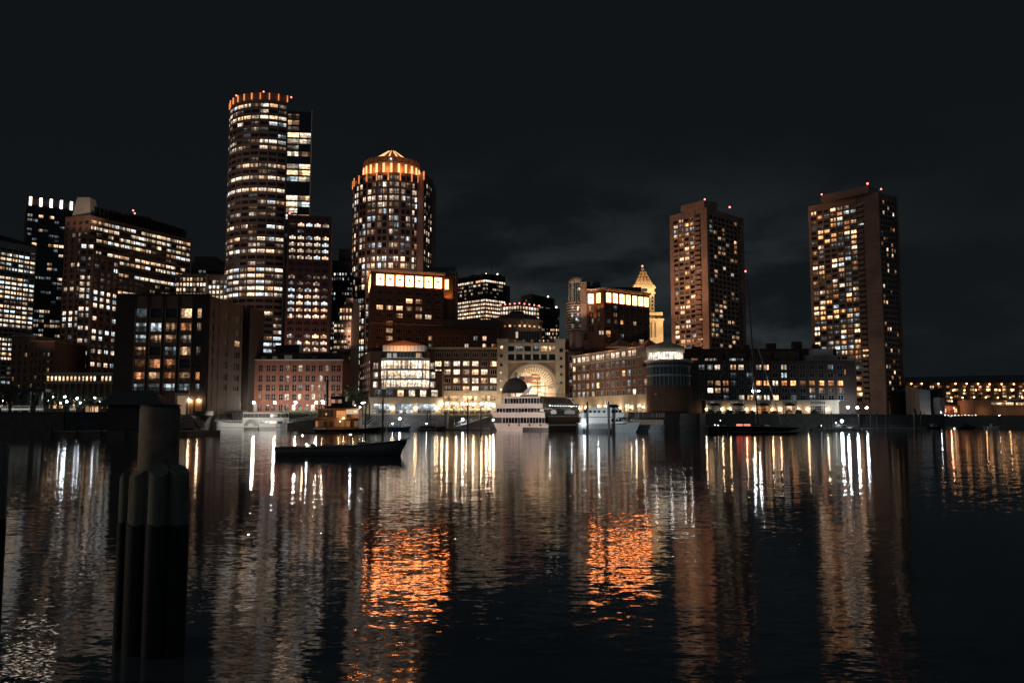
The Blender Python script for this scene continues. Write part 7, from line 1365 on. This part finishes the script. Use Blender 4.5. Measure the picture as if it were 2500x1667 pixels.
for i in range(9):
    q = 1088 + 13 * i; Y = 338.4
    if tp is None:
        tp = thing('planter_box', 'x', 'planter', (0, 0, 0), local=True); b = MB(); b.box(-.9, .9, -.3, .3, 0, .7); b.build('box', 'deck_wood', tp); b = MB()
        for k in range(160): c = Vector((g.uniform(-.9, .9), g.uniform(-.3, .3), .7 + g.uniform(0, .55))); v = Vector((g.uniform(-1, 1), g.uniform(-1, 1), g.uniform(-.3, 1))).normalized() * .14; u = v.orthogonal() * .6; b.add([c - v, c + u, c + v, c - u], [(0, 1, 2, 3)])
        b.build('foliage', 'leaf', tp); o = tp
    else: o = dup(tp)
    o.location = (gx(q, Y), Y, ZL + .35); o['label'] = ORD[i] + ' planted box on the terrace edge, counting from the glass pavilion'; o['group'] = 'planters along the terrace edge'
# dock lights and small craft to the east
sp0 = None
for i, (px, py, Y, k, r, lb) in enumerate(((2055, 1027.5, 302, 'lamp_cool', .4, 'dazzling white dock light on the small boat float'), (2041, 1032, 302, 'spark_cool', .2, 'small white dock light beside the dazzling one'), (2004, 1039, 300, 'spark_cool', .24, 'small white light low on the float near the yacht'), (1049, 1014 - 3, 323, 'spark', .18, 'small lamp on the wall behind the water taxi'), (976, 1022, 318, 'lamp_cool', .34, 'bright white dock light above the blue launch'), (1130, 1023, 316, 'lamp_cool', .3, 'white dock light on the terrace float'), (1204, 1025, 292, 'lamp_cool', .24, 'white light at the bow of the sightseeing ship'), (2330, 1045, 350, 'spark', .22, 'orange white light on the far quay float'), (2362, 1043, 352, 'spark', .24, 'white buoy light on the far quay float'))):
    q = at(px, py, Y); t = thing('dock_light', lb, 'dock light', (q.x, Y, 0), 'lights on the docks'); b = MB(); b.tube((q.x, Y, .4), (q.x, Y, q.z - r), .06); b.build('post', 'dark_metal', t); b = MB(); b.ball(q, r, 10); b.build('lamp', k, t)
dock('thin dark float before the aquarium quay', 2230, 2420, 352, 2.4, .5, False)
def launch(label, px, D, L, col, cab, rz=0.):
    t = thing('small_boat', label, 'boat', (gx(px, D), D, 0), 'small boats along the east quay', rz, local=True); b = MB(); hull(b, L, 2.2, .8, 1.1, bow=.4); b.build('hull', col, t); b = MB(); b.prism([(L * .3, -.8), (L * .62, -.8), (L * .62, .8), (L * .3, .8)], .8, 1.9, 0, None, [(L * .32, -.7), (L * .55, -.7), (L * .55, .7), (L * .32, .7)]); b.build('cabin', cab, t); b = MB(); b.box(L * .34, L * .52, -.82, -.76, 1.2, 1.7); b.build('window', 'glass_dark', t)
launch('pale blue covered small boat at the apartment float', 1984, 297, 4.6, 'grey_paint', 'blue_paint'); launch('grey small boat with cabin on the float by the dazzling light', 2040, 298, 6, 'grey_paint', 'white_paint'); launch('pale small boat moored alone near the stone pavilion', 2408, 352, 6.2, 'white_paint', 'grey_paint', .2); launch('dark small boat on the aquarium float', 2340, 350, 7, 'black_paint', 'dark_metal'); launch('dark open small boat nearest the aquarium piles', 2262, 348, 6, 'black_paint', 'grey_paint')
t = thing('leaning_pole', 'short pale leaning pole rising from the water before the stone pavilion', 'pole', (gx(2403, 300), 300, 0)); b = MB(); p0, p1 = at(2406, 1051, 300), at(2400, 1039, 300); b.tube((p0.x + .4, 300, -1), tuple(p1), .16, .12); b.build('pole', 'white_paint', t)
lamp('POINT', 'dock_glow', (gx(2055, 300), 299, 4.), 260, COOL, size=.3)
# dark car park shelter strip on the western promenade
t = thing('pergola', 'long dark pergola of posts and beams on the western promenade', 'pergola', (gx(-20, 244), 244, ZL)); b = MB(); x0, x1 = gx(-60, 244), gx(112, 244); b.box(x0, x1, 243, 246, ZL + 6.3, ZL + 7.1); b.build('beam', 'black_paint', t)
for i in range(6): x_ = x0 + (x1 - x0) * (i + .5) / 6; b = MB(); b.box(x_ - .4, x_ + .4, 243.6, 244.4, ZL, ZL + 6.29); b.build('post', 'black_paint', t)
# wall of stalls seen under the shelter roof
for i, (q, k) in enumerate(((40, 'w1'), (62, 'o2'), (88, 'w2'), (100, 'o2'))): pass
# tall pylon mast lights by the promenade
# ------------------------------------------------------------------ foreground mooring post
D = 17.; t = thing('mooring_dolphin', 'weathered round steel post ringed by cut timber piles in the near water', 'mooring dolphin', (gx(390, D), D, 0)); c0 = Vector((at(389.5, 1050, D).x, D)); rc = 46.5 / F * D; zt_ = at(389, 991, D - rc).z; zb_ = at(389, 1150, D).z
mat('post_steel', (.2, .15, .115), .75, .6, 2.2, bump=.12, fine=9); mat('pile_grey', (.26, .25, .2), .9, .35, 3., bump=.9, fine=22); mat('pile_wet', (.012, .013, .012), .7, .4, 6, bump=.25, fine=14)
for k in ('pile_grey',):                             # vertical grain
    nt_ = M[k].node_tree; 
    for nd in [q for q in nt_.nodes if q.type == 'TEX_NOISE']:
        mp_ = nt_.nodes.new('ShaderNodeMapping'); mp_.inputs['Scale'].default_value = (6, 6, .5); g_n = [q for q in nt_.nodes if q.type == 'NEW_GEOMETRY'][0]; nt_.links.new(g_n.outputs['Position'], mp_.inputs[0]); nt_.links.new(mp_.outputs[0], nd.inputs['Vector'])
b = MB(); b.lathe((c0.x, c0.y, 0), [(rc, -1.5), (rc, zt_ - .06), (rc * .96, zt_ - .04), (rc * .96, zt_), (.01, zt_ + .005)], 40); b.build('steel_post', 'post_steel', t)
b = MB(); b.lathe((c0.x, c0.y, zt_ + .006), [(rc * 1.04, 0), (rc * 1.04, .02), (.01, .05)], 40); b.build('cap_plate', 'dark_metal', t)
g = random.Random(12)
for i, (px, w_, dy, py) in enumerate(((306, 24, .05, 1147), (342, 46, -.28, 1142), (389, 45, -.48, 1140), (438, 50, -.30, 1139), (362, 44, .62, 1138), (420, 44, .65, 1138))):
    Y = D + dy; r = w_ / F * Y / 2; x_ = at(px, 1150, Y).x; z_ = at(px, py, Y).z; n = 18; b = MB(); rings = []
    ph = [g.uniform(-.05, .05) for _ in range(n)]; tl_ = Vector((c0.x - x_, c0.y - Y)).normalized()
    for zz_, sc in ((-1.2, 1.06), (.6, 1.04), (1.6, 1.02), (2.6, 1.0), (3.2, .98)): rings.append([(x_ + r * sc * (1 + ph[k]) * math.cos(2 * PI * k / n), Y + r * sc * (1 + ph[k]) * math.sin(2 * PI * k / n), zz_) for k in range(n)])
    tops = []
    for k in range(n): cx1, cy1 = math.cos(2 * PI * k / n), math.sin(2 * PI * k / n); tops.append((x_ + r * .95 * (1 + ph[k]) * cx1, Y + r * .95 * (1 + ph[k]) * cy1, z_ - .05 + .12 * (cx1 * tl_.x + cy1 * tl_.y)))
    rings.append(tops); b.loft(rings, 0, True, False, True); o = b.build('pile', 'pile_grey', t)
    b = MB(); b.add(tops, [tuple(range(n))]); b.build('pile_top', 'pile_grey', o, t.location)
    b = MB(); b.loft([[(x_ + (p[0] - x_) * 1.03, Y + (p[1] - Y) * 1.03, z2 + (.0 if z2 < 1 else ph[k] * .8)) for k, p in enumerate(rings[0])] for z2 in (-1.2, 1., 2.45)], 0, True, False, True); b.build('wet_band', 'pile_wet', o, t.location)
b = MB(); b.lathe((c0.x, c0.y, 0), [(.62, 2.72), (.64, 2.72), (.64, 2.8), (.62, 2.8)], 24)
t = thing('timber_pile', 'thick dark timber pile at the very edge of the photo', 'pile', (gx(2, 15.), 15., 0)); r = .21; x_ = gx(5, 15.) - .08; b = MB(); b.lathe((x_, 15., 0), [(r * 1.02, -1.5), (r, 2.5), (r * .97, at(5, 1084, 15.).z), (r * .7, at(5, 1078, 15.).z), (.01, at(5, 1077, 15.).z)], 20); b.build('shaft', 'pile_grey', t); b = MB(); b.lathe((x_, 15., 0), [(r * 1.05, -1.5), (r * 1.05, 2.6), (r * 1.02, 2.75)], 20); b.build('wet_band', 'pile_wet', t)
lamp('POINT', 'post_fill', (-22., 16., 5.2), 800, (1, .92, .78), size=.25)  # assumed point light out of view, no lamp built, lights post and piles
# dark domed pavilion standing between ship and archway
Yb = 318; p = at(1258.5, 940, Yb); t = thing('domed_gazebo', 'dark domed waterfront gazebo with small lantern on top before the archway', 'gazebo', (p.x, Yb, ZL)); rb = 32 / F * Yb; zt_ = at(1258, 921.5, Yb).z; zs_ = at(1258, 956, Yb).z
b = MB(); b.lathe((p.x, Yb, zs_), [(rb + .3, -.5), (rb + .3, 0)] + [(rb * math.cos(PI / 2 * i / 10), (zt_ - zs_) * math.sin(PI / 2 * i / 10)) for i in range(10)] + [(.05, zt_ - zs_)], 32); b.build('dome', 'roof_dark', t)
for i in range(8): a = 2 * PI * i / 8; b = MB(); b.tube((p.x + rb * math.cos(a), Yb + rb * math.sin(a), ZL - 6), (p.x + rb * math.cos(a), Yb + rb * math.sin(a), zs_ - .5), .22, .2, 10); b.build('column', 'stone_pale', t)
b = MB(); b.lathe((p.x, Yb, zt_ - .1), [(.8, 0), (.7, .2), (.7, 1.2), (.95, 1.3), (.5, 1.8), (.05, 2.2)], 8, smooth=False); b.build('lantern', 'frame_pale', t)
# ------------------------------------------------------------------ render settings
c = S.cycles; c.max_bounces = 5; c.diffuse_bounces = 2; c.glossy_bounces = 3; c.transmission_bounces = 2; c.caustics_reflective = False; c.caustics_refractive = False
c.sample_clamp_indirect = 6; c.use_denoising = True; c.denoiser = 'OPENIMAGEDENOISE'; c.use_light_tree = True; c.use_adaptive_sampling = True; c.adaptive_threshold = .01
c.pixel_filter_type = 'BLACKMAN_HARRIS'
S.view_settings.view_transform = 'Standard'; S.view_settings.look = 'None'; S.view_settings.exposure = 0; S.view_settings.gamma = 1
